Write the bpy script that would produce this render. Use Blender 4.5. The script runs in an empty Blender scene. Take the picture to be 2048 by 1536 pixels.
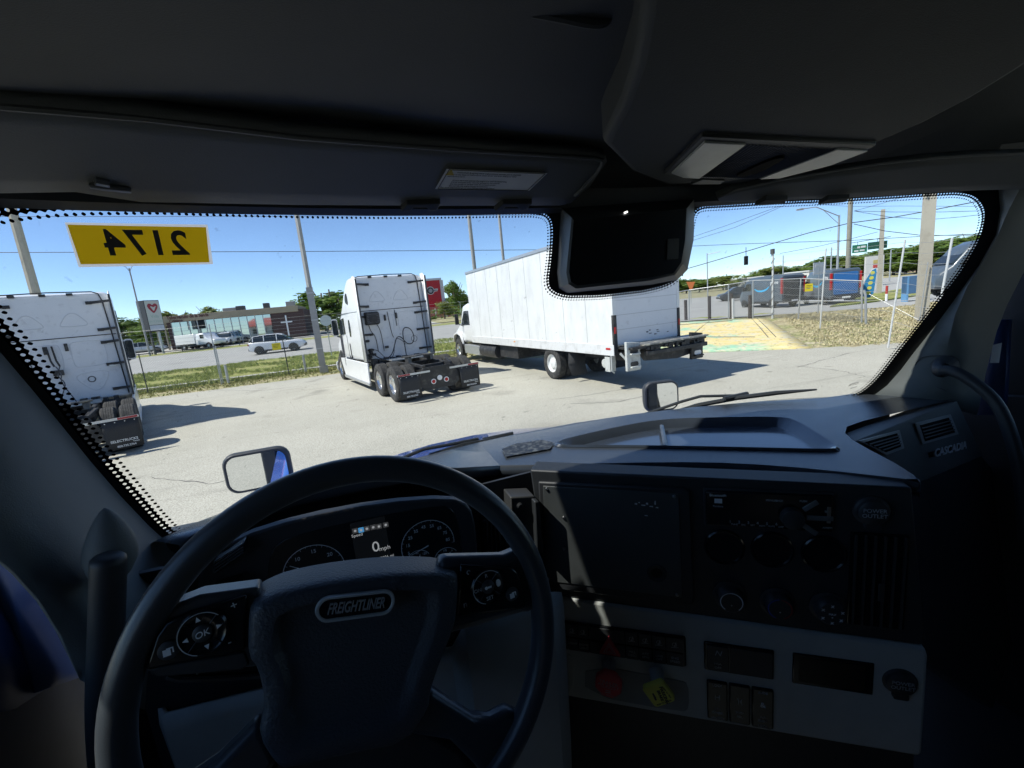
import bpy, bmesh, math, random
from mathutils import Vector, Matrix
random.seed(11)
R = math.radians
scene = bpy.context.scene
COL = scene.collection

# ------------------------------------------------------------------ camera
cam_data = bpy.data.cameras.new('camera')
cam = bpy.data.objects.new('camera', cam_data)
COL.objects.link(cam)
cam_data.sensor_width = 36.0
cam_data.lens = 880.0 / 2048.0 * 36.0
cam_data.clip_start = 0.02
cam_data.clip_end = 3000
cam.matrix_world = (Matrix.Translation((0, 0, 2.45)) @ Matrix.Rotation(R(-17.3), 4, 'Z')
                    @ Matrix.Rotation(R(90 - 10.2), 4, 'X') @ Matrix.Rotation(R(-5.55), 4, 'Z'))
scene.camera = cam

# ------------------------------------------------------------------ sky and sun
SUN_DIR = Vector((-3.05, 0.10, 4.05)).normalized()        # towards the sun: left of the truck, high
SUN_EL = math.asin(SUN_DIR.z)
world = bpy.data.worlds.new('World')
scene.world = world
world.use_nodes = True
wn = world.node_tree
wn.nodes.clear()
sky = wn.nodes.new('ShaderNodeTexSky')
sky.sky_type = 'NISHITA'
sky.sun_disc = False
sky.sun_elevation = SUN_EL
sky.sun_rotation = math.atan2(SUN_DIR.x, SUN_DIR.y)
sky.altitude = 10
sky.air_density = 0.62
sky.dust_density = 0.0
sky.ozone_density = 4.5
bg = wn.nodes.new('ShaderNodeBackground')
bg.inputs['Strength'].default_value = 0.12
wo = wn.nodes.new('ShaderNodeOutputWorld')
wn.links.new(sky.outputs[0], bg.inputs['Color'])
wn.links.new(bg.outputs[0], wo.inputs['Surface'])
sun_data = bpy.data.lights.new('sun', 'SUN')
sun_data.energy = 4.0
sun_data.angle = R(0.53)
sun_data.color = (1.0, 0.955, 0.88)
sun = bpy.data.objects.new('sun', sun_data)
COL.objects.link(sun)
sun.rotation_euler = SUN_DIR.to_track_quat('Z', 'Y').to_euler()
sun.location = (-30, 0, 40)
scene.view_settings.view_transform = 'Standard'
scene.view_settings.look = 'None'
scene.view_settings.exposure = 0.68
scene.view_settings.gamma = 1.0
scene.view_settings.use_curve_mapping = False
scene.cycles.use_adaptive_sampling = True
scene.cycles.adaptive_threshold = 0.02
scene.cycles.max_bounces = 7
scene.cycles.diffuse_bounces = 4
scene.cycles.glossy_bounces = 3
scene.cycles.transparent_max_bounces = 24
scene.cycles.caustics_reflective = False
scene.cycles.caustics_refractive = False

# ------------------------------------------------------------------ materials
MATS = {}
def srgb(h):
    c = [int(h[i:i + 2], 16) / 255 for i in (0, 2, 4)]
    return tuple(v / 12.92 if v <= .04045 else ((v + .055) / 1.055) ** 2.4 for v in c)
def new_mat(name):
    m = bpy.data.materials.new(name)
    m.use_nodes = True
    nt = m.node_tree
    return m, nt, nt.nodes['Principled BSDF']
def mat(name, col=(.5, .5, .5), rough=.5, metal=0., var=0., vscale=6., bump=0., bscale=80., spec=.5,
        coat=0., stretch=None, dirt=None, dscale=2., dlo=.5, dhi=.75, emit=None, estr=1.):
    """Procedural material: colour with noise variation, optional dirt patches and fine relief."""
    if name in MATS:
        return MATS[name]
    m, nt, b = new_mat(name)
    N, L = nt.nodes, nt.links
    b.inputs['Roughness'].default_value = rough
    b.inputs['Metallic'].default_value = metal
    b.inputs['Specular IOR Level'].default_value = spec
    b.inputs['Coat Weight'].default_value = coat
    b.inputs['Coat Roughness'].default_value = .05
    tc = N.new('ShaderNodeTexCoord')
    vec = tc.outputs['Object']
    if stretch:
        mp = N.new('ShaderNodeMapping')
        mp.inputs['Scale'].default_value = stretch
        L.new(vec, mp.inputs['Vector'])
        vec = mp.outputs[0]
    out = None
    if var or dirt:
        nz = N.new('ShaderNodeTexNoise')
        nz.inputs['Scale'].default_value = vscale
        nz.inputs['Detail'].default_value = 5
        L.new(vec, nz.inputs['Vector'])
        mx = N.new('ShaderNodeMix'); mx.data_type = 'RGBA'
        mx.inputs[6].default_value = (*[c * (1 - var) for c in col], 1)
        mx.inputs[7].default_value = (*[min(1, c * (1 + var)) for c in col], 1)
        L.new(nz.outputs[0], mx.inputs[0])
        out = mx.outputs[2]
        if dirt:
            n2 = N.new('ShaderNodeTexNoise')
            n2.inputs['Scale'].default_value = dscale
            n2.inputs['Detail'].default_value = 7
            n2.inputs['Roughness'].default_value = .65
            L.new(vec, n2.inputs['Vector'])
            rp = N.new('ShaderNodeMapRange')
            rp.inputs[1].default_value = dlo; rp.inputs[2].default_value = dhi
            L.new(n2.outputs[0], rp.inputs[0])
            m2 = N.new('ShaderNodeMix'); m2.data_type = 'RGBA'
            L.new(rp.outputs[0], m2.inputs[0])
            L.new(out, m2.inputs[6])
            m2.inputs[7].default_value = (*dirt, 1)
            out = m2.outputs[2]
        L.new(out, b.inputs['Base Color'])
    else:
        b.inputs['Base Color'].default_value = (*col, 1)
    if bump:
        n3 = N.new('ShaderNodeTexNoise')
        n3.inputs['Scale'].default_value = bscale
        n3.inputs['Detail'].default_value = 3
        L.new(tc.outputs['Object'], n3.inputs['Vector'])
        bp = N.new('ShaderNodeBump')
        bp.inputs['Strength'].default_value = bump
        bp.inputs['Distance'].default_value = .5 / bscale
        L.new(n3.outputs[0], bp.inputs['Height'])
        L.new(bp.outputs[0], b.inputs['Normal'])
    if emit:
        b.inputs['Emission Color'].default_value = (*emit, 1)
        b.inputs['Emission Strength'].default_value = estr
    MATS[name] = m
    return m
def glass_mat(name, tint=(.93, .97, .96), refl=.06, dirt=0., dscale=3.):
    """Thin pane: see-through with a faint mirror sheen and, if asked, a film of dust."""
    if name in MATS:
        return MATS[name]
    m = bpy.data.materials.new(name); m.use_nodes = True
    nt = m.node_tree; N, L = nt.nodes, nt.links
    N.clear()
    o = N.new('ShaderNodeOutputMaterial')
    tr = N.new('ShaderNodeBsdfTransparent'); tr.inputs[0].default_value = (*tint, 1)
    gl = N.new('ShaderNodeBsdfGlossy'); gl.inputs['Roughness'].default_value = .02
    fr = N.new('ShaderNodeLayerWeight'); fr.inputs['Blend'].default_value = .25
    mm = N.new('ShaderNodeMath'); mm.operation = 'MULTIPLY_ADD'
    mm.inputs[1].default_value = .35; mm.inputs[2].default_value = refl
    mm.use_clamp = True
    L.new(fr.outputs['Fresnel'], mm.inputs[0])
    mx = N.new('ShaderNodeMixShader')
    L.new(mm.outputs[0], mx.inputs[0]); L.new(tr.outputs[0], mx.inputs[1]); L.new(gl.outputs[0], mx.inputs[2])
    last = mx.outputs[0]
    if dirt:
        tc = N.new('ShaderNodeTexCoord')
        nz = N.new('ShaderNodeTexNoise'); nz.inputs['Scale'].default_value = dscale; nz.inputs['Detail'].default_value = 9
        nz.inputs['Roughness'].default_value = .7
        L.new(tc.outputs['Object'], nz.inputs['Vector'])
        rp = N.new('ShaderNodeMapRange'); rp.inputs[1].default_value = .42; rp.inputs[2].default_value = .8
        rp.inputs[3].default_value = 0; rp.inputs[4].default_value = dirt
        L.new(nz.outputs[0], rp.inputs[0])
        nk = N.new('ShaderNodeTexNoise'); nk.inputs['Scale'].default_value = 70; nk.inputs['Detail'].default_value = 2
        L.new(tc.outputs['Object'], nk.inputs['Vector'])
        rk = N.new('ShaderNodeMapRange'); rk.inputs[1].default_value = .70; rk.inputs[2].default_value = .78; rk.inputs[3].default_value = 0; rk.inputs[4].default_value = dirt * 2.2
        L.new(nk.outputs[0], rk.inputs[0])
        sm = N.new('ShaderNodeMath'); sm.operation = 'ADD'; L.new(rp.outputs[0], sm.inputs[0]); L.new(rk.outputs[0], sm.inputs[1]); rp = sm
        df = N.new('ShaderNodeBsdfDiffuse'); df.inputs[0].default_value = (.7, .7, .66, 1)
        m2 = N.new('ShaderNodeMixShader')
        L.new(rp.outputs[0], m2.inputs[0]); L.new(last, m2.inputs[1]); L.new(df.outputs[0], m2.inputs[2])
        last = m2.outputs[0]
    L.new(last, o.inputs['Surface'])
    MATS[name] = m
    return m

# ------------------------------------------------------------------ mesh helpers
def frame(O, U, V):
    U = Vector(U).normalized(); V = Vector(V); V = (V - U * V.dot(U)).normalized(); Nn = U.cross(V)
    M = Matrix((U, V, Nn)).transposed().to_4x4(); M.translation = Vector(O)
    return M
class MB:
    """Collects shapes for ONE mesh object."""
    def __init__(s, M=None):
        s.v = []; s.f = []; s.M = M or Matrix(); s.uv = None
    def add(s, vs, fs):
        o = len(s.v)
        s.v += [tuple(s.M @ Vector(p)) for p in vs]
        s.f += [tuple(i + o for i in f) for f in fs]
        return s
    def box(s, x0, x1, y0, y1, z0, z1):
        return s.add([(x0, y0, z0), (x1, y0, z0), (x1, y1, z0), (x0, y1, z0), (x0, y0, z1), (x1, y0, z1), (x1, y1, z1), (x0, y1, z1)],
                     [(3, 2, 1, 0), (4, 5, 6, 7), (0, 1, 5, 4), (1, 2, 6, 5), (2, 3, 7, 6), (3, 0, 4, 7)])
    def prism(s, poly, d0, d1, axis='z'):
        """2-D outline pushed from d0 to d1 along the axis (counter-clockwise outline: faces point outwards)."""
        n = len(poly)
        k = {'z': lambda p, d: (p[0], p[1], d), 'y': lambda p, d: (p[0], d, p[1]), 'x': lambda p, d: (d, p[0], p[1])}[axis]
        a = sum(poly[i][0] * poly[(i + 1) % n][1] - poly[(i + 1) % n][0] * poly[i][1] for i in range(n))
        if a < 0: poly = poly[::-1]
        if axis == 'y': d0, d1 = max(d0, d1), min(d0, d1)
        else: d0, d1 = min(d0, d1), max(d0, d1)
        vs = [k(p, d0) for p in poly] + [k(p, d1) for p in poly]
        return s.add(vs, [tuple(range(n))[::-1], tuple(range(n, 2 * n))] + [(i, (i + 1) % n, n + (i + 1) % n, n + i) for i in range(n)])
    def ring(s, c, ax, r, n, ref=None):
        ax = Vector(ax).normalized()
        ref = Vector(ref) if ref else (Vector((0, 0, 1)) if abs(ax.z) < .9 else Vector((1, 0, 0)))
        u = ax.cross(ref).normalized(); w = ax.cross(u)
        return [Vector(c) + (u * math.cos(2 * math.pi * i / n) + w * math.sin(2 * math.pi * i / n)) * r for i in range(n)]
    def cyl(s, p0, p1, r0, r1=None, n=12, caps=True):
        r1 = r0 if r1 is None else r1
        ax = Vector(p1) - Vector(p0)
        a = s.ring(p0, ax, r0, n); b = s.ring(p1, ax, r1, n)
        fs = [(i, n + i, n + (i + 1) % n, (i + 1) % n) for i in range(n)]
        if caps: fs += [tuple(range(n)), tuple(range(n, 2 * n))[::-1]]
        return s.add(a + b, fs)
    def tube(s, pts, r, n=8, caps=True, closed=False):
        pts = [Vector(p) for p in pts]; m = len(pts)
        rs = r if isinstance(r, (list, tuple)) else [r] * m
        vs = []; u = None
        for i, p in enumerate(pts):
            if closed: t = pts[(i + 1) % m] - pts[i - 1]
            else: t = pts[min(i + 1, m - 1)] - pts[max(i - 1, 0)]
            t.normalize()
            if u is None: u = t.cross(Vector((0, 0, 1)) if abs(t.z) < .9 else Vector((1, 0, 0)))
            u = (u - t * u.dot(t)).normalized(); w = t.cross(u)
            vs += [p + (u * math.cos(2 * math.pi * k / n) + w * math.sin(2 * math.pi * k / n)) * rs[i] for k in range(n)]
        fs = []
        for i in range(m if closed else m - 1):
            a, b = i * n, ((i + 1) % m) * n
            fs += [(a + k, b + k, b + (k + 1) % n, a + (k + 1) % n) for k in range(n)]
        if caps and not closed: fs += [tuple(range(n)), tuple(range((m - 1) * n, m * n))[::-1]]
        return s.add(vs, fs)
    def lathe(s, prof, n=24, axis='x', c=(0, 0, 0), caps=False):
        """Profile of (radius, along) turned about an axis through c."""
        k = {'x': lambda r, a, t: (a, r * math.cos(t), r * math.sin(t)), 'y': lambda r, a, t: (r * math.sin(t), a, r * math.cos(t)),
             'z': lambda r, a, t: (r * math.cos(t), r * math.sin(t), a)}[axis]
        vs = []
        for r, a in prof:
            for i in range(n):
                q = k(r, a, 2 * math.pi * i / n); vs.append((q[0] + c[0], q[1] + c[1], q[2] + c[2]))
        fs = []
        for j in range(len(prof) - 1):
            fs += [(j * n + i, j * n + (i + 1) % n, (j + 1) * n + (i + 1) % n, (j + 1) * n + i) for i in range(n)]
        if caps: fs += [tuple(range(n))[::-1], tuple(range((len(prof) - 1) * n, len(prof) * n))]
        return s.add(vs, fs)
    def loft(s, rings, closed=True, caps=True):
        n = len(rings[0]); vs = [p for r in rings for p in r]; fs = []
        for j in range(len(rings) - 1):
            for i in range(n if closed else n - 1):
                fs.append((j * n + i, j * n + (i + 1) % n, (j + 1) * n + (i + 1) % n, (j + 1) * n + i))
        if caps and closed: fs += [tuple(range(n))[::-1], tuple(range((len(rings) - 1) * n, len(rings) * n))]
        return s.add(vs, fs)
    def strip(s, a, b):
        return s.loft([a, b], closed=False, caps=False)
    def build(s, name, material, parent=None, smooth=35, bevel=0, seg=2, thick=0, M=None):
        me = bpy.data.meshes.new(name)
        me.from_pydata(s.v, [], s.f)
        bm = bmesh.new(); bm.from_mesh(me)
        bmesh.ops.remove_doubles(bm, verts=bm.verts, dist=1e-5)
        bmesh.ops.recalc_face_normals(bm, faces=bm.faces)
        bm.to_mesh(me); bm.free()
        if smooth:
            me.shade_smooth(); me.set_sharp_from_angle(angle=R(smooth))
        return obj(name, me, material, parent, bevel, seg, thick, M)
def obj(name, me, material, parent=None, bevel=0, seg=2, thick=0, M=None):
    if material:
        me.materials.clear(); me.materials.append(material)
    o = bpy.data.objects.new(name, me)
    COL.objects.link(o)
    if parent: o.parent = parent
    if M is not None: o.matrix_local = M
    if thick:
        md = o.modifiers.new('thickness', 'SOLIDIFY'); md.thickness = thick; md.offset = -1
    if bevel:
        md = o.modifiers.new('edge', 'BEVEL'); md.width = bevel; md.segments = seg; md.limit_method = 'ANGLE'; md.angle_limit = R(38)
        md.harden_normals = False
    return o
def empty(name, loc=(0, 0, 0), rz=0., label=None, cat=None, group=None):
    o = bpy.data.objects.new(name, None)
    o.empty_display_size = .2
    COL.objects.link(o); o.location = loc; o.rotation_euler = (0, 0, rz)
    return tag(o, label, cat, group)
def tag(o, label=None, cat=None, group=None, kind=None):
    for k, v in (('label', label), ('category', cat), ('group', group), ('kind', kind)):
        if v: o[k] = v
    return o
def copy_tree(o, parent=None):
    c = o.copy(); COL.objects.link(c); c.parent = parent
    for ch in [x for x in bpy.data.objects if x.parent == o]:
        copy_tree(ch, c)
    return c
def text(name, s, size, material, M, parent=None, align='CENTER', shear=0., ext=.0004, squash=1., mirror=False, bold=0., sp=1.):
    """Lettering as real raised print on the plane of M (x right, y up, z towards the reader)."""
    cu = bpy.data.curves.new(name, 'FONT')
    cu.body = s; cu.size = size; cu.align_x = align; cu.align_y = 'CENTER'; cu.shear = shear; cu.extrude = ext; cu.offset = bold
    cu.resolution_u = 3; cu.space_character = sp
    t = bpy.data.objects.new(name, cu)
    me = bpy.data.meshes.new_from_object(t)
    bpy.data.objects.remove(t)
    sx = -squash if mirror else squash
    me.transform(M @ Matrix.Diagonal((sx, 1, 1, 1)))
    if mirror: me.flip_normals()
    return obj(name, me, material, parent)
def lerp(a, b, t): return tuple(x + (y - x) * t for x, y in zip(a, b))
def smooth_poly(pts, it=1, closed=True):
    for _ in range(it):
        q = []; n = len(pts)
        for i in range(n if closed else n - 1):
            a, b = pts[i], pts[(i + 1) % n]
            q += [lerp(a, b, .25), lerp(a, b, .75)]
        pts = q if closed else [pts[0]] + q + [pts[-1]]
    return pts
def round_rect(x0, x1, y0, y1, r, k=4):
    out = []
    for cx, cy, a in ((x1 - r, y1 - r, 0), (x0 + r, y1 - r, 90), (x0 + r, y0 + r, 180), (x1 - r, y0 + r, 270)):
        for i in range(k + 1):
            t = R(a + 90 * i / k); out.append((cx + r * math.cos(t), cy + r * math.sin(t)))
    return out
def circle(r, n=16, c=(0, 0)):
    return [(c[0] + r * math.cos(2 * math.pi * i / n), c[1] + r * math.sin(2 * math.pi * i / n)) for i in range(n)]
def arc_pts(c, r, a0, a1, n=16):
    return [(c[0] + r * math.cos(R(a0 + (a1 - a0) * i / n)), c[1] + r * math.sin(R(a0 + (a1 - a0) * i / n))) for i in range(n + 1)]

# ================================================================== the cab the picture is taken from
EYE = 2.45
cab = empty('semi_truck', (0, 0, 0), 0, 'dark cab of the blue semi truck around the camera, seen from the driver seat', 'truck')
M_blk = mat('black_trim', (.030, .034, .038), .5, var=.25, vscale=40, bump=.25, bscale=900)
M_dash = mat('dash_skin', (.050, .060, .074), .27, var=.2, vscale=14, bump=.22, bscale=520, spec=.85, dirt=(.05, .055, .06), dscale=5, dlo=.55, dhi=.85)
M_grey = mat('grey_dash_panel', (.54, .565, .54), .6, var=.1, vscale=25, bump=.5, bscale=620)
M_head = mat('headliner', (.050, .056, .060), .72, var=.15, vscale=9, bump=.5, bscale=520)
M_visor = mat('visor_vinyl', (.125, .135, .138), .62, var=.18, vscale=7, bump=.45, bscale=450)
M_pillar = mat('pillar_trim', (.135, .15, .148), .62, var=.12, vscale=11, bump=.45, bscale=560)
M_wheel = mat('wheel_leather', (.045, .051, .060), .30, var=.15, vscale=20, bump=.22, bscale=700)
M_hub = mat('airbag_cover', (.042, .052, .068), .45, var=.12, vscale=14, bump=.9, bscale=330)
for m_ in (M_wheel,):
    m_.node_tree.nodes['Principled BSDF'].inputs['Sheen Weight'].default_value = .25
    m_.node_tree.nodes['Principled BSDF'].inputs['Sheen Roughness'].default_value = .35
M_gloss = mat('gloss_black', (.010, .011, .013), .18, var=.3, vscale=30)
M_soft = mat('soft_black', (.034, .037, .041), .5, var=.2, vscale=30, bump=.2, bscale=700)
M_chrome = mat('chrome', (.78, .79, .80), .12, 1.)
M_steel = mat('dull_steel', (.42, .43, .44), .35, 1., var=.15, vscale=30)
M_print = mat('white_print', (.85, .86, .87), .55, var=.1, vscale=60)
M_dim = mat('grey_print', (.48, .50, .52), .6, var=.1, vscale=60)
M_blue = mat('blue_paint', (.012, .085, .42), .25, .15, var=.1, vscale=5, coat=.8)
M_glass = glass_mat('windshield_glass', (.94, .97, .965), .03, .085, 2.6)
M_dglass = glass_mat('door_glass', (.80, .86, .84), .04)
M_mirror = mat('mirror_glass', (.86, .88, .89), .02, 1.)
M_lens = mat('lamp_lens', (.55, .58, .57), .3, var=.25, vscale=16, bump=.2, bscale=200)

# ---- windshield: bowed, raked pane
def ws_y(x, z): t = z - EYE + .418; return 1.30 - .53 * t - (.27 - .11 * max(0., min(1.2, t / .618))) * ((x - .5) / .96) ** 2
def ws_p(x, z, off=0.): return (x, ws_y(x, z) - off, z)
b = MB()
NX, NZ = 40, 14
b.loft([[ws_p(-.60 + 2.32 * i / NX, 1.97 + .74 * j / NZ) for i in range(NX + 1)] for j in range(NZ + 1)], closed=False, caps=False)
shield = b.build('windshield', M_glass, cab, smooth=60)
FRIT = [(-0.446,1.035,2.04), (-0.457,1.012,2.087), (-0.467,0.984,2.153), (-0.477,0.957,2.215), (-0.486,0.932,2.274), (-0.492,0.912,2.327), (-0.496,0.892,2.378), (-0.502,0.875,2.422), (-0.507,0.859,2.462), (-0.513,0.845,2.498), (-0.519,0.831,2.532), (-0.521,0.819,2.565), (-0.516,0.811,2.596), (-0.5,0.808,2.624), (-0.477,0.811,2.639), (-0.45,0.817,2.647), (-0.42,0.824,2.653), (-0.375,0.836,2.658), (-0.291,0.859,2.661), (-0.195,0.885,2.659), (-0.083,0.91,2.657), (0.096,0.941,2.655), (0.311,0.964,2.654), (0.395,0.969,2.653), (0.426,0.973,2.647), (0.444,0.983,2.629), (0.45,1.003,2.591), (0.452,1.032,2.536), (0.45,1.052,2.499), (0.462,1.064,2.477), (0.502,1.073,2.461), (0.606,1.074,2.454), (0.74,1.063,2.456), (0.812,1.049,2.467), (0.835,1.031,2.496), (0.828,1,2.56), (0.816,0.974,2.612), (0.819,0.96,2.64), (0.841,0.953,2.649), (1.044,0.922,2.647), (1.251,0.879,2.64), (1.446,0.823,2.634), (1.527,0.796,2.63), (1.571,0.783,2.618), (1.603,0.779,2.591), (1.623,0.78,2.556), (1.629,0.793,2.502), (1.62,0.819,2.427), (1.597,0.854,2.346), (1.576,0.887,2.272), (1.554,0.922,2.197), (1.541,0.946,2.144), (1.526,0.971,2.094), (1.504,0.997,2.054), (1.464,1.027,2.033)]
FRIT += [(1.30, 0, 2.035), (1.1, 0, 2.03), (.8, 0, 2.03), (.4, 0, 2.03), (0., 0, 2.03), (-.3, 0, 2.03)]
def resample(pts, step, closed=True):
    out = []; n = len(pts)
    for i in range(n if closed else n - 1):
        a, c = Vector(pts[i]), Vector(pts[(i + 1) % n]); k = max(1, int((c - a).length / step))
        out += [tuple(a + (c - a) * j / k) for j in range(k)]
    return out
loop = [(p[0], p[2] * 1.13) for p in FRIT]
loop = smooth_poly(resample(loop, .04), 2)
def offset_loop(lp, d):
    n = len(lp); out = []
    for i in range(n):
        t = Vector(lp[(i + 2) % n]) - Vector(lp[i - 2]); t.normalize(); out.append((lp[i][0] + t.y * d, lp[i][1] - t.x * d))
    return out
area = sum(loop[i][0] * loop[(i + 1) % len(loop)][1] - loop[(i + 1) % len(loop)][0] * loop[i][1] for i in range(len(loop)))
sgn = 1 if area > 0 else -1                                  # +d points outwards for a counter-clockwise loop
outer = offset_loop(loop, sgn * .075); 
def pitch_at(x): return .0076 + .0026 * max(0., min(1., (.30 - x) / .72)) ** 1.3
def offset_var(lp, f):
    n = len(lp); out = []
    for i in range(n):
        t = Vector(lp[(i + 2) % n]) - Vector(lp[i - 2]); t.normalize(); d = f(lp[i][0]); out.append((lp[i][0] + t.y * d, lp[i][1] - t.x * d))
    return out
ROWS = 3.1
inner = offset_var(loop, lambda x: -sgn * ROWS * pitch_at(x))
def on_ws(lp, off): return [ws_p(p[0], p[1] / 1.13, off) for p in lp]
b = MB(); b.loft([on_ws(loop, .003), on_ws(outer, .003)], closed=True, caps=False)
notch = [(0.423,0.96,2.672), (0.426,0.973,2.647), (0.445,0.983,2.629), (0.452,1.003,2.591), (0.453,1.032,2.536), (0.451,1.052,2.499), (0.463,1.064,2.477), (0.502,1.073,2.461), (0.606,1.074,2.454), (0.74,1.063,2.456), (0.812,1.049,2.467), (0.835,1.031,2.496), (0.828,1,2.56), (0.816,0.974,2.612), (0.822,0.96,2.64), (0.83,0.948,2.66)]
b.add([(p[0], p[1] - .0035, p[2]) for p in notch], [tuple(range(len(notch)))])
M_frit = mat('ceramic_frit', (.004, .004, .005), .35)
b.build('frit_band', M_frit, shield, smooth=60)
# the dotted fringe printed on the glass: a halftone running out to clear
mf = bpy.data.materials.new('frit_dots'); mf.use_nodes = True
nt = mf.node_tree; N_, L_ = nt.nodes, nt.links; N_.clear()
o_ = N_.new('ShaderNodeOutputMaterial'); uvn = N_.new('ShaderNodeUVMap'); uvn.uv_map = 'dots'
sp = N_.new('ShaderNodeSeparateXYZ'); L_.new(uvn.outputs[0], sp.inputs[0])
def cosn(src, k, ph=0):
    a = N_.new('ShaderNodeMath'); a.operation = 'MULTIPLY'; a.inputs[1].default_value = k; L_.new(src, a.inputs[0])
    c = N_.new('ShaderNodeMath'); c.operation = 'COSINE'; L_.new(a.outputs[0], c.inputs[0]); return c.outputs[0]
add = N_.new('ShaderNodeMath'); add.operation = 'ADD'
L_.new(cosn(sp.outputs[0], 2 * math.pi), add.inputs[0]); L_.new(cosn(sp.outputs[1], 2 * math.pi), add.inputs[1])
th = N_.new('ShaderNodeMapRange'); th.clamp = False
th.inputs[1].default_value = 0; th.inputs[2].default_value = 2.8; th.inputs[3].default_value = -1.7; th.inputs[4].default_value = 2.0
L_.new(sp.outputs[1], th.inputs[0])
gt = N_.new('ShaderNodeMath'); gt.operation = 'GREATER_THAN'; L_.new(add.outputs[0], gt.inputs[0]); L_.new(th.outputs[0], gt.inputs[1])
tr_ = N_.new('ShaderNodeBsdfTransparent'); df_ = N_.new('ShaderNodeBsdfDiffuse'); df_.inputs[0].default_value = (.004, .004, .005, 1)
mx_ = N_.new('ShaderNodeMixShader'); L_.new(gt.outputs[0], mx_.inputs[0]); L_.new(tr_.outputs[0], mx_.inputs[1]); L_.new(df_.outputs[0], mx_.inputs[2])
L_.new(mx_.outputs[0], o_.inputs['Surface'])
n = len(loop)
A_, B_ = on_ws(loop, .003), on_ws(inner, .003)
me = bpy.data.meshes.new('frit_dots')
arc = [0.]
for i in range(n): arc.append(arc[-1] + (Vector(A_[(i + 1) % n]) - Vector(A_[i])).length / pitch_at(A_[i][0]))
me.from_pydata(A_ + B_, [], [(i, (i + 1) % n, n + (i + 1) % n, n + i) for i in range(n)])
uvl = me.uv_layers.new(name='dots')
for pi, p in enumerate(me.polygons):
    for li in p.loop_indices:
        vi = me.loops[li].vertex_index; k = vi % n
        uu = arc[k] if not (pi == n - 1 and k == 0) else arc[n]
        uvl.data[li].uv = (uu, 0 if vi < n else ROWS)
obj('frit_dots', me, mf, shield)

# ---- camera housing behind the dotted patch
b = MB()
def ayr(pts): return [Vector(p) for p in pts]
back = ayr([(0.457,0.969,2.656), (0.81,0.949,2.663), (0.841,0.992,2.571), (0.85,1.029,2.497), (0.828,1.044,2.473), (0.752,1.057,2.466), (0.505,1.071,2.465), (0.478,1.062,2.48), (0.467,1.042,2.518)])
frnt = ayr([(0.433,0.865,2.614), (0.724,0.865,2.628), (0.719,0.865,2.556), (0.707,0.865,2.504), (0.684,0.865,2.481), (0.616,0.865,2.473), (0.432,0.865,2.47), (0.415,0.865,2.481), (0.412,0.865,2.505)])
face = ayr([(0.435,0.86,2.608), (0.716,0.86,2.623), (0.71,0.86,2.556), (0.698,0.86,2.507), (0.676,0.86,2.485), (0.61,0.86,2.479), (0.434,0.86,2.476), (0.419,0.86,2.485), (0.416,0.86,2.506)])
b.loft([[p - Vector((0, .006, 0)) for p in back], frnt], caps=False)
b.loft([frnt, face], caps=False)
hous = b.build('camera_housing', mat('housing', (.05, .055, .06), .5, var=.2, vscale=20, bump=.2, bscale=700), cab, smooth=25)
b = MB(); b.add([tuple(p) for p in face], [tuple(range(9))]); b.build('cover_plate', mat('cover_black', (.012, .013, .014), .22, var=.2, vscale=10), hous)
b = MB(); b.prism([(0.662,2.56), (0.691,2.56), (0.687,2.515), (0.657,2.515)], .856, .859, 'y'); b.build('vent_window', mat('grey_patch', (.05, .05, .05), .5, var=.1), hous)
b = MB(); b.lathe([(.0018, 0), (.0018, .01)], 8, 'y', (0.559,0.855,2.62), True); b.build('indicator_light', mat('tiny_lamp', (.8, .8, .8), .3, emit=(1, 1, .95), estr=2.), hous)

# ---- headliner, overhead bins and console
b = MB()
rows = [[(-0.354,0.584,2.694), (-0.319,0.624,2.707), (-0.215,0.7,2.73), (-0.051,0.775,2.749), (0.182,0.8,2.745), (0.47,0.8,2.73), (0.582,0.8,2.724)],
        [(-0.322,0.533,2.68), (-0.289,0.57,2.692), (-0.194,0.638,2.715), (-0.044,0.707,2.733), (0.167,0.73,2.731), (0.43,0.73,2.722), (0.532,0.73,2.717)],
        [(-0.265,0.445,2.656), (-0.238,0.476,2.669), (-0.158,0.533,2.693), (-0.033,0.591,2.714), (0.144,0.61,2.719), (0.362,0.61,2.716), (0.446,0.61,2.715)],
        [(-0.208,0.358,2.635), (-0.186,0.382,2.648), (-0.121,0.428,2.673), (-0.02,0.475,2.698), (0.121,0.49,2.709), (0.294,0.49,2.715), (0.361,0.49,2.717)],
        [(-0.159,0.281,2.614), (-0.141,0.3,2.628), (-0.089,0.337,2.655), (-0.01,0.373,2.683), (0.1,0.385,2.698), (0.235,0.385,2.71), (0.286,0.385,2.714)],
        [(-0.096,0.182,2.586), (-0.084,0.195,2.599), (-0.05,0.219,2.624), (0.002,0.242,2.651), (0.072,0.25,2.669), (0.157,0.25,2.683), (0.189,0.25,2.688)]]
b.loft(rows, closed=False, caps=False)
bins = b.build('overhead_bin', M_head, cab, smooth=80)
b = MB(); b.tube(smooth_poly([(0.093,0.425,2.719), (0.156,0.425,2.715), (0.205,0.425,2.713), (0.246,0.425,2.709), (0.262,0.425,2.711), (0.268,0.425,2.718), (0.271,0.425,2.74)], 2, False), .005, 8)
b.build('bin_opening_lip', M_head, bins)
b = MB()
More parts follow.
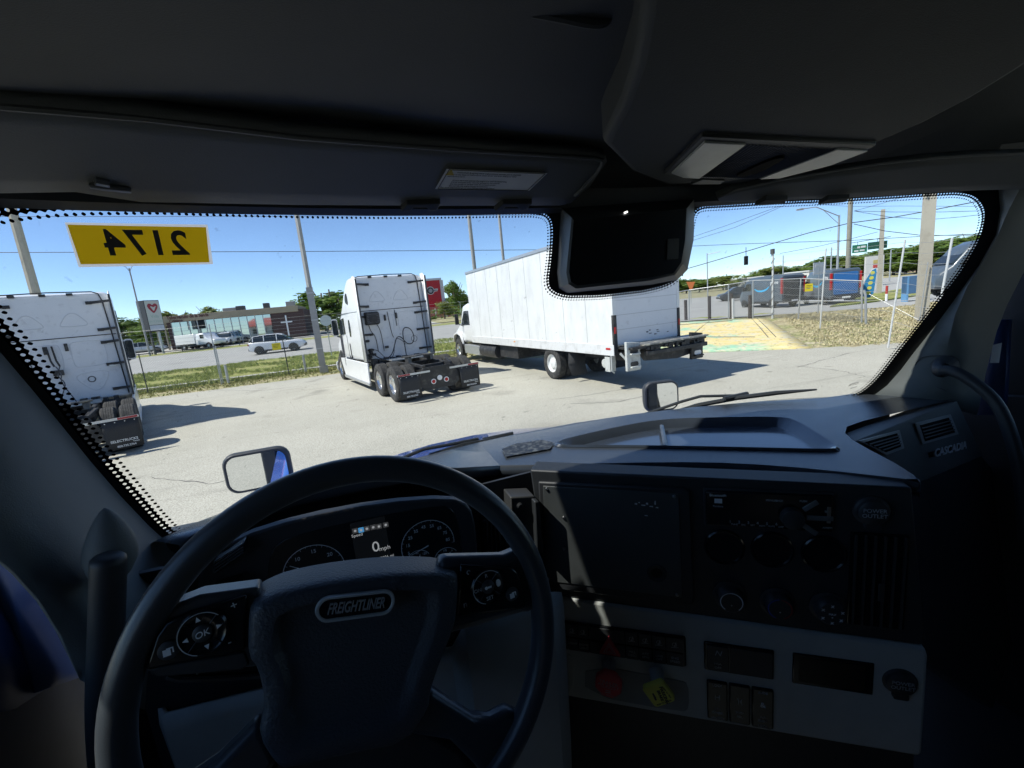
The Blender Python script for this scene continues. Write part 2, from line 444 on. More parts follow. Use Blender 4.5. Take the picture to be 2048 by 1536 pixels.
con = [(0.357,0.598,2.66), (0.343,0.562,2.662), (0.32,0.49,2.666), (0.286,0.413,2.669), (0.253,0.354,2.672), (0.208,0.285,2.676), (0.616,0.214,2.679), (0.751,0.299,2.675), (0.799,0.361,2.672), (0.84,0.427,2.669), (0.868,0.5,2.665), (0.88,0.604,2.66), (0.843,0.69,2.655), (0.796,0.739,2.653), (0.714,0.772,2.651), (0.596,0.776,2.651), (0.472,0.705,2.655)]
n_ = len(con); up = [(p[0], p[1] + .0, p[2] + .10) for p in con]
low = [(p[0] , p[1], p[2]) for p in con]
b.loft([up, low], caps=False); b.add(low, [tuple(range(n_))])
console = b.build('overhead_console', M_head, cab, smooth=30, bevel=.012, seg=3)
def con_pl(pts, dz):
    return [(p[0], p[1], p[2] - dz) for p in pts]
LAMP = [(0.533,0.696,2.655), (0.486,0.549,2.663), (0.861,0.565,2.662), (0.869,0.579,2.661), (0.836,0.728,2.654), (0.608,0.719,2.654)]
b = MB(); b.loft([con_pl(LAMP, -.01), con_pl(LAMP, .006)], caps=False); b.add(con_pl(LAMP, .006), [tuple(range(6))])
lamp = b.build('dome_lamp', M_soft, console, bevel=.002)
def con_patch(name, pts, dz, m, par, th=.004):
    q = MB(); q.loft([con_pl(pts, dz - th), con_pl(pts, dz)], caps=False); q.add(con_pl(pts, dz), [tuple(range(len(pts)))])
    return q.build(name, m, par, bevel=.0008)
con_patch('lens', [(0.541,0.686,2.656), (0.502,0.562,2.662), (0.583,0.567,2.662), (0.622,0.711,2.654), (0.584,0.708,2.655)], .009, M_lens, console)
con_patch('lens', [(0.774,0.719,2.654), (0.789,0.578,2.661), (0.868,0.583,2.661), (0.869,0.65,2.658), (0.82,0.714,2.654)], .009, M_lens, console)
b = MB()
for i in range(26):                                           # speaker grille slits between the lenses
    t = (i + .5) / 26
    p0 = Vector(lerp((0.622,0.709,2.655), (0.769,0.719,2.654), t)); p1 = Vector(lerp((0.588,0.569,2.662), (0.788,0.58,2.661), t))
    b.tube([p0 - Vector((0, 0, .0075)), p1 - Vector((0, 0, .0075))], .0011, 4)
b.build('grille', M_blk, console)
con_patch('slot_button', smooth_poly([(0.691,0.694,2.655), (0.684,0.684,2.656), (0.684,0.615,2.659), (0.698,0.602,2.66), (0.711,0.61,2.659), (0.727,0.675,2.656), (0.708,0.699,2.655)], 1), .012, mat('slot_black', (.004, .004, .004), .9, spec=.1), console)
con_patch('switch_tab', [(0.638,0.752,2.652), (0.644,0.727,2.654), (0.703,0.734,2.653), (0.71,0.754,2.652)], .006, M_blk, console)
# header board behind the visors and the roof skin that closes the cab
b = MB()
b.loft([[(-.79 + .244 * i, ws_y(max(-.5, min(1.55, -.79 + .244 * i)), 2.66) - .03, 2.705) for i in range(12)],
        [(-.79 + .244 * i, .70, 2.80) for i in range(12)], [(-.79 + .244 * i, .40, 2.86) for i in range(12)], [(-.79 + .244 * i, -1.6, 2.98) for i in range(12)]], closed=False, caps=False)
b.build('headliner', M_head, cab, smooth=60, thick=.02)
b = MB()
top = [ws_p(-.60 + 2.32 * i / 30, 2.645 + .0 * i, .004) for i in range(31)]
b.loft([top, [(p[0], p[1] - .02, p[2] + .008) for p in top], [(p[0], p[1] - .02, p[2] + .04) for p in top], [(p[0], p[1] - .04, p[2] + .08) for p in top]], closed=False, caps=False)
b.build('header_trim', M_blk, cab, smooth=50)
# ---- sun visors
def visor_rows(near, far, nm, n=5):
    q = MB(); q.loft([[lerp(a, c, j / n) for a, c in zip(near, far)] for j in range(n + 1)], closed=False, caps=False)
    return q.build(nm, M_visor, cab, smooth=60, thick=-.018, bevel=0)
vis = visor_rows([(-0.335,0.561,2.68), (-0.3,0.584,2.685), (-0.252,0.607,2.691), (-0.195,0.631,2.696), (-0.048,0.694,2.704), (0.167,0.744,2.709), (0.402,0.772,2.708), (0.445,0.776,2.707), (0.471,0.782,2.705), (0.48,0.793,2.701)], [(-0.463,0.731,2.645), (-0.41,0.75,2.647), (-0.341,0.768,2.652), (-0.284,0.806,2.647), (-0.078,0.858,2.65), (0.188,0.898,2.651), (0.384,0.912,2.65), (0.431,0.913,2.649), (0.456,0.909,2.653), (0.478,0.861,2.674)], 'sun_visor')
b = MB(); b.tube([(p[0], p[1], p[2]) for p in [(-0.337,0.563,2.678), (-0.302,0.586,2.682), (-0.197,0.635,2.693), (-0.049,0.698,2.699), (0.167,0.749,2.704), (0.445,0.78,2.702), (0.464,0.785,2.7), (0.47,0.797,2.695), (0.47,0.824,2.685), (0.453,0.882,2.661)]], .0035, 6)
b.build('piping', M_visor, vis)
VS = Vector((1, 0, 0)); VT = Vector((0, -1, .42)).normalized()
def vis_lab(pts, dz): return [(p[0], p[1], p[2] - dz) for p in pts]
q = [(0.152,0.839,2.671), (0.167,0.789,2.69), (0.363,0.812,2.689), (0.341,0.858,2.67)]
b = MB(); b.add(vis_lab(q, .0035), [(0, 1, 2, 3)]); 
lab = b.build('warning_label', mat('label_paper', (.80, .82, .80), .6, var=.1, vscale=20), vis)
def edge_line(pts, w, nm, m, par, dz):
    q = MB(); n = len(pts)
    for i in range(n):
        q.tube([pts[i], pts[(i + 1) % n]], w, 4)
    return q.build(nm, m, par)
qs = [Vector(p) for p in q]; cq = sum(qs, Vector()) / 4
edge_line([tuple(cq + (p - cq) * .95 - Vector((0, 0, .0040))) for p in qs], .0006, 'label_border', M_blk, vis, 0)
lines = ['WARNING: Breathing diesel engine exhaust exposes you to chemicals', 'known to the State of California to cause cancer and birth defects or other', 'reproductive harm.', '',
         'Always start and operate the engine in a well-ventilated area.', 'If in an enclosed area, vent the exhaust to the outside.', 'Do not modify or tamper with the exhaust system.', 'Do not idle the engine except as necessary.', 'For more information go to www.P65warnings.ca.gov/diesel']
Ul = (qs[2] - qs[1]).normalized(); Vl = (qs[1] - qs[0]); Vl = Vl.normalized()
Hl = (qs[1] - qs[0]).length; Wl = (qs[2] - qs[1]).length
for i, s_ in enumerate(lines):
    if not s_: continue
    t = .86 - i * .094
    o0 = qs[0] + (qs[1] - qs[0]) * t + Ul * Wl * (.04 + (.07 if 4 <= i <= 7 else 0) + (.07 if i == 0 else 0)) - Vector((0, 0, .0042))
    text('label_text', s_, Hl * .078, M_blk, frame(o0, Ul, Vl), vis, 'LEFT', ext=.0001, squash=min(1., Wl * .82 / (len(s_) * Hl * .078 * .5)))
o0 = qs[0] + (qs[1] - qs[0]) * .86 + Ul * Wl * .07 - Vector((0, 0, .0042))
b = MB(frame(o0, Ul, Vl)); b.prism([(-.012, -.007), (.004, -.007), (-.004, .008)], 0, .0003); b.build('hazard_triangle', mat('label_yellow', (.55, .42, .05), .6), vis)
rvis = visor_rows([(0.818,0.878,2.648), (0.845,0.853,2.658), (0.933,0.812,2.666), (1.031,0.771,2.671), (1.123,0.727,2.674), (1.219,0.688,2.673), (1.315,0.651,2.668), (1.412,0.614,2.659), (1.466,0.591,2.654)], [(0.836,0.889,2.642), (0.916,0.879,2.637), (1.017,0.857,2.635), (1.141,0.826,2.629), (1.248,0.793,2.624), (1.344,0.755,2.62), (1.451,0.713,2.613), (1.553,0.67,2.603), (1.609,0.643,2.598)], 'sun_visor')
b = MB(); b.tube([(0.813,0.87,2.647), (0.837,0.841,2.658), (0.922,0.8,2.667), (1.019,0.759,2.672), (1.109,0.716,2.675), (1.203,0.678,2.674), (1.297,0.642,2.669), (1.392,0.606,2.661)], .0035, 6); b.build('piping', M_visor, rvis)
def clip(pl_pts, par):
    q = MB(); lo = [(p[0], p[1], p[2] - .010) for p in pl_pts]; q.loft([pl_pts, lo], caps=False); q.add(lo, [tuple(range(len(lo)))])
    q.build('visor_clip', M_soft, par, bevel=.0015)
clip([(0.091,0.882,2.65), (0.102,0.868,2.659), (0.166,0.874,2.66), (0.16,0.89,2.651), (0.146,0.889,2.65), (0.14,0.881,2.655), (0.115,0.878,2.655), (0.109,0.884,2.65)], vis)
clip([(0.279,0.902,2.649), (0.295,0.886,2.66), (0.358,0.889,2.659), (0.35,0.905,2.65), (0.337,0.905,2.649), (0.328,0.898,2.655), (0.302,0.897,2.655), (0.297,0.903,2.649)], vis)
clip([(0.924,0.871,2.637), (0.935,0.851,2.645), (0.993,0.842,2.642), (0.992,0.854,2.636), (0.97,0.86,2.636)], rvis)
clip([(1.087,0.84,2.628), (1.095,0.821,2.636), (1.147,0.806,2.633), (1.148,0.819,2.627), (1.129,0.826,2.627)], rvis)
b = MB(); b.tube([(-0.316,0.748,2.654), (-0.304,0.753,2.654), (-0.279,0.767,2.653)], [.003, .005, .004], 8); b.tube([(-0.305,0.739,2.658), (-0.294,0.747,2.657)], .006, 8)
b.build('visor_pivot', M_steel, vis)

# ---- A-pillars with grab handles
def patch(rows_, nm, m, par, sm=70, thick=.006):
    q = MB(); q.loft(rows_, closed=False, caps=False); return q.build(nm, m, par, smooth=sm, thick=thick)
E1 = [(-0.534,0.806,2.59), (-0.526,0.821,2.555), (-0.521,0.838,2.508), (-0.514,0.859,2.454), (-0.505,0.883,2.394), (-0.496,0.91,2.326), (-0.487,0.94,2.251), (-0.475,0.974,2.169), (-0.461,1.009,2.089), (-0.447,1.042,2.023), (-0.43,1.068,1.992)]
E1 = [(p[0], p[1] - .012, p[2]) for p in E1]
E0 = [(p[0] - .03, p[1] + .05, p[2]) for p in E1]
E2 = [(-0.527,0.74,2.501), (-0.514,0.74,2.46), (-0.502,0.74,2.414), (-0.488,0.74,2.373), (-0.474,0.74,2.326), (-0.459,0.74,2.277), (-0.442,0.74,2.23), (-0.423,0.74,2.176), (-0.406,0.74,2.123), (-0.388,0.74,2.077), (-0.353,0.74,2.032)]
E3 = [(-0.528,0.7,2.433), (-0.52,0.7,2.396), (-0.505,0.7,2.35), (-0.49,0.7,2.315), (-0.474,0.7,2.282), (-0.457,0.7,2.251), (-0.441,0.7,2.212), (-0.424,0.7,2.171), (-0.406,0.7,2.129), (-0.394,0.7,2.079), (-0.359,0.7,2.023)]
E4 = [(-0.537,0.66,2.401), (-0.528,0.66,2.36), (-0.514,0.66,2.322), (-0.497,0.66,2.288), (-0.482,0.66,2.259), (-0.464,0.66,2.222), (-0.448,0.66,2.188), (-0.434,0.66,2.146), (-0.424,0.66,2.093), (-0.419,0.66,2.024), (-0.363,0.66,1.954)]
pl = patch([E0, E1, E2, E3, E4], 'pillar_trim', M_pillar, cab)
b = MB(); b.tube(smooth_poly([(-0.397,0.712,2.168), (-0.387,0.712,2.203), (-0.375,0.712,2.231), (-0.367,0.712,2.224), (-0.363,0.712,2.204), (-0.365,0.712,2.173), (-0.369,0.712,2.145)], 2, False), .0012, 5); b.build('cover_seam', M_blk, pl)
b = MB(); hp = smooth_poly([(-0.355,0.66,2.186), (-0.361,0.66,2.159), (-0.377,0.66,2.091), (-0.394,0.66,2.022), (-0.409,0.66,1.958), (-0.423,0.66,1.868)], 2, False)
b.tube(hp, [.006, .014, .018] + [.019] * (len(hp) - 3), 14)
b.build('grab_handle', M_blk, cab, smooth=60)
b = MB(); b.tube(smooth_poly([(-0.367,0.7,2.235), (-0.368,0.7,2.218), (-0.37,0.7,2.193), (-0.374,0.7,2.168), (-0.381,0.7,2.143)], 1, False), [.001, .006, .012, .018, .023, .027, .029, .029, .025, .022][:len(smooth_poly([(0,)] * 5, 1, False))], 16); b.build('handle_cover', M_pillar, pl, smooth=60)
F1 = [(1.615,0.748,2.681), (1.617,0.76,2.636), (1.646,0.765,2.574), (1.661,0.776,2.51), (1.652,0.802,2.431), (1.631,0.836,2.347), (1.61,0.872,2.261), (1.588,0.907,2.184), (1.575,0.931,2.13), (1.558,0.958,2.077), (1.528,0.992,2.029)]
F1 = [(p[0], p[1] - .012, p[2]) for p in F1]
F0 = [(p[0] + .03, p[1] + .05, p[2]) for p in F1]
F2 = [(1.58,0.686,2.662), (1.58,0.699,2.608), (1.58,0.714,2.564), (1.58,0.728,2.511), (1.58,0.753,2.446), (1.58,0.782,2.38), (1.58,0.805,2.301), (1.58,0.818,2.215), (1.58,0.825,2.148), (1.58,0.828,2.088), (1.58,0.829,2.041)]
F3 = [(1.68,0.618,2.642), (1.68,0.637,2.591), (1.68,0.665,2.539), (1.68,0.695,2.471), (1.68,0.726,2.398), (1.68,0.75,2.318), (1.68,0.765,2.249), (1.68,0.772,2.191), (1.68,0.78,2.125), (1.68,0.784,2.057), (1.68,0.791,1.994)]
rp = patch([F0, F1, F2, F3], 'pillar_trim', M_pillar, cab)
b = MB(); b.tube(smooth_poly([(1.575,0.807,2.081), (1.575,0.863,2.099), (1.575,0.896,2.128), (1.575,0.888,2.163), (1.575,0.871,2.179), (1.575,0.82,2.184)], 2, False), .0014, 5); b.build('cover_seam', M_blk, rp)
b = MB(); hp = smooth_poly([(1.49,0.78,2.158), (1.49,0.751,2.159), (1.49,0.708,2.133), (1.49,0.665,2.093), (1.49,0.637,2.034), (1.49,0.615,1.961), (1.49,0.597,1.874), (1.49,0.582,1.746)], 2, False)
b.tube(hp, .0145, 14); b.tube([Vector(hp[0]) + Vector((.07, .03, 0)), hp[0], hp[2]], [.03, .021, .0145], 14); b.build('grab_handle', M_blk, cab, smooth=60)

# ---- dashboard top with tray, hood over the cluster
LIPF = [(0.27,1.037,2.05), (0.326,1.005,2.05), (0.382,0.974,2.05), (0.468,0.926,2.05), (0.561,0.875,2.05), (0.649,0.822,2.05), (0.719,0.773,2.05), (0.78,0.72,2.05), (0.831,0.667,2.05), (0.875,0.613,2.05), (0.913,0.563,2.05), (0.934,0.533,2.05)]
HOOD = [(-0.364,0.86,2.096), (-0.352,0.86,2.104)] + [(-0.309,0.875,2.118), (-0.25,0.875,2.134)] + [(-0.186,0.9,2.136), (-0.114,0.9,2.138)] + [(-0.029,0.93,2.127)] + [(0.033,0.955,2.115)] + [(0.09,0.985,2.099), (0.159,0.985,2.085)] + [(0.21,1,2.072)]
DT = 2.05
dash = empty('dashboard'); dash.parent = cab
lip_r = LIPF + [(0.953,0.521,2.05), (0.937,0.509,2.05), (0.965,0.536,2.05), (1,0.59,2.05), (1.036,0.662,2.05), (1.072,0.725,2.05), (1.108,0.768,2.05), (1.16,0.8,2.05), (1.233,0.81,2.05), (1.322,0.811,2.05), (1.462,0.809,2.05), (1.629,0.81,2.05)]
lip_l = [LIPF[0]]
basel = [(1.50, 1.02, DT), (1.40, ws_y(1.40, DT) - .02, DT), (1.2, ws_y(1.2, DT) - .015, DT), (1.0, ws_y(1.0, DT) - .015, DT), (.8, ws_y(.8, DT) - .015, DT), (.6, ws_y(.6, DT) - .015, DT), (.4, ws_y(.4, DT) - .015, DT), (LIPF[0][0], ws_y(LIPF[0][0], DT) - .015, DT)]
from mathutils.geometry import tessellate_polygon
outl = [Vector((p[0], p[1], DT)) for p in lip_r + basel]
trayf = smooth_poly([(0.464,1.102,2.05), (0.508,1.121,2.05), (0.699,1.134,2.05), (0.833,1.12,2.05), (0.978,1.029,2.05), (1.095,0.944,2.05), (1.092,0.894,2.05), (1.023,0.769,2.05), (0.981,0.699,2.05), (0.955,0.705,2.05), (0.836,0.801,2.05), (0.653,0.944,2.05), (0.492,1.057,2.05), (0.46,1.085,2.05)], 2)
hole = [Vector((p[0], p[1], DT)) for p in trayf]
tris = tessellate_polygon([outl, hole])
b = MB(); b.add([tuple(p) for p in outl + hole], tris)
sk1 = [(p[0], p[1], DT) for p in LIPF + lip_r[len(LIPF):len(LIPF) + 2]]
def inward(p, d, dz):                                          # away from the driver
    v = Vector((p[0], p[1], 0)).normalized(); return (p[0] + v.x * d, p[1] + v.y * d, p[2] + dz)
b.loft([sk1, [inward(p, -.006, -.008) for p in sk1], [inward(p, -.008, -.020) for p in sk1], [inward(p, .000, -.034) for p in sk1], [inward(p, .03, -.042) for p in sk1], [inward(p, .10, -.044) for p in sk1]], closed=False, caps=False)
# hood over the cluster, running up from the windshield
hb = []
for p in HOOD:
    x = max(-.50, min(LIPF[0][0], p[0] * 1.28 - .02)); hb.append((x, ws_y(x, DT) - .015, DT))
hb[-1] = basel[-1]
HOOD[-1] = (LIPF[0][0], LIPF[0][1], DT)
mid = [lerp(a, c, .5) for a, c in zip(HOOD, hb)]; mid = [(p[0], p[1], p[2] + .012) for p in mid]; mid[-1] = lerp(HOOD[-1], hb[-1], .5)
b.loft([hb, mid, HOOD, [inward(p, -.005, -.008) for p in HOOD], [inward(p, -.005, -.022) for p in HOOD], [inward(p, .004, -.032) for p in HOOD], [inward(p, .02, -.036) for p in HOOD]], closed=False, caps=False)
b.build('dash_top', M_dash, dash, smooth=50)
floor = [(p[0], p[1], DT - .018) for p in trayf]; cx = sum(p[0] for p in floor) / len(floor); cy = sum(p[1] for p in floor) / len(floor)
rimo = [(cx + (p[0] - cx) * 1.045, cy + (p[1] - cy) * 1.045, DT + .001) for p in trayf]
b = MB(); b.loft([rimo, [(cx + (p[0] - cx) * 1.02, cy + (p[1] - cy) * 1.02, DT + .007) for p in trayf], [(p[0], p[1], DT + .004) for p in trayf], [(cx + (p[0] - cx) * .93, cy + (p[1] - cy) * .93, DT - .018) for p in trayf]], caps=False)
b.add([(cx + (p[0] - cx) * .94, cy + (p[1] - cy) * .94, DT - .018) for p in trayf], [tuple(range(len(trayf)))])
b.build('tray', mat('tray_skin', (.05, .062, .08), .16, var=.2, vscale=14, bump=.06, bscale=300, spec=1., coat=.7), dash, smooth=50)
b = MB(); p0, p1 = Vector((0.795,1.086,2.052)), Vector((0.69,0.93,2.052)); b.tube([p0 - Vector((0, 0, .006)), p1 - Vector((0, 0, .006))], .008, 8); b.build('tray_divider', M_dash, dash)
# side vent pod by the passenger door
# plane of the pod face: faces the driver, a little to the left
PA, PB, PC = Vector((1.0, .70, 2.05)), Vector((1.61, .80, 2.05)), Vector((1.0, .66, 1.80))
PU = (PB - PA).normalized(); PN = PU.cross(PC - PA).normalized()
if PN.y > 0: PN = -PN
def pod_piece(nm, pts, m, par, o0, o1, bev=.001):
    q = MB(); P_ = [Vector(p) for p in pts]
    if nm == 'vent_pod': P_ = [Vector((p.x, p.y, min(p.z, DT - .003))) for p in P_]
    a = [p + PN * o0 for p in P_]; c = [p + PN * o1 for p in P_]
    q.loft([a, c], caps=False); q.add([tuple(p) for p in c], [tuple(range(len(c)))]); return q.build(nm, m, par, bevel=bev)
podo = pod_piece('vent_pod', [(1.019,0.709,2.086), (1.034,0.713,2.096), (1.101,0.724,2.094), (1.205,0.739,2.087), (1.386,0.767,2.074), (1.611,0.801,2.056), (1.721,0.791,1.88), (1.736,0.789,1.855), (1.337,0.728,1.88), (1.193,0.713,1.931), (1.067,0.702,1.995), (1.016,0.703,2.054)], mat('pod_grey', (.15, .16, .158), .55, var=.15, vscale=15, bump=.4, bscale=600), dash, -.06, 0, .003)
for fr_, inn in (([(1.071,0.712,2.052), (1.258,0.74,2.037), (1.272,0.735,1.987), (1.182,0.72,1.991)], [(1.087,0.714,2.045), (1.242,0.737,2.033), (1.253,0.733,1.996), (1.179,0.721,1.999)]),
                 ([(1.346,0.755,2.037), (1.547,0.785,2.021), (1.582,0.78,1.956), (1.367,0.748,1.975)], [(1.363,0.756,2.028), (1.529,0.781,2.015), (1.558,0.778,1.966), (1.38,0.751,1.981)])):
    pod_piece('vent_frame', fr_, mat('satin_silver', (.5, .5, .49), .35, .3, var=.1), dash, .001, .004)
    pod_piece('vent_well', inn, M_gloss, dash, .003, .0052, .0004)
    for k in range(1, 5):
        a, c = Vector(lerp(inn[0], inn[3], k / 5)), Vector(lerp(inn[1], inn[2], k / 5))
        q = MB(); q.tube([Vector(a) + PN * .0065, Vector(c) + PN * .0065], .0017, 5); q.build('vent_slat', M_soft, dash)
pod_piece('nameplate_strip', [(1.397,0.748,1.946), (1.626,0.782,1.921), (1.635,0.781,1.904), (1.402,0.747,1.931)], M_gloss, dash, .0005, .0015, .0003)
u0, u1 = Vector((1.409,0.749,1.938)), Vector((1.637,0.783,1.913))
text('nameplate', 'CASCADIA', .030, mat('bright_badge', (.88, .89, .90), .35), frame((u0 + u1) / 2 + PN * .0035, u1 - u0, Vector((1.512,0.773,1.983)) - Vector((1.497,0.762,1.929))), dash, shear=.25, squash=(u1 - u0).length / .168, ext=.001, bold=.0006)
pod_piece('side_trim', [(1.736,0.789,1.855), (1.343,0.732,1.901), (1.295,0.719,1.865), (1.275,0.692,1.719), (1.27,0.66,1.522), (1.253,0.643,1.436), (1.616,0.652,1.119), (1.963,0.741,1.317), (1.875,0.794,1.743)], M_dash, dash, -.05, -.004, .004)

# ---- centre stack: an upright face turned towards the driver
SU = Vector((.6, -.43, 0)).normalized()
SM = frame((.33, .93, 0), SU, (0, 0, 1))
def sbox(nm, poly, d0, d1, m, par, bev=.0015, smooth=30):
    q = MB(SM); q.prism(poly, d0, d1); return q.build(nm, m, par, smooth=smooth, bevel=bev)
def srect(a, c): return [(a[0], c[1]), (c[0], c[1]), (c[0], a[1]), (a[0], a[1])]
def stext(nm, s, p, size, m, par, d=.004, **k):
    return text(nm, s, size, m, SM @ Matrix.Translation((p[0], p[1], d)), par, **k)
stack = sbox('centre_stack', [(-0.017,2.061), (0.721,2.045), (0.761,1.715), (0.35,1.722), (0.002,1.729)], -.06, 0, M_blk, dash, .004)
bez = sbox('panel_bezel', [(0.003,2.036), (0.324,2.031), (0.336,2.025), (0.339,1.766), (0.33,1.753), (-0.006,1.756)], .0, .010, M_soft, dash, .004)
plate = sbox('blank_plate', [(0.015,2.027), (0.312,2.02), (0.314,1.773), (0.004,1.779)], .009, .0125, mat('plate_black', (.075, .083, .085), .45, var=.15, vscale=18, bump=.2, bscale=800), dash, .001)
for p in [(0.024,2.02), (0.303,2.014), (0.303,1.779), (0.007,1.785), (0.059,1.95), (0.053,1.87)]:
    q = MB(SM); q.lathe([(0, .0165), (.0028, .0160), (.0042, .0125)], 10, 'z', (p[0], p[1], 0)); q.build('screw', M_steel, dash)
p = (0.261,1.828)
q = MB(SM); q.lathe([(.012, .012), (.016, .0145), (.021, .0145), (.022, .0125)], 24, 'z', (p[0], p[1], 0)); q.build('grommet', M_soft, dash)
q = MB(SM); q.lathe([(0, .0128), (.0125, .0129)], 20, 'z', (p[0], p[1], 0)); q.build('plug_hole', M_frit, dash)
p = (0.238,1.99)
for dx, dy, w, h in ((-.018, .002, .006, .003), (-.010, .006, .004, .002), (-.004, 0, .009, .002), (.006, .003, .005, .004), (.013, -.002, .008, .002), (.024, .004, .003, .008), (.026, -.004, .006, .002), (.002, -.024, .007, .0015)):
    sbox('paint_scrape', [(p[0] + dx, p[1] + dy), (p[0] + dx + w, p[1] + dy - .001), (p[0] + dx + w, p[1] + dy + h), (p[0] + dx + .001, p[1] + dy + h)], .0125, .0129, M_print, dash, 0)
# radio
rad = (0.366,2.028); rbd = (0.593,1.952)
radio = sbox('radio', srect(rad, rbd), 0, .012, M_gloss, dash, .002)
rw, rh = rbd[0] - rad[0], rad[1] - rbd[1]
sbox('radio_frame', [(rad[0] - .004, rbd[1] - .004), (rbd[0] + .004, rbd[1] - .004), (rbd[0] + .004, rad[1] + .004), (rad[0] - .004, rad[1] + .004)], 0, .006, M_soft, dash)
stext('radio_print', 'Bluetooth', (rad[0] + .10 * rw, rad[1] - .10 * rh), .008, M_print, dash, .0125)
sbox('radio_badge', srect((rad[0] + .07 * rw, rad[1] - .20 * rh), (rad[0] + .135 * rw, rad[1] - .33 * rh)), .012, .0126, M_print, dash, 0)
stext('radio_print', 'Pandora', (rad[0] + .10 * rw, rad[1] - .42 * rh), .006, M_dim, dash, .0125)
for k in range(6):
    stext('preset_number', str(k + 1), (rad[0] + (.20 + .075 * k) * rw, rad[1] - .86 * rh), .0085, M_dim, dash, .0125)
    stext('preset_label', ('TUNE', 'SRC', 'RPT', 'RDM', 'MUTE', 'DISP')[k], (rad[0] + (.235 + .075 * k) * rw, rad[1] - .93 * rh), .0048, M_dim, dash, .0125)
kp = (rad[0] + .69 * rw, rad[1] - .62 * rh)
q = MB(SM); q.lathe([(.021, .012), (.020, .028), (.015, .030), (0, .030)], 28, 'z', (kp[0], kp[1], 0)); q.build('volume_knob', M_soft, dash)
for ang, ln, m_ in ((38, .030, M_dim), (0, .045, M_print), (-38, .030, M_dim)):
    q = MB(SM @ Matrix.Translation((kp[0], kp[1], 0)) @ Matrix.Rotation(R(ang), 4, 'Z')); q.prism([(.026, -.005), (.026 + ln, -.005), (.026 + ln, .005), (.026, .005)], .012, .0145); q.build('radio_key', mat('radio_silver', (.22, .24, .25), .35, .4, var=.2, vscale=60), dash, bevel=.001)
for s_, dx, dy in (('MENU/BACK', -.03, .033), ('PUSH', .02, .034), ('SEEK', .062, .014), ('AM/FM', .062, -.020)):
    stext('radio_print', s_, (kp[0] + dx, kp[1] + dy), .0055, M_dim, dash, .0125)
sbox('usb_door', srect((rad[0] + .955 * rw, rad[1] - .30 * rh), (rad[0] + .985 * rw, rad[1] - .75 * rh)), .012, .0135, M_steel, dash)
def outlet(p, r):
    q = MB(SM); q.lathe([(r * 1.15, 0), (r * 1.15, .006), (r, .009), (r * .96, .015), (r * .8, .018), (0, .019)], 28, 'z', (p[0], p[1], 0)); q.build('power_outlet_cap', M_soft, dash, smooth=40)
    q = MB(SM); q.prism(round_rect(p[0] - r * .5, p[0] + r * .5, p[1] - r * 1.35, p[1] - r * .8, r * .15), .006, .016); q.build('outlet_tab', M_soft, dash, bevel=.001)
    stext('outlet_print', 'POWER', (p[0], p[1] + r * .25), r * .42, M_dim, dash, .0193); stext('outlet_print', 'OUTLET', (p[0], p[1] - r * .15), r * .42, M_dim, dash, .0193)
outlet((0.658,1.997), .026); outlet((0.72,1.631), .026)
for p in [(0.401,1.898), (0.491,1.9), (0.583,1.899)]:
    q = MB(SM); q.lathe([(.040, .001), (.040, .005), (.037, .007), (.034, .004), (0, .0035)], 32, 'z', (p[0], p[1], 0)); q.build('gauge_blank', M_gloss, dash, smooth=40)
KN = [(0.411,1.783), (0.502,1.779), (0.594,1.78)]
M_bluep = mat('blue_print', (.03, .08, .45), .5); M_redp = mat('red_print', (.40, .03, .03), .5)
def sarc(c, r, a0, a1, w, d, m, nm, par):
    o = arc_pts(c, r + w, a0, a1, 18); i = arc_pts(c, r, a0, a1, 18)
    q = MB(SM); q.add([(p[0], p[1], d) for p in o + i], [(k, k + 1, 19 + k + 1, 19 + k) for k in range(18)]); q.build(nm, m, par)
for k, p in enumerate(KN):
    q = MB(SM); q.lathe([(.034, 0), (.034, .004), (.028, .006), (.026, .022), (.023, .025), (0, .025)], 32, 'z', (p[0], p[1], 0)); q.build('climate_knob', M_soft, dash, smooth=40)
    if k == 0: sarc(p, .0205, -50, 235, .0022, .0256, M_print, 'knob_print', dash)
    if k == 1: sarc(p, .0205, 95, 250, .0022, .0256, M_bluep, 'knob_print', dash); sarc(p, .0205, -70, 85, .0022, .0256, M_redp, 'knob_print', dash)
    if k == 2:
        for a in (90, 20, 150, 210, 270, -35):
            stext('knob_print', 'x', (p[0] + .0185 * math.cos(R(a)), p[1] + .0185 * math.sin(R(a))), .010, M_print, dash, .0256, bold=.0003)
        stext('knob_print', 'MAX', p, .006, M_print, dash, .0256)
    q = MB(SM); q.lathe([(0, .0262), (.0016, .0256)], 8, 'z', (p[0], p[1] - .007, 0)); q.build('knob_dot', M_print, dash)
vt0, vt1 = (0.627,1.95), (0.722,1.747)
sbox('stack_vent', srect(vt0, vt1), 0, .004, M_gloss, dash)
for k in range(6):
    u = vt0[0] + (vt1[0] - vt0[0]) * (k + .5) / 6
    sbox('vent_slat', [(u - .0015, vt1[1] + .004), (u + .0015, vt1[1] + .004), (u + .0015, vt0[1] - .004), (u - .0015, vt0[1] - .004)], .004, .010, M_soft, dash, 0)
sbox('vent_tab', srect((0.673,1.849), (0.683,1.811)), .010, .014, M_soft, dash)
# grey switch panel below
grey = sbox('switch_panel', [(-0.1,1.73), (0.003,1.732), (0.35,1.725), (0.751,1.714), (0.759,1.708), (0.763,1.695), (0.766,1.47), (0.762,1.459), (0.323,1.45), (-0.021,1.446), (-0.13,1.437)], -.05, .006, M_grey, dash, .006)
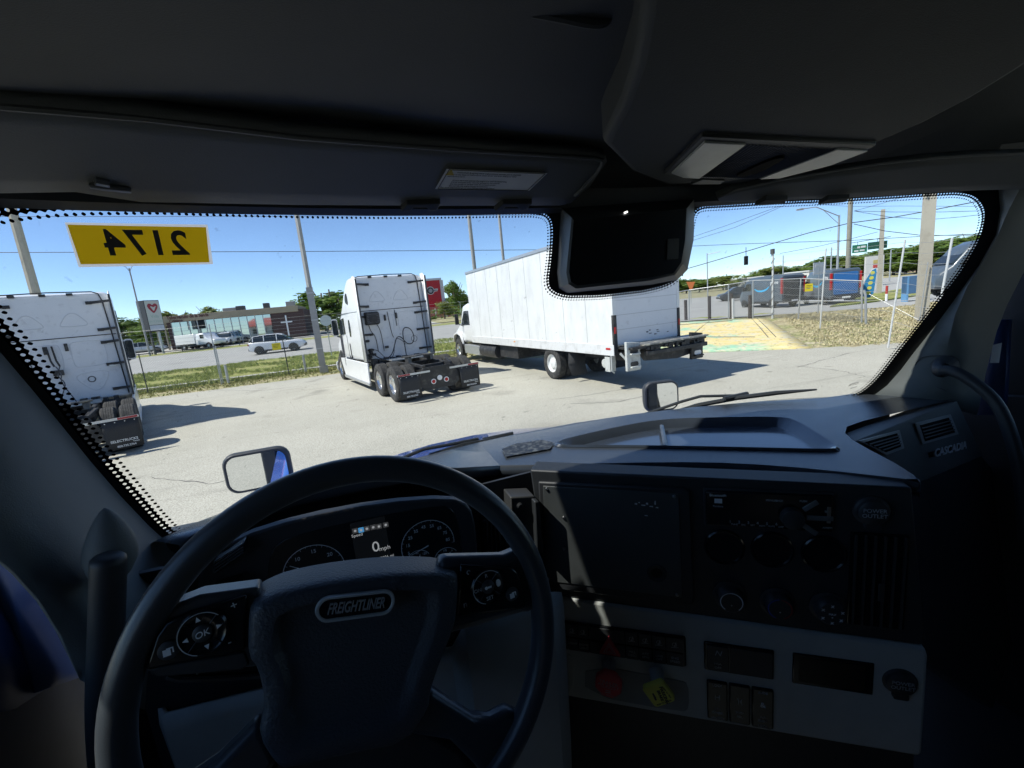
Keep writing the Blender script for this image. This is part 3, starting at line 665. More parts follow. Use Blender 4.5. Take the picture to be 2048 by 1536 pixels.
# switch bank with hazard button
bt, bb = (-0.019,1.672), (0.318,1.593)
sbox('switch_bank', srect(bt, bb), .004, .012, M_gloss, dash, .004)
bw, bh = bb[0] - bt[0], bt[1] - bb[1]
tops = ['FAN', 'MRR', 'WRK', 'DOME', None, 'JAKE', 'DPF', 'ABS', 'OVER']
bots = ['ENG INE', 'AMBT LIGHT', 'LIGHT', 'DOME LIGHT', None, 'HILL DESC', 'ATC SPIN', 'LINE OFF', 'ENG SPEED']
xs = [0, .105, .185, .265, .345, .60, .69, .78, .87, .985]
for k in range(9):
    x0, x1 = bt[0] + bw * xs[k] + .001, bt[0] + bw * xs[k + 1] - .001
    for r_ in (0, 1):
        z1 = bt[1] - .004 - r_ * bh * .5; z0 = z1 - bh * .5 + .006
        sbox('rocker_switch', [(x0, z0), (x1, z0), (x1, z1), (x0, z1)], .012, .0155 - .001 * r_, M_soft, dash, .001)
        if tops[k] and r_ == 0:
            c = ((x0 + x1) / 2, (z0 + z1) / 2)
            q = MB(SM); q.lathe([(.0045, .0158), (.0055, .0158)], 10, 'z', (c[0], c[1] + .001, 0))
            q.prism([(c[0] - .008, c[1] - .007), (c[0] + .008, c[1] - .006), (c[0] + .008, c[1] - .005), (c[0] - .008, c[1] - .006)], .0156, .0159)
            q.prism([(c[0] - .001, c[1] - .004), (c[0] + .001, c[1] - .004), (c[0] + .004, c[1] + .007), (c[0] + .003, c[1] + .008)], .0156, .0159); q.build('switch_symbol', M_dim, dash)
        if bots[k] and r_ == 1:
            w_ = bots[k].split()
            for j, s_ in enumerate(w_):
                stext('switch_print', s_, ((x0 + x1) / 2, (z0 + z1) / 2 + .004 - .009 * j), .0082, M_dim, dash, .0150)
hz = (0.146,1.623)
def tri(c, r): return [(c[0] + r * math.cos(R(a)), c[1] + r * math.sin(R(a)) * 1.12) for a in (90, 210, 330)]
sbox('hazard_button', tri((hz[0], hz[1] - .003), .030), .012, .022, mat('hazard_red', (.72, .09, .11), .45, var=.15, vscale=40), dash, .002)
for r0, r1 in ((.0175, .0145), (.0105, .0080)):
    a, c = tri((hz[0], hz[1] - .004), r0), tri((hz[0], hz[1] - .004), r1)
    q = MB(SM); q.add([(*p, .0224) for p in a + c], [(i, (i + 1) % 3, 3 + (i + 1) % 3, 3 + i) for i in range(3)]); q.build('hazard_print', mat('pink_print', (.6, .45, .47), .5), dash)
# second bank, rockers, cubby
a, c = (0.356,1.666), (0.496,1.593)
sbox('switch_bank', srect(a, c), .004, .011, M_gloss, dash, .004)
sbox('rocker_switch', srect((a[0] + .006, a[1] - .005), (a[0] + .36 * (c[0] - a[0]), c[1] + .005)), .011, .014, M_soft, dash)
stext('switch_symbol', 'N', (a[0] + .028, a[1] - .022), .018, M_dim, dash, .0144, shear=.3); stext('switch_print', 'HSA', (a[0] + .028, c[1] + .024), .008, M_dim, dash, .0144); stext('switch_print', 'OFF', (a[0] + .028, c[1] + .014), .008, M_dim, dash, .0144)
sbox('switch_blank', srect((a[0] + .38 * (c[0] - a[0]), a[1] - .005), (c[0] - .004, c[1] + .005)), .011, .013, M_soft, dash)
a, c = (0.359,1.567), (0.497,1.466)
labels3 = (('LOCK', '5TH', 'WHEEL'), ('', 'SUSP', 'REL'), ('SLIDE', 'AIR', 'SLIDE'))
for k in range(3):
    x0 = a[0] + (c[0] - a[0]) * k / 3 + .0015; x1 = a[0] + (c[0] - a[0]) * (k + 1) / 3 - .0015
    sbox('rocker_switch', [(x0, c[1]), (x1, c[1]), (x1, a[1]), (x0, a[1])], .004, .013, M_gloss, dash, .003)
    m_ = (x0 + x1) / 2
    stext('switch_print', labels3[k][0], (m_, a[1] - .008), .0078, M_dim, dash, .0134)
    stext('switch_symbol', ('H', ')(', '&')[k], (m_, a[1] - .040), .018, (M_dim, M_dim, M_print)[k], dash, .0134)
    stext('switch_print', labels3[k][1], (m_, c[1] + .030), .0078, M_dim, dash, .0134); stext('switch_print', labels3[k][2], (m_, c[1] + .020), .0078, M_dim, dash, .0134)
    stext('switch_print', ('UNLOCK', '', 'LOCK')[k], (m_, c[1] + .006), .0072, M_dim, dash, .0134)
a, c = (0.531,1.666), (0.676,1.591)
sbox('cubby_frame', srect(a, c), .004, .009, M_gloss, dash, .004)
sbox('cubby_hole', srect((a[0] + .012, a[1] - .008), (c[0] - .016, c[1] + .008)), .0085, .0095, M_frit, dash, 0)
# brake valves
rec_ = smooth_poly([(0.083,1.557), (0.304,1.551), (0.321,1.546), (0.322,1.48), (0.308,1.463), (0.075,1.464)], 1)
sbox('valve_recess', rec_, .004, .0075, mat('grey_recess', (.30, .32, .32), .6, var=.1, vscale=25, bump=.5, bscale=620), dash, .001)
sbox('access_cover', smooth_poly([(-0.089,1.571), (0.039,1.578), (0.054,1.569), (0.05,1.477), (0.033,1.462), (-0.1,1.456)], 1), .004, .0085, M_grey, dash, .002)
rk = (0.144,1.559); yk = (0.255,1.554)
for p, nm in ((rk, 0), (yk, 1)):
    q = MB(SM); q.cyl((p[0] - .004, p[1] + .010, .006), (p[0], p[1], .05), .017, .014, 16); q.build('valve_stem', M_grey, dash)
M_oct = mat('valve_red', (.80, .09, .11), .38, var=.12, vscale=30); M_yel = mat('valve_yellow', (.95, .90, .16), .42, var=.1, vscale=30)
q = MB(SM @ Matrix.Translation((rk[0], rk[1], 0)) @ Matrix.Rotation(R(-8), 4, 'Z')); q.prism([(.033 * math.cos(R(22.5 + 45 * i)), .036 * math.sin(R(22.5 + 45 * i))) for i in range(8)], .048, .064); q.build('trailer_valve_knob', M_oct, dash, bevel=.004, seg=3)
q = MB(SM @ Matrix.Translation((yk[0], yk[1], 0)) @ Matrix.Rotation(R(33), 4, 'Z')); q.prism(round_rect(-.027, .027, -.027, .027, .008), .046, .060); q.build('parking_valve_knob', M_yel, dash, bevel=.003, seg=3)
M_pinkp = mat('pale_pink_print', (.62, .42, .42), .5)
for s_, dy, sz in (('TRAILER', .008, .0115), ('AIR SUPPLY', .0, .0095), ('PUSH TO SUPPLY', -.006, .0042), ('PULL TO EVAC', -.025, .0055)):
    text('valve_print', s_, sz, M_pinkp, SM @ Matrix.Translation((rk[0], rk[1], 0)) @ Matrix.Rotation(R(-8), 4, 'Z') @ Matrix.Translation((0, dy, .0643)), dash)
for i in range(2):
    q = MB(SM @ Matrix.Translation((rk[0], rk[1], 0)) @ Matrix.Rotation(R(-8), 4, 'Z')); q.prism([(-.007, -.014 + .006 * i * -1), (.007, -.015 - .005 * i), (.006, -.0115 - .005 * i), (-.004, -.012 - .005 * i)], .0640, .0643); q.build('valve_symbol', M_pinkp, dash)
YM = SM @ Matrix.Translation((yk[0], yk[1], .0603)) @ Matrix.Rotation(R(-70), 4, 'Z')
text('valve_print', 'PARKING', .0105, M_blk, YM @ Matrix.Translation((.002, .012, 0)), dash, bold=.0002); text('valve_print', 'BRAKE', .009, M_blk, YM @ Matrix.Translation((.002, .003, 0)), dash, bold=.0002)
for a_, s_ in ((33, 'PUSH TO RELEASE'), (123, 'PULL TO APPLY')):
    text('valve_print', s_, .0045, M_blk, SM @ Matrix.Translation((yk[0], yk[1], .0603)) @ Matrix.Rotation(R(a_), 4, 'Z') @ Matrix.Translation((0, -.021, 0)), dash)
q = MB(YM); q.prism([(-.006, -.013), (.012, -.013), (.012, -.009), (.004, -.008), (-.006, -.009)], -.0001, .0002); q.build('valve_symbol', M_blk, dash)
# below the grey panel
low_ = sbox('lower_console', [(-0.159,1.434), (-0.021,1.446), (0.323,1.45), (0.762,1.459), (0.791,0.934), (-0.266,0.425)], -.12, -.012, M_blk, dash, .004)
q = MB(SM); q.prism([(p[0], p[1]) for p in [(-0.027,1.375), (-0.016,1.377), (0,1.343), (-0.009,1.322), (-0.019,1.342)]], -.010, -.004); q.build('yellow_tag', mat('tag_yellow', (.55, .48, .05), .5, var=.15), dash)
# knee panel behind the wheel and the wing that joins cluster and stack
q = MB(); kp_ = [(-.46, .86, 1.83), (-.42, .80, 1.83), (-.1, .77, 1.83), (.06, .74, 1.83), (.085, .69, 1.91), (.15, .68, 1.92), (.25, .69, 1.92), (.30, .76, 1.86), (.345, .925, 1.74)]
q.loft([[(x, y, z) for x, y, z in kp_], [(x, y - .006, z - .03) for x, y, z in kp_], [(x, y + .02, 1.46) for x, y, z in kp_], [(x, y + .06, 1.10) for x, y, z in kp_]], closed=False, caps=False)
q.build('knee_panel', M_grey, dash, smooth=40, thick=.01)
q = MB(); q.loft([[(-.45, .83, 1.70), (.10, .86, 1.70), (.16, .95, 1.70), (.34, .97, 1.70)], [(-.45, .83, 2.08), (.10, .83, 2.06), (.16, .97, 2.04), (.34, .985, 2.04)]], closed=False, caps=False)
q.build('cluster_wing', M_soft, dash, smooth=0, thick=.01)
q = MB(); fw = [-.62, -.46, -.2, .1, .4, .7, 1.0, 1.3, 1.5, 1.68]
q.loft([[(x, ws_y(max(-.46, min(1.46, x)), 2.04) - .02, 2.045) for x in fw], [(x, 1.02, 1.9) for x in fw], [(x, 1.06, .95) for x in fw]], closed=False, caps=False); q.build('firewall', M_blk, cab)
CM = frame((0, .80, 0), (1, 0, 0), (0, 0, 1))
def cbox(nm, poly, d0, d1, m, par, bev=.001):
    q = MB(CM); q.prism(poly, d0, d1); return q.build(nm, m, par, bevel=bev)
clu = cbox('cluster_surround', smooth_poly([(-0.32,2.079), (-0.26,2.112), (-0.158,2.123), (-0.024,2.119), (0.103,2.099), (0.14,2.074), (0.146,2.02), (0.135,1.868), (-0.337,1.973)], 1), -.02, .004, M_soft, dash, .004)
M_dial = mat('dial_black', (.012, .013, .015), .3, var=.2, vscale=25)
cbox('cluster_lens', smooth_poly([(-0.219,2.059), (-0.199,2.091), (-0.146,2.096), (-0.045,2.097), (0.064,2.091), (0.099,2.084), (0.11,2.061), (0.114,1.941), (-0.226,2.004)], 1), .003, .006, M_dial, dash, .002)
gL, gR = (-0.15,2.02), (0.05,2.017)
def dial(c, r, a0, a1, marks, needle, size, nd=.7):
    o = arc_pts(c, r, a0, a1, 40); i = arc_pts(c, r - .0012, a0, a1, 40)
    q = MB(CM); q.add([(p[0], p[1], .0068) for p in o + i], [(k, k + 1, 41 + k + 1, 41 + k) for k in range(40)]); q.build('gauge_ring', M_print, dash)
    q = MB(CM)
    for k in range(21):
        a = R(a0 + (a1 - a0) * k / 20); rr = r * (.90 if k % 4 == 0 else .94)
        q.tube([(c[0] + rr * math.cos(a), c[1] + rr * math.sin(a), .0066), (c[0] + r * .98 * math.cos(a), c[1] + r * .98 * math.sin(a), .0066)], .0004, 4)
    q.build('gauge_ticks', M_dim, dash)
    for k, s_ in enumerate(marks):
        a = R(a0 + (a1 - a0) * (k + .6) / len(marks)); text('gauge_number', s_, size, M_print, CM @ Matrix.Translation((c[0] + r * .76 * math.cos(a), c[1] + r * .76 * math.sin(a), .0066)), dash)
    a = R(needle); q = MB(CM); q.tube([(c[0], c[1], .009), (c[0] + r * nd * math.cos(a), c[1] + r * nd * math.sin(a), .009)], [.0012, .0005], 5); q.build('gauge_needle', M_print, dash)
dial(gL, .051, 195, -18, ['5', '10', '15', '20', '25'], 147, .0095, .85)
dial(gR, .050, 205, -8, ['5', '15', '25', '35', '45', '55', '65', '75', '85'], 198, .0085)
dial((0.029,1.988), .024, 170, 30, ['60', '90', '120'], 78, .006); dial((0.081,1.979), .024, 170, 30, ['E', '1/2', 'F'], 60, .006)
cbox('display', srect((-0.08,2.094), (-0.02,1.992)), .0055, .0072, mat('display_black', (.010, .011, .013), .2, emit=(.0015, .0018, .0022), estr=1), dash, .0005)
M_scr = mat('screen_white', (.3, .3, .3), .5, emit=(.16, .165, .17), estr=1.); M_scrb = mat('screen_blue', (.05, .2, .4), .5, emit=(.03, .13, .26), estr=1.); M_scrg = mat('screen_grey', (.1, .1, .1), .5, emit=(.02, .02, .02), estr=1.)
for k, p in enumerate([(-0.073,2.079), (-0.063,2.078), (-0.053,2.078), (-0.042,2.078), (-0.032,2.077), (-0.02,2.077)]):
    cbox('display_icon', round_rect(p[0] - .0048, p[0] + .0048, p[1] - .0048, p[1] + .0048, .001), .0072, .0075, M_scrb if k == 1 else M_scrg, dash, 0)
    q = MB(CM); q.lathe([(0, .0078), (.0024, .0077)], 6 + k % 3, 'z', (p[0], p[1], 0)); q.build('display_icon', M_scr, dash)
for s_, p, sz in (('0', (-0.043,2.039), .028), ('mph', (-0.028,2.033), .0115), ('Speed', (-0.071,2.07), .008), ('353906 mi', (-0.03,2.015), .0075), ('30 °C', (-0.066,2.017), .0075), ('N', (-0.021,2.004), .013)):
    text('display_text', s_, sz, M_scr, CM @ Matrix.Translation((p[0], p[1], .0076)), dash, ext=.0001)
def vent(nm, pts, n_s, vert=True, y=.80):
    q = MB(); q.prism(pts, y - .012, y + .02, 'y'); q.build(nm, M_gloss, dash, bevel=.002)
    for k in range(1, n_s):
        t = k / n_s
        a, c = (lerp(pts[0], pts[1], t), lerp(pts[3], pts[2], t)) if vert else (lerp(pts[0], pts[3], t), lerp(pts[1], pts[2], t))
        q = MB(); q.tube([(a[0], y - .016, a[1]), (c[0], y - .016, c[1])], .0017, 5); q.build('vent_slat', M_soft, dash)
vent('dash_vent', [(0.186,1.968), (0.232,1.967), (0.227,1.851), (0.178,1.858)], 5, True, .94)
vent('dash_vent', [(-0.287,2.092), (-0.24,2.113), (-0.242,2.095), (-0.286,2.072)], 4, False, .78)
vent('dash_vent', [(-0.296,2.05), (-0.256,2.053), (-0.261,2.016), (-0.3,2.015)], 5, True, .77)
q = MB(); q.prism([(0.252,2.021), (0.311,2.01), (0.301,1.852), (0.243,1.863)], .905, .96, 'y'); dev = q.build('switch_plate', mat('plate_grey', (.055, .057, .058), .45, var=.15, vscale=20), dash, bevel=.003)
q = MB(); p = (0.272,0.902,1.996); q.lathe([(.007, .004), (.008, 0), (.004, -.003), (0, -.003)], 16, 'y', p); q.build('key_switch', M_soft, dash)
q = MB(); q.prism([(0.302,2.007), (0.314,2.004), (0.313,1.878), (0.297,1.875)], .885, .96, 'y'); q.build('plate_bracket', M_blk, dash, bevel=.003)

# ---- steering column, stalk and wheel
WO = Vector((-.053, .469, 2.067)); a_, b_ = R(10.03), R(7.54)
WU = Vector((math.cos(b_), math.sin(b_), 0)); WV = Vector((-math.sin(b_) * math.sin(a_), math.cos(b_) * math.sin(a_), math.cos(a_)))
WM = frame(WO, WU, WV)
col_ = empty('steering_column'); col_.parent = cab
q = MB(WM); q.lathe([(.04, -.05), (.06, -.07), (.07, -.12), (.07, -.30)], 20, 'z', (0, -.085, 0)); q.build('column_shroud', M_blk, col_, smooth=50)
q = MB(WM); st = smooth_poly([(-0.19,0.051), (-0.186,0.067), (-0.18,0.076), (-0.149,0.068), (-0.1,0.048), (-0.047,0.023), (-0.053,-0.009), (-0.106,0.013), (-0.155,0.031), (-0.181,0.042)], 1); q.prism(st, -.075, -.045); q.build('stalk', M_gloss, col_, bevel=.008, seg=3)
q = MB(WM); q.tube([(p[0], p[1], -.044) for p in [(-0.189,0.049), (-0.181,0.042), (-0.155,0.031), (-0.106,0.013), (-0.088,0.009)]], .003, 6); q.tube([(p[0], p[1], -.043) for p in [(-0.164,0.041), (-0.157,0.061), (-0.154,0.062)]], .0012, 4); q.build('stalk_edge', M_soft, col_)
for s_, p, sz in (('\\|/', (-0.17,0.064), .010), ('V', (-0.121,0.044), .013), ('>', (-0.144,0.042), .012), ('o', (-0.137,0.04), .010), ('II', (-0.107,0.032), .014)):
    text('stalk_print', s_, sz, M_print, WM @ Matrix.Translation((p[0], p[1], -.0445)), col_)
wheel = empty('steering_wheel'); wheel.parent = cab
RR = .2205
q = MB(WM); nb, nr = 96, 20; vs = []; fs = []
for i in range(nb):
    t = 2 * math.pi * i / nb
    for j in range(nr):
        p = 2 * math.pi * j / nr; rr = RR + .0150 * math.cos(p); vs.append((rr * math.cos(t), rr * math.sin(t), .0165 * math.sin(p)))
for i in range(nb):
    for j in range(nr): fs.append((i * nr + j, ((i + 1) % nb) * nr + j, ((i + 1) % nb) * nr + (j + 1) % nr, i * nr + (j + 1) % nr))
q.add(vs, fs); q.build('rim', M_wheel, wheel, smooth=180)
HUB = [(-0.099,0.123), (-0.088,0.126), (-0.069,0.128), (-0.031,0.124), (0.016,0.115), (0.065,0.102), (0.113,0.084), (0.117,0.076), (0.109,0.043), (0.103,0.024), (0.089,0.003), (0.071,-0.023), (0.059,-0.045), (0.056,-0.059), (0.025,-0.086), (-0.037,-0.066), (-0.095,-0.052), (-0.103,-0.042), (-0.113,-0.009), (-0.106,0.008), (-0.102,0.029), (-0.103,0.06), (-0.109,0.074), (-0.105,0.101)]
HUB = [(p[0] * .98, p[1] * .975 - .0055) for p in smooth_poly(HUB, 1)]
hc = (sum(p[0] for p in HUB) / len(HUB), sum(p[1] for p in HUB) / len(HUB))
def shr(k, dz, dy=0.): return [(hc[0] + (p[0] - hc[0]) * k, hc[1] + (p[1] - hc[1]) * k + dy, dz) for p in HUB]
q = MB(WM); q.loft([shr(.97, -.05), shr(1., -.02), shr(1., .008), shr(.985, .016), shr(.955, .0215), shr(.92, .0235), shr(.80, .0250), shr(.76, .0245, .003), shr(.70, .0175, .007), shr(.66, .0165, .008), shr(.4, .0170, .014)], caps=True)
hub = q.build('airbag_cover', M_hub, wheel, smooth=42)
BC = (-0.002,0.083); BU = Vector(((0.039,0.073)[0] - (-0.039,0.092)[0], (0.039,0.073)[1] - (-0.039,0.092)[1], 0))
BM = WM @ frame((BC[0], BC[1], .0262), BU, (-BU.y, BU.x, 0)); BL = BU.length
q = MB(BM); q.loft([[(*p, 0) for p in round_rect(-BL / 2, BL / 2, -.0135, .0135, .0134, 8)], [(*p, .004) for p in round_rect(-BL / 2 + .001, BL / 2 - .001, -.0125, .0125, .0124, 8)], [(*p, .004) for p in round_rect(-BL / 2 + .003, BL / 2 - .003, -.0105, .0105, .0104, 8)], [(*p, .002) for p in round_rect(-BL / 2 + .004, BL / 2 - .004, -.0095, .0095, .0094, 8)]], caps=False)
q.build('badge_ring', mat('badge_rim', (.62, .64, .66), .22, .35), wheel, smooth=30)
q = MB(BM); q.prism(round_rect(-BL / 2 + .003, BL / 2 - .003, -.0105, .0105, .0104, 8), 0, .0021); q.build('badge_field', M_gloss, wheel)
text('badge_text', 'FREIGHTLINER', .0155, mat('badge_silver', (.34, .35, .37), .3, .2), BM @ Matrix.Translation((0, 0, .003)), wheel, shear=.28, squash=BL * .80 / .1135, ext=.0008, bold=.0002)
# spokes
def wbox(nm, pts, d0, d1, m, par, bev=.004, seg=2):
    q = MB(WM); q.prism(pts, d0, d1); return q.build(nm, m, par, bevel=bev, seg=seg)
wbox('spoke', [(-0.184,0.098), (-0.199,0.09), (-0.192,0.119), (-0.167,0.132), (-0.139,0.135), (-0.088,0.125), (-0.101,0.047), (-0.15,0.061), (-0.187,0.075)], -.026, .004, M_wheel, wheel, .010, 3)
wbox('spoke', [(0.099,0.093), (0.181,0.068), (0.211,0.069), (0.223,0.028), (0.209,-0.018), (0.192,-0.012), (0.123,-0.005), (0.077,0.003)], -.026, .004, M_wheel, wheel, .010, 3)
wbox('spoke', [(-0.109,-0.007), (-0.098,-0.055), (-0.129,-0.08), (-0.16,-0.083), (-0.196,-0.061), (-0.194,-0.043), (-0.152,-0.032)], -.026, .002, M_wheel, wheel, .010, 3)
wbox('spoke', [(0.056,-0.052), (0.066,-0.06), (0.107,-0.112), (0.128,-0.124), (0.153,-0.123), (0.177,-0.148), (0.131,-0.202), (0.102,-0.177), (0.073,-0.124), (0.022,-0.089)], -.026, .002, M_wheel, wheel, .010, 3)
wbox('lower_bezel', [(-0.098,-0.051), (-0.037,-0.065), (0.026,-0.087), (0.052,-0.104), (0.087,-0.147), (0.11,-0.204), (0.109,-0.28), (-0.13,-0.141), (-0.14,-0.094)], -.030, -.010, M_soft, wheel, .008, 3)
padl = wbox('control_pad', [(-0.187,0.084), (-0.184,0.092), (-0.175,0.112), (-0.166,0.121), (-0.147,0.124), (-0.099,0.123), (-0.104,0.1), (-0.109,0.07)], .002, .010, M_gloss, wheel, .0025)
wbox('pad_trim', [(-0.188,0.084), (-0.11,0.068), (-0.108,0.054), (-0.115,0.051), (-0.182,0.073)], .0, .006, M_soft, wheel, .002)
padr = wbox('control_pad', [(0.12,0.08), (0.185,0.054), (0.191,0.047), (0.196,0.023), (0.195,0.002), (0.19,-0.002), (0.104,0.022)], .002, .010, M_gloss, wheel, .0025)
def wlathe(nm, c, prof, m, n=28):
    q = MB(WM); q.lathe(prof, n, 'z', (c[0], c[1], 0)); return q.build(nm, m, wheel, smooth=40)
def wring(nm, c, r, w, a0, a1, d, m):
    o = arc_pts(c, r + w, a0, a1, 20); i = arc_pts(c, r, a0, a1, 20)
    q = MB(WM); q.add([(p[0], p[1], d) for p in o + i], [(k, k + 1, 21 + k + 1, 21 + k) for k in range(20)]); q.build(nm, m, wheel)
for c, ok in (((-0.139,0.102), True), ((0.148,0.044), False)):
    wlathe('button_dial', c, [(.0215, .010), (.0215, .0125), (.0195, .0145), (.0175, .013), (.009, .013)], M_gloss)
    wlathe('centre_button', c, [(.0082, .012), (.0082, .0145), (.007, .0155), (0, .0157)], M_soft)
    wring('dial_edge', c, .0193, .0009, 40, 250, .0149, M_dim)
    for a in (45, 135, 225, 315):
        q = MB(WM); q.tube([(c[0] + .009 * math.cos(R(a)), c[1] + .009 * math.sin(R(a)), .0133), (c[0] + .0195 * math.cos(R(a)), c[1] + .0195 * math.sin(R(a)), .0146)], .0004, 4); q.build('button_gap', M_frit, wheel)
    if ok:
        for a in (98, 8, 188, 278):
            t = [(c[0] + .0138 * math.cos(R(a)) + .0028 * math.cos(R(a + k)), c[1] + .0138 * math.sin(R(a)) + .0028 * math.sin(R(a + k))) for k in (0, 130, 230)]
            q = MB(WM); q.prism(t, .0134, .0142); q.build('arrow_mark', M_print, wheel)
        text('button_print', 'OK', .0085, M_print, WM @ Matrix.Translation((c[0], c[1], .0159)) @ Matrix.Rotation(R(9), 4, 'Z'), wheel, shear=.2)
    else:
        for a, s_ in ((90, 'R'), (180, 'ON'), (270, 'SET')):
            text('button_print', s_, .0062, M_dim, WM @ Matrix.Translation((c[0] + .0138 * math.cos(R(a)), c[1] + .0138 * math.sin(R(a)), .0142)), wheel)
        q = MB(WM); q.prism(smooth_poly([(c[0] + .011, c[1] - .004), (c[0] + .016, c[1] - .004), (c[0] + .017, c[1] + .001), (c[0] + .015, c[1] + .005), (c[0] + .011, c[1] + .004)], 1), .0134, .0142); q.build('button_wear', M_print, wheel)
        q = MB(WM); q.prism(circle(.002, 10, (c[0] - .003, c[1])), .0155, .0160); q.prism([(c[0] - .001, c[1] - .0012), (c[0] + .004, c[1] - .0012), (c[0] + .004, c[1] + .0012), (c[0] - .001, c[1] + .0012)], .0155, .0160); q.build('button_print', M_print, wheel)
for p, sh in (((-0.167,0.096), 0), ((0.178,0.023), 1)):
    wlathe('side_button', p, [(.0085, .010), (.0085, .0125), (.006, .0135), (0, .0135)], M_soft, 20)
    q = MB(WM); q.prism([(p[0] - .004, p[1] - .004), (p[0] + .002, p[1] - .004), (p[0] + .002, p[1] - .002), (p[0] + .002, p[1] + .002), (p[0] - .004, p[1] + .002)], .0135, .0140); q.prism([(p[0] - .001, p[1] + .003), (p[0] + .0045, p[1] + .003), (p[0] + .0045, p[1] - .002), (p[0] + .0035, p[1] - .002), (p[0] + .0035, p[1] + .002), (p[0] - .001, p[1] + .002)], .0135, .0140); q.build('button_print', M_print, wheel)
for s_, p in (('+', (-0.111,0.117)), ('-', (-0.12,0.084)), ('c', (0.128,0.069)), ('n', (0.117,0.032))):
    text('button_print', s_, .011, M_dim, WM @ Matrix.Translation((p[0], p[1], .0102)) @ Matrix.Rotation(R(9 if s_ in '+-' else -40 if s_ == 'c' else 0), 4, 'Z'), wheel)

# ---- doors, floor, back wall
for side, x0 in ((-1, -.66), (1, 1.80)):
    dr = empty('door'); dr.parent = cab
    q = MB(); yf = 1.35 if side < 0 else 1.02
    q = MB(); q.prism([(-1.2, .9), (yf, .9), (yf, 1.98), (1.0, 2.02), (.72, 2.05), (-.2, 2.10), (-1.2, 2.12)], x0, x0 + side * .09, 'x'); q.build('door_panel', M_blk, dr, bevel=.01)
    q = MB(); q.prism([(-.2, 2.12), (-.2, 2.80), (-.30, 2.80), (-.30, 2.12)], x0, x0 + side * .06, 'x'); q.prism([(-1.2, 2.78), (.53, 2.78), (.53, 2.90), (-1.2, 2.88)], x0 + side * .001, x0 + side * .059, 'x'); q.prism([(.70, 2.05), (1.04, 2.02), (.80, 2.50), (.70, 2.70), (.60, 2.82), (.48, 2.82)], x0 + side * .002, x0 + side * .058, 'x'); q.build('door_frame', M_blk, dr)
    q = MB(); q.add([(x0 + side * .03, -.2, 2.10), (x0 + side * .03, .72, 2.05), (x0 + side * .03, .51, 2.80), (x0 + side * .03, -.2, 2.80)], [(0, 1, 2, 3)]); q.build('door_window', M_dglass, dr)
for s_, x0 in ((-1, -.66), (1, 1.80)):
    q = MB(); q.tube([(x0 - s_ * .06, .60, 2.76), (x0 - s_ * .02, .45, 2.83), (x0, .2, 2.85), (x0, -1.5, 2.88)], [.03, .05, .06, .06], 10); q.build('roof_rail_trim', M_head, cab, smooth=60)
q = MB(); q.box(-.72, 1.86, -1.62, -1.58, .9, 3.0); q.build('back_wall', M_head, cab)
q = MB(); q.box(-.66, 1.80, -1.6, 1.2, .95, 1.0); q.build('floor_mat', M_blk, cab)
q = MB(); q.box(-.76, -.70, -1.62, -.31, 2.0, 3.0); q.box(1.84, 1.90, -1.62, -.31, 2.0, 3.0); q.build('cab_side', M_blue, cab)
for x in (-.08, 1.12):
    se = empty('seat'); se.parent = cab
    q = MB(); q.box(x - .27, x + .27, -.62, -.12, 1.45, 1.62); q.build('seat_cushion', M_head, se, bevel=.05, seg=3)
    q = MB(); q.box(x - .26, x + .26, -.80, -.62, 1.55, 2.36); q.build('backrest', M_head, se, bevel=.05, seg=3)
# blue painted body: cowl, hood, roof skin
rx = (-.7, -.5, -.3, -.1, .1, .3, .5, .7, .9, 1.1, 1.3, 1.5, 1.82)
q = MB(); q.loft([[(x, ws_y(max(-.5, min(1.55, x)), 2.66) + .01, 2.69) for x in rx], [(x, .6, 2.90) for x in rx], [(x, -1.6, 3.08) for x in rx]], closed=False, caps=False)
q.build('roof', M_blue, cab, thick=-.01)
hx = [-.62, -.5, -.3, 0, .26, .52, .78, 1.04, 1.34, 1.54, 1.66]
q = MB()
def hz_(x, y): c = (x - .52) / 1.14; return 1.918 - .02 * (y - 1.3) - .155 * (y - 1.3) ** 1.25 - .17 * c * c - .05 * abs(c) ** 4
q.loft([[(x, y, hz_(x, y)) for x in hx] for y in (1.36, 1.5, 1.7, 1.95, 2.2, 2.45, 2.6)] + [[(x, 2.7, 1.3) for x in hx], [(x, 2.72, .6) for x in hx]], closed=False, caps=False)
hood = q.build('hood', M_blue, cab, smooth=50, thick=.02)
for s_ in (-1, 1):
    q = MB(); x = .52 + 1.14 * s_; q.loft([[(x, y, hz_(x, y)) for y in (1.36, 1.95, 2.6)], [(x + .04 * s_, y, 1.2) for y in (1.36, 1.95, 2.6)], [(x + .04 * s_, y, .8) for y in (1.36, 1.95, 2.6)]], closed=False, caps=False); q.build('fender', M_blue, cab, thick=.02)
q = MB(); q.loft([[(x, ws_y(max(-.5, min(1.5, x)), 2.0) + .01, 1.985) for x in hx], [(x, 1.40 + .0 * x, 1.93) for x in hx]], closed=False, caps=False); q.build('cowl', M_blk, cab)
q = MB(); side = [(-0.64,0.889,2.182), (-0.64,0.929,2.098), (-0.64,0.961,2.03), (-0.64,0.986,1.93), (-0.64,1.002,1.828), (-0.64,1.006,1.807), (-0.64,0.91,1.863), (-0.64,0.914,1.915), (-0.64,0.911,1.996), (-0.64,0.897,2.071), (-0.64,0.871,2.132)]
q.add(side, [tuple(range(len(side)))]); q.build('door_sill_edge', mat('blue_door_paint', (.020, .075, .23), .55, var=.12, vscale=6, bump=.15, bscale=300), cab, thick=.008)
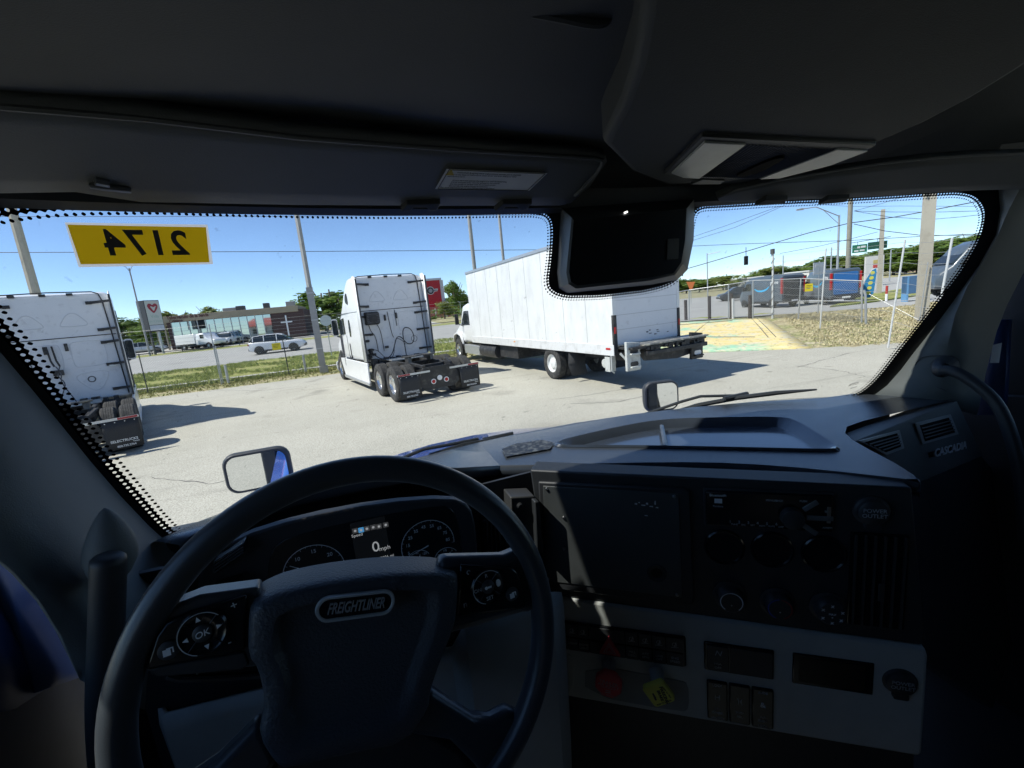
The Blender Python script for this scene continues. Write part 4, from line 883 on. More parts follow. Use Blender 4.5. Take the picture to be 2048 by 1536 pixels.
side = [(-0.652,0.89,2.133), (-0.652,0.915,2.068), (-0.652,0.928,1.987), (-0.652,0.931,1.905), (-0.652,0.927,1.851), (-0.652,0.871,1.87), (-0.652,0.808,1.914)]
q = MB(); q.add(side, [tuple(range(len(side)))]); q.build('door_sill_panel', mat('blue_paint_deep', (.008, .035, .13), .55, var=.12, vscale=6), cab, thick=.008)
side = [(1.74,0.819,2.271), (1.74,0.767,2.271), (1.74,0.756,1.992), (1.74,0.819,1.978)]
q = MB(); q.add(side, [(0, 1, 2, 3)]); q.build('door_jamb', mat('blue_paint_deep'), cab, thick=.02)
side = [(1.732,0.79,2.199), (1.732,0.771,2.206), (1.732,0.773,2.147), (1.732,0.793,2.145)]
q = MB(); q.add(side, [(0, 1, 2, 3)]); q.build('jamb_label', mat('label_paper'), cab)
# hood mirrors
def hood_mirror(c, w, h, s_):
    m_ = empty('hood_mirror'); m_.parent = cab
    F_ = Matrix.Translation(c) @ Matrix.Rotation(R(1.5 if s_ < 0 else -13), 4, 'Z') @ Matrix.Rotation(R(90), 4, 'X')
    q = MB(F_); rrs = [(w, h, 0), (w * 1.05, h * 1.06, -.01), (w * 1.05, h * 1.06, -.03), (w * .9, h * .88, -.08), (w * .5, h * .5, -.11)]
    q.loft([[(*p, z) for p in round_rect(-a / 2, a / 2, -b2 / 2, b2 / 2, min(a, b2) * .28, 5)] for a, b2, z in rrs]); q.build('mirror_shell', M_soft, m_, smooth=40)
    q = MB(F_); q.prism(round_rect(-w * .46, w * .46, -h * .45, h * .45, h * .24, 5), -.004, .002); q.build('mirror_face', M_mirror, m_)
    q = MB(); q.tube([Vector(c) + Vector((0, .05, -h * .4)), Vector(c) + Vector((-.05 * s_, .02, -h * .8)), Vector(c) + Vector((-.12 * s_, .0, -.32))], .016, 8); q.build('mirror_arm', M_soft, m_)
hood_mirror((-0.592,2.3,1.787), .275, .185, -1)
hood_mirror((1.694,2.3,1.792), .215, .185, 1)
# wipers
def wiper(pts, arm, nm):
    w_ = empty('wiper'); w_.parent = cab
    q = MB(); P_ = [Vector(p) + Vector((0, .012, 0)) for p in pts]; q.tube(P_, [.004] + [.008] * (len(P_) - 2) + [.003], 6); q.build('wiper_blade', M_blk, w_)
    q = MB(); q.tube([Vector(p) + Vector((0, .022, .004)) for p in arm], .005, 6); q.build('wiper_arm', M_blk, w_)
    q = MB(); c = (P_[len(P_) // 2]); q.tube([c + Vector((-.05, .006, .004)), c + Vector((.05, .006, .006))], .008, 6); q.build('wiper_bridge', M_blk, w_)
wiper([(0.899,1.263,2.013), (1.041,1.207,2.047), (1.164,1.157,2.063), (1.281,1.105,2.071), (1.392,1.051,2.074)], [(0.706,1.305,1.998), (0.877,1.26,2.028), (0.987,1.216,2.061), (1.049,1.191,2.075), (1.179,1.15,2.065)], 'r')
wiper([(0.119,1.254,2.039), (0.229,1.273,2.043), (0.345,1.292,2.035), (0.45,1.303,2.025), (0.548,1.303,2.024)], [(0.004,1.225,2.038), (0.106,1.242,2.056), (0.181,1.262,2.049), (0.278,1.279,2.045)], 'l')
# small print in the corner of the glass
q = ws_p(*[(1.472,1.003,2.09)[0], (1.472,1.003,2.09)[2]], .004)
text('glass_mark', 'APTECH', .014, M_frit, frame(q, (1, .1, 0), (0, -.4, 1)), cab, ext=.0001)
text('glass_mark', 'AS1 DOT 24', .006, M_frit, frame((q[0], q[1], q[2] - .012), (1, .1, 0), (0, -.4, 1)), cab, ext=.0001)

# ---- number sticker on the inside of the windshield
stk = empty('number_sticker', (-0.323,0.875,2.599), 0, 'yellow number sticker reading 2174 in mirror writing on the windshield', 'sticker')
S4 = [Vector(ws_p(p[0], p[2], .004)) - Vector(stk.location) for p in [(-0.392,0.843,2.626), (-0.23,0.89,2.625), (-0.241,0.911,2.571), (-0.397,0.862,2.572)]]
S4w = [Vector(ws_p(p[0], p[2], .0035)) - Vector(stk.location) for p in [(-0.394,0.842,2.629), (-0.227,0.89,2.629), (-0.237,0.913,2.568), (-0.401,0.862,2.568)]]
def quadgrid(c4, n=10, sag=None):
    g = []
    for j in range(5):
        row = []
        for i in range(n + 1):
            a = c4[0].lerp(c4[1], i / n); c = c4[3].lerp(c4[2], i / n); p = a.lerp(c, j / 4); w_ = p + Vector(stk.location)
            row.append((p.x, ws_y(w_.x, w_.z) - stk.location.y - sag, p.z))
        g.append(row)
    return g
M_sty = mat('sticker_yellow', (.62, .40, .008), .6, var=.14, vscale=60)
# light from outside glows through the thin vinyl
nt = M_sty.node_tree; bs = nt.nodes['Principled BSDF']; ts = nt.nodes.new('ShaderNodeBsdfTranslucent'); ts.inputs[0].default_value = (.75, .50, .01, 1)
mxs = nt.nodes.new('ShaderNodeMixShader'); mxs.inputs[0].default_value = .62; om = nt.nodes['Material Output']
nt.links.new(bs.outputs[0], mxs.inputs[1]); nt.links.new(ts.outputs[0], mxs.inputs[2]); nt.links.new(mxs.outputs[0], om.inputs['Surface'])
q = MB(); q.loft(quadgrid(S4, 10, .0045), closed=False, caps=False); q.build('sticker_face', M_sty, stk)
M_stw = mat('sticker_edge', (.8, .8, .78), .6, var=.05)
nt = M_stw.node_tree; bs = nt.nodes['Principled BSDF']; ts = nt.nodes.new('ShaderNodeBsdfTranslucent'); ts.inputs[0].default_value = (.85, .85, .82, 1)
mxs = nt.nodes.new('ShaderNodeMixShader'); mxs.inputs[0].default_value = .6; om = nt.nodes['Material Output']
nt.links.new(bs.outputs[0], mxs.inputs[1]); nt.links.new(ts.outputs[0], mxs.inputs[2]); nt.links.new(mxs.outputs[0], om.inputs['Surface'])
q = MB(); q.loft(quadgrid(S4w, 10, .0035), closed=False, caps=False); q.build('sticker_edge', M_stw, stk)
cU = (S4[1] - S4[0] + S4[2] - S4[3]); cV = (S4[0] + S4[1] - S4[2] - S4[3]); cC = sum(S4, Vector()) / 4
hgt = cV.length / 2
M_ink = mat('sticker_ink', (.05, .05, .05), .6, var=.2, vscale=40)
text('sticker_number', '2174', hgt * .92, M_ink, frame(cC - Vector((0, .0085, 0)) + cU.normalized() * .006, cU, cV), stk, mirror=True, squash=.92, ext=.0002, bold=.0012, sp=1.10)
# worn decal on the dash top
dc = [(0.309,1.147,2.054), (0.355,1.168,2.054), (0.436,1.156,2.054), (0.453,1.111,2.054), (0.423,1.07,2.054), (0.299,1.078,2.054)]
q = MB(); c0 = Vector(dc[0]); q.loft([[Vector(p) - c0 for p in dc], [Vector(p) - c0 + Vector((0, 0, .001)) for p in dc]]); dec = q.build('worn_decal', mat('decal_scraps', (.12, .13, .13), .5, var=.6, vscale=70, dirt=(.02, .023, .028), dscale=60, dlo=.42, dhi=.52), None)
dec.location = c0; tag(dec, 'torn clear decal remains stuck on the dash top beside the tray', 'decal')

# ================================================================== ground, roads, verge
def sstep(v): v = max(0., min(1., v)); return v * v * (3 - 2 * v)
RB = Vector((14.22, 11.18, 0)); RN = Vector((.67, .742, 0)); RS = Vector((.742, -.67, 0))
def gh(x, y):
    """Height of the land: the street in front climbs a little, a bank runs round the corner of the lot."""
    f = .0225 * max(0., min(45., y - 30))
    t = (x - RB.x) * RN.x + (y - RB.y) * RN.y
    b = .5 * max(0., min(1., t / 8.0)) * (1 - sstep((t - 10) / 10)) * max(0., min(1., (x - 6) / 4))
    e = .9 * sstep((x - 19) / 10) * sstep((15.5 - y) / 6) * sstep((x * .3 + y) / 6)
    return max(f, b) + e
def sheet(name, xs, ys, off, m, kind='structure', fn=None):
    q = MB(); q.loft([[(x, y, gh(x, y) + off) for x in xs] for y in ys], closed=False, caps=False)
    o = q.build(name, m, None, smooth=60); tag(o, kind=kind); return o
def rng(a, b, n): return [a + (b - a) * i / n for i in range(n + 1)]
def ground_mat(name, cols, scale, bump=.3, bs=30, rough=.95, sharp=(.35, .65), fine=None, stain=False):
    m, nt, b = new_mat(name); N, L = nt.nodes, nt.links
    tc = N.new('ShaderNodeTexCoord'); nz = N.new('ShaderNodeTexNoise'); nz.inputs['Scale'].default_value = scale; nz.inputs['Detail'].default_value = 8; nz.inputs['Roughness'].default_value = .65
    L.new(tc.outputs['Object'], nz.inputs['Vector'])
    cr = N.new('ShaderNodeValToRGB'); L.new(nz.outputs[0], cr.inputs[0])
    while len(cr.color_ramp.elements) < len(cols): cr.color_ramp.elements.new(.5)
    for i, (e, c) in enumerate(zip(cr.color_ramp.elements, cols)):
        e.position = sharp[0] + (sharp[1] - sharp[0]) * i / (len(cols) - 1); e.color = (*c, 1)
    out = cr.outputs[0]
    if fine:
        n2 = N.new('ShaderNodeTexNoise'); n2.inputs['Scale'].default_value = fine[0]; n2.inputs['Detail'].default_value = 3
        L.new(tc.outputs['Object'], n2.inputs['Vector'])
        mr_ = N.new('ShaderNodeMapRange'); mr_.inputs[1].default_value = .3; mr_.inputs[2].default_value = .7; mr_.inputs[3].default_value = 1 - fine[1]; mr_.inputs[4].default_value = 1 + fine[1]
        L.new(n2.outputs[0], mr_.inputs[0])
        vm = N.new('ShaderNodeVectorMath'); vm.operation = 'SCALE'; L.new(out, vm.inputs[0]); L.new(mr_.outputs[0], vm.inputs['Scale']); out = vm.outputs[0]
    if stain:                                                     # old oil drips, tyre scuffs and patched areas
        for sc, lo, hi, k, strch in ((.55, .60, .72, .70, (1, 1, 1)), (3.2, .66, .74, .62, (1, 1, 1)), (.8, .60, .70, .84, (.25, 3, 1)), (150, .55, .75, .80, (1, 1, 1))):
            mp = N.new('ShaderNodeMapping'); mp.inputs['Scale'].default_value = strch; mp.inputs['Rotation'].default_value = (0, 0, .35); L.new(tc.outputs['Object'], mp.inputs['Vector'])
            n4 = N.new('ShaderNodeTexNoise'); n4.inputs['Scale'].default_value = sc; n4.inputs['Detail'].default_value = 6; L.new(mp.outputs[0], n4.inputs['Vector'])
            m4 = N.new('ShaderNodeMapRange'); m4.inputs[1].default_value = lo; m4.inputs[2].default_value = hi; m4.inputs[3].default_value = 1; m4.inputs[4].default_value = k; L.new(n4.outputs[0], m4.inputs[0])
            v4 = N.new('ShaderNodeVectorMath'); v4.operation = 'SCALE'; L.new(out, v4.inputs[0]); L.new(m4.outputs[0], v4.inputs['Scale']); out = v4.outputs[0]
    L.new(out, b.inputs['Base Color']); b.inputs['Roughness'].default_value = rough; b.inputs['Specular IOR Level'].default_value = .25
    n3 = N.new('ShaderNodeTexNoise'); n3.inputs['Scale'].default_value = bs; n3.inputs['Detail'].default_value = 6; L.new(tc.outputs['Object'], n3.inputs['Vector'])
    bp = N.new('ShaderNodeBump'); bp.inputs['Strength'].default_value = bump; bp.inputs['Distance'].default_value = .03; L.new(n3.outputs[0], bp.inputs['Height']); L.new(bp.outputs[0], b.inputs['Normal'])
    MATS[name] = m; return m
G_dry = ground_mat('dry_ground', [(.27, .23, .13), (.40, .35, .22), (.22, .23, .09), (.46, .41, .29)], .9, .6, 14, fine=(9, .35))
G_green = ground_mat('verge_grass', [(.17, .22, .05), (.24, .27, .07), (.32, .30, .12), (.19, .24, .05)], .7, .8, 18, fine=(7, .35))
G_lot = ground_mat('lot_paving', [(.355, .342, .285), (.43, .415, .355), (.39, .377, .32), (.465, .45, .385)], .22, .35, 45, fine=(42, .30), sharp=(.25, .75), stain=True)
G_road = ground_mat('road_asphalt', [(.31, .31, .295), (.37, .368, .35), (.34, .337, .32)], .3, .25, 40, fine=(20, .15))
xs = rng(-420, -60, 12) + rng(-54, 60, 57) + rng(66, 520, 18); ys = rng(-120, -12, 6) + rng(-10, 80, 60) + rng(86, 700, 22)
q = MB(); q.loft([[(x, y, gh(x, y) - .03) for x in xs] for y in ys], closed=False, caps=False); tag(q.build('ground', G_dry, None, smooth=60), kind='structure')
lot = [(-70, 22.4), (-30, 22.35), (-9.8, 22.45), (-2.4, 22.4), (2.6, 22.5), (7.0, 18.2), (11.2, 13.85), (14.22, 11.15), (16.5, 9.9), (22, 7.6), (34, 2), (60, -8), (60, -60), (-70, -60)]
q = MB(); q.add([(x, y, .004) for x, y in lot], [tuple(range(len(lot)))]); q.build('parking_lot', G_lot, None, smooth=0)['kind'] = 'structure'
# cracks and seams in the lot paving
M_crack = mat('crack_fill', (.09, .088, .085), .9, var=.3, vscale=3)
def crack(pts, w, nm='paving_crack'):
    q = MB(); P_ = []
    for i in range(len(pts) - 1):
        for k in range(8): P_.append(Vector(lerp(pts[i], pts[i + 1], k / 8)))
    P_.append(Vector(pts[-1])); L_, Rr = [], []
    for i, p in enumerate(P_):
        t = (P_[min(i + 1, len(P_) - 1)] - P_[max(i - 1, 0)]).normalized(); nrm = Vector((-t.y, t.x, 0)); j = random.uniform(-.03, .03); ww = w * random.uniform(.35, 1.2)
        c = p + nrm * j; L_.append((c.x + nrm.x * ww, c.y + nrm.y * ww, .0065)); Rr.append((c.x - nrm.x * ww, c.y - nrm.y * ww, .0065))
    q.strip(L_, Rr); return q.build(nm, M_crack, None, smooth=0)
for pts in ([(11.05,8.997,0), (12.24,9.269,0), (13.91,9.595,0)], [(11.20,9.201,0), (11.20,7.95,0), (10.81,6.984,0)], [(4.093,10.07,0), (5.121,9.879,0), (6.311,9.899,0)], [(4.297,9.335,0), (5.172,8.766,0), (6.051,8.864,0)], [(-4.117,9.315,0), (-2.85,8.223,0), (-1.801,8.289,0)], [(-7.011,22.56,0), (-4.451,19.80,0), (-2.165,19.45,0)]):
    o = crack([(p[0], p[1], 0) for p in pts], .012); o['kind'] = 'structure'
# dirt shoulder, grass verge, footpath strip and streets
sheet('grass_verge', rng(-90, 7, 50) + rng(8, 60, 20), rng(24.9, 37, 8), .006, G_green)
sheet('footpath', rng(-90, 12, 50), [26.5, 27.1], .05, ground_mat('path_concrete', [(.38, .37, .34), (.47, .46, .43)], 1.5, .2, 30))
sheet('front_street', rng(-200, 220, 90), rng(37, 58, 10), .010, G_road)
M_line = mat('road_paint', (.62, .62, .60), .8, var=.15, vscale=4, dirt=(.3, .3, .29), dscale=3, dlo=.45, dhi=.7)
def stripe(x0, x1, y0, w, z=.016):
    k = max(1, int((x1 - x0) / 4)); q = MB(); q.strip([(x, y0, gh(x, y0) + z) for x in rng(x0, x1, k)], [(x, y0 + w, gh(x, y0 + w) + z) for x in rng(x0, x1, k)]); tag(q.build('lane_line', M_line, None, smooth=0), kind='structure')
for y0 in (37.5, 57.3): stripe(-120, 60, y0, .15)
for y0 in (41.2, 45.2, 51.6):
    for k in range(-6, 5): stripe(k * 12 - 4, k * 12 - 1, y0, .14)
stripe(-120, 60, 48.2, .14)
sheet('far_verge', rng(-120, 30, 40), rng(58.0, 62.5, 3), .008, G_green)
sheet('church_lot', rng(-70, 10, 30), rng(62.5, 90, 5), .006, ground_mat('pale_concrete', [(.36, .35, .33), (.44, .43, .40)], .5, .2, 30))
# side street beyond the bank
q = MB(); q.loft([[(lambda p: (p.x, p.y, gh(p.x, p.y) + .012))(RB + RN * t + RS * s) for s in rng(-30, 70, 50)] for t in rng(10.4, 60, 32)], closed=False, caps=False); tag(q.build('side_street', G_road, None, smooth=60), kind='structure')
isl = [(32.31,23.83,0.12), (36.85,25.97,0.12), (44.33,30.10,0.12), (49.74,31.38,0.12), (57.40,33.00,0.12), (62.83,32.77,0.12), (47.09,24.53,0.12), (41.79,23.92,0.12), (37.52,23.47,0.12), (34.59,23.47,0.12)]
q = MB(); q.loft([[(p[0], p[1], gh(p[0], p[1]) - .05) for p in isl], [(p[0], p[1], gh(p[0], p[1]) + .12) for p in isl]]); tag(q.build('street_island', G_green, None, smooth=0), kind='structure')
# painted driveway ramp up the bank
mrp, nt, bs = new_mat('worn_ramp_paint'); N_, L_ = nt.nodes, nt.links
uv = N_.new('ShaderNodeUVMap'); uv.uv_map = 'ramp'; sp = N_.new('ShaderNodeSeparateXYZ'); L_.new(uv.outputs[0], sp.inputs[0])
tc = N_.new('ShaderNodeTexCoord')
def noise(sc, det=6):
    n_ = N_.new('ShaderNodeTexNoise'); n_.inputs['Scale'].default_value = sc; n_.inputs['Detail'].default_value = det; n_.inputs['Roughness'].default_value = .65; L_.new(tc.outputs['Object'], n_.inputs['Vector']); return n_.outputs[0]
def math_(op, a, b2=None, c=None):
    n_ = N_.new('ShaderNodeMath'); n_.operation = op
    for i, v in enumerate((a, b2, c)):
        if v is None: continue
        if isinstance(v, (int, float)): n_.inputs[i].default_value = v
        else: L_.new(v, n_.inputs[i])
    return n_.outputs[0]
def mixc(f, a, b2):
    n_ = N_.new('ShaderNodeMix'); n_.data_type = 'RGBA'; L_.new(f, n_.inputs[0])
    for i, v in ((6, a), (7, b2)):
        if isinstance(v, tuple): n_.inputs[i].default_value = (*v, 1)
        else: L_.new(v, n_.inputs[i])
    return n_.outputs[2]
def ramp01(v, lo, hi):
    n_ = N_.new('ShaderNodeMapRange'); n_.inputs[1].default_value = lo; n_.inputs[2].default_value = hi; L_.new(v, n_.inputs[0]); return n_.outputs[0]
nz1 = noise(.9)
green_f = ramp01(math_('ADD', math_('ABSOLUTE', math_('SUBTRACT', sp.outputs[1], .52)), math_('MULTIPLY', nz1, .55)), .60, .66)
left_f = ramp01(math_('ADD', sp.outputs[0], math_('MULTIPLY', nz1, .6)), .85, .60)
edge_keep = ramp01(math_('ADD', sp.outputs[0], math_('MULTIPLY', nz1, .12)), .97, .88)
gf = math_('MULTIPLY', math_('MAXIMUM', math_('MAXIMUM', green_f, left_f), ramp01(noise(.75), .56, .64)), edge_keep)
oran = mixc(ramp01(noise(1.6), .35, .7), (.66, .52, .20), (.70, .60, .32))
col = mixc(gf, oran, mixc(ramp01(noise(2.3), .4, .65), (.24, .52, .36), (.50, .58, .38)))
col = mixc(ramp01(noise(2.8, 9), .48, .62), col, (.60, .55, .40))
wear = ramp01(noise(5.5, 9), .57, .64)
col = mixc(math_('MULTIPLY', wear, .8), col, (.20, .16, .10))
L_.new(col, bs.inputs['Base Color']); bs.inputs['Roughness'].default_value = .9
ra, rb, rc, rd = Vector((7.6, 17.4, 0)), Vector((14.25, 11.10, 0)), Vector((19.5, 17.75, .5)), Vector((15.2, 24.6, .5))
me = bpy.data.meshes.new('painted_ramp'); NU, NV = 16, 12; vs = []; uvs = []
for j in range(NV + 1):
    for i in range(NU + 1):
        p = ra.lerp(rb, i / NU).lerp(rd.lerp(rc, i / NU), j / NV); vs.append((p.x, p.y, max(gh(p.x, p.y), .5 * j / NV * .98) + .03)); uvs.append((i / NU, j / NV))
fs = [(j * (NU + 1) + i, j * (NU + 1) + i + 1, (j + 1) * (NU + 1) + i + 1, (j + 1) * (NU + 1) + i) for j in range(NV) for i in range(NU)]
me.from_pydata(vs, [], fs); ul = me.uv_layers.new(name='ramp')
for lp in me.loops: ul.data[lp.index].uv = uvs[lp.vertex_index]
me.shade_smooth(); o = obj('driveway_ramp', me, mrp, None, thick=.06); tag(o, kind='structure')
def rp_(u, v): p = ra.lerp(rb, u).lerp(rd.lerp(rc, u), v); return (p.x, p.y, max(gh(p.x, p.y), .49 * v) + .036)
for pts in ([rp_(.93, .28), rp_(.94, .6), rp_(.95, .97)], [rp_(.90, .28), rp_(.91, .6), rp_(.92, .97)], [rp_(.3, .33), rp_(.6, .36), rp_(.85, .30)], [rp_(.55, .3), rp_(.6, .6), rp_(.66, .92)], [rp_(.2, .72), rp_(.5, .80), rp_(.8, .9)]):
    q = MB(); q.tube(resample([Vector(p) for p in pts], .3, False) + [pts[-1]], .018, 4); tag(q.build('ramp_crack', M_crack, None), kind='structure')
# grass blades: verge, kerb line, bank
def tufts(name, n, place, m, hmin, hmax):
    q = MB(); k = 0
    vs = []; fs = []
    while k < n:
        p = place()
        if p is None: continue
        x, y = p; z = gh(x, y)
        for _ in range(4):
            a = random.uniform(0, 6.28); h = random.uniform(hmin, hmax); w = .018 + .02 * random.random(); lx, ly = random.uniform(-.6, .6) * h, random.uniform(-.6, .6) * h
            ox, oy = x + random.uniform(-.12, .12), y + random.uniform(-.12, .12); o = len(vs)
            vs += [(ox - w * math.cos(a), oy - w * math.sin(a), z), (ox + w * math.cos(a), oy + w * math.sin(a), z), (ox + lx, oy + ly, z + h)]; fs.append((o, o + 1, o + 2))
        k += 1
    me = bpy.data.meshes.new(name); me.from_pydata(vs, [], fs); o = obj(name, me, m); return o
def p_verge():
    x = random.uniform(-22, 10); y = random.uniform(24.9, 36.8)
    return (x, y) if math.sin(x * 1.3 + 1) + math.sin(y * 1.7 + x * .7) + random.uniform(-.6, .6) > -.5 else None
def p_dry():
    x = random.uniform(-16, 9); y = random.uniform(22.45, 26.3); return (x, y) if random.random() < (y - 21.5) / 4 else None
def p_bank():
    t = random.uniform(.2, 10.2); s = random.uniform(.15 + .12 * t * 0, 11); p = RB + RN * t + RS * s
    if t < 8.6 and s < .3: return None
    return (p.x, p.y) if not (p.y < 8.2) else None
Mg1 = mat('blade_green', (.30, .34, .085), .7, var=.4, vscale=2.); Mg2 = mat('blade_straw', (.50, .44, .27), .8, var=.35, vscale=3.); Mg3 = mat('blade_olive', (.26, .26, .09), .8, var=.4, vscale=2.5)
tag(tufts('verge_grass', 8000, p_verge, Mg1, .05, .17), 'rough green grass growing between the footpath strip and the street', 'grass', kind='stuff')
tag(tufts('shoulder_grass', 3200, p_dry, Mg3, .03, .10), 'sparse olive grass along the edge of the paved lot', 'grass', kind='stuff')
tag(tufts('bank_grass', 5000, p_bank, Mg2, .02, .09), 'dry straw coloured grass on the bank beside the painted ramp', 'grass', kind='stuff')

# ================================================================== vehicles
V_white = mat('truck_white', (.74, .75, .75), .35, var=.04, vscale=3, coat=.3, dirt=(.55, .55, .52), dscale=2.5, dlo=.55, dhi=.85)
V_rear = mat('cab_rear_white', (.70, .71, .72), .45, var=.05, vscale=4, dirt=(.42, .42, .42), dscale=5, dlo=.56, dhi=.85)
V_black = mat('chassis_black', (.018, .018, .019), .55, var=.3, vscale=8, dirt=(.09, .085, .075), dscale=6, dlo=.5, dhi=.75)
V_rub = mat('tyre_rubber', (.028, .028, .028), .85, var=.25, vscale=10, bump=.3, bscale=60, dirt=(.10, .095, .085), dscale=8, dlo=.48, dhi=.75)
V_alu = mat('polished_rim', (.80, .80, .80), .22, 1., var=.12, vscale=12)
V_wrim = mat('white_rim', (.72, .73, .72), .4, var=.08, vscale=12, dirt=(.4, .39, .36), dscale=6, dlo=.5, dhi=.75)
V_flap = mat('mudflap_rubber', (.022, .023, .025), .7, var=.3, vscale=6)
V_red = mat('lamp_red', (.45, .02, .02), .25, var=.15, vscale=40); V_wht = mat('reflector_white', (.8, .8, .8), .4); V_amb = mat('lamp_amber', (.75, .30, .02), .3)
V_seam = mat('panel_seam', (.10, .105, .115), .6); V_line = mat('press_line', (.60, .61, .63), .45)
V_win = mat('vehicle_glass', (.02, .026, .028), .06, var=.3, vscale=2, spec=.8)
V_alup = mat('bare_aluminium', (.52, .53, .53), .4, .7, var=.15, vscale=10)
V_letter = mat('flap_letter', (.72, .73, .72), .6)
def wheel(par, x, y, r, w, side, rim='alu', n=40):
    """Tyre with grooved tread (part wheel) and its dished rim (sub-part). side = outward x direction."""
    h = w / 2; t = []
    prof = [(r * .56, -h * .82), (r * .62, -h), (r * .90, -h), (r * .965, -h * .86), (r, -h * .74)]
    for k in range(5):
        a = -h * .74 + h * 1.48 * (k + .08) / 5; b2 = -h * .74 + h * 1.48 * (k + .92) / 5
        prof += [(r, a), (r, b2), (r * .975, b2 + .001)] if k < 4 else [(r, a), (r, b2)]
        if k < 4: prof += [(r * .975, -h * .74 + h * 1.48 * (k + 1.07) / 5)]
    prof += [(r, h * .74), (r * .965, h * .86), (r * .90, h), (r * .62, h), (r * .56, h * .82), (r * .56, -h * .82)]
    q = MB(); q.lathe(prof, n, 'x', (0, 0, 0)); W = q.build('wheel', V_rub, par, smooth=40); W.location = (x, y, r)
    s_ = side; m_ = {'alu': V_alu, 'white': V_wrim, 'car': V_alup}[rim]
    d = h * .85
    pr = [(r * .58, s_ * d), (r * .555, s_ * d * .96), (r * .53, s_ * d * .45), (r * .40, s_ * d * .28), (r * .33, s_ * d * .32), (r * .30, s_ * d * .75), (r * .20, s_ * d * .85), (0, s_ * d * .88)]
    q = MB(); q.lathe(pr, 28, 'x'); 
    for k in range(10):
        a = 2 * math.pi * k / 10; q.cyl((s_ * d * .28, r * .36 * math.cos(a), r * .36 * math.sin(a)), (s_ * d * .55, r * .36 * math.cos(a), r * .36 * math.sin(a)), r * .035, n=6)
    q.build('rim', m_, W, smooth=40)
    if rim == 'alu':
        for k in range(10):
            a = 2 * math.pi * (k + .5) / 10; q = MB(); q.cyl((s_ * d * .40, r * .47 * math.cos(a), r * .47 * math.sin(a)), (s_ * d * .43, r * .47 * math.cos(a), r * .47 * math.sin(a)), r * .045, n=8); q.build('rim_hole', V_black, W)
    if rim == 'car':
        for k in range(5):
            a = 2 * math.pi * k / 5; q = MB(); q.prism([(r * .25 * math.cos(a + .25), r * .25 * math.sin(a + .25)), (r * .5 * math.cos(a + .22), r * .5 * math.sin(a + .22)), (r * .5 * math.cos(a + .95), r * .5 * math.sin(a + .95)), (r * .25 * math.cos(a + 1.0), r * .25 * math.sin(a + 1.0))], s_ * d * .55, s_ * d * .60, 'x'); q.build('rim_gap', V_black, W)
    return W
def station(y, w, zb, zt, r, k=4): return [(p[0], y, p[1]) for p in round_rect(-w, w, zb, zt, r, k)]
def outline_tube(par, pts, y, r, m, nm, closed=True):
    q = MB(); P_ = [(p[0], y, p[1]) for p in pts]; q.tube(P_, r, 5, closed=closed); return q.build(nm, m, par)
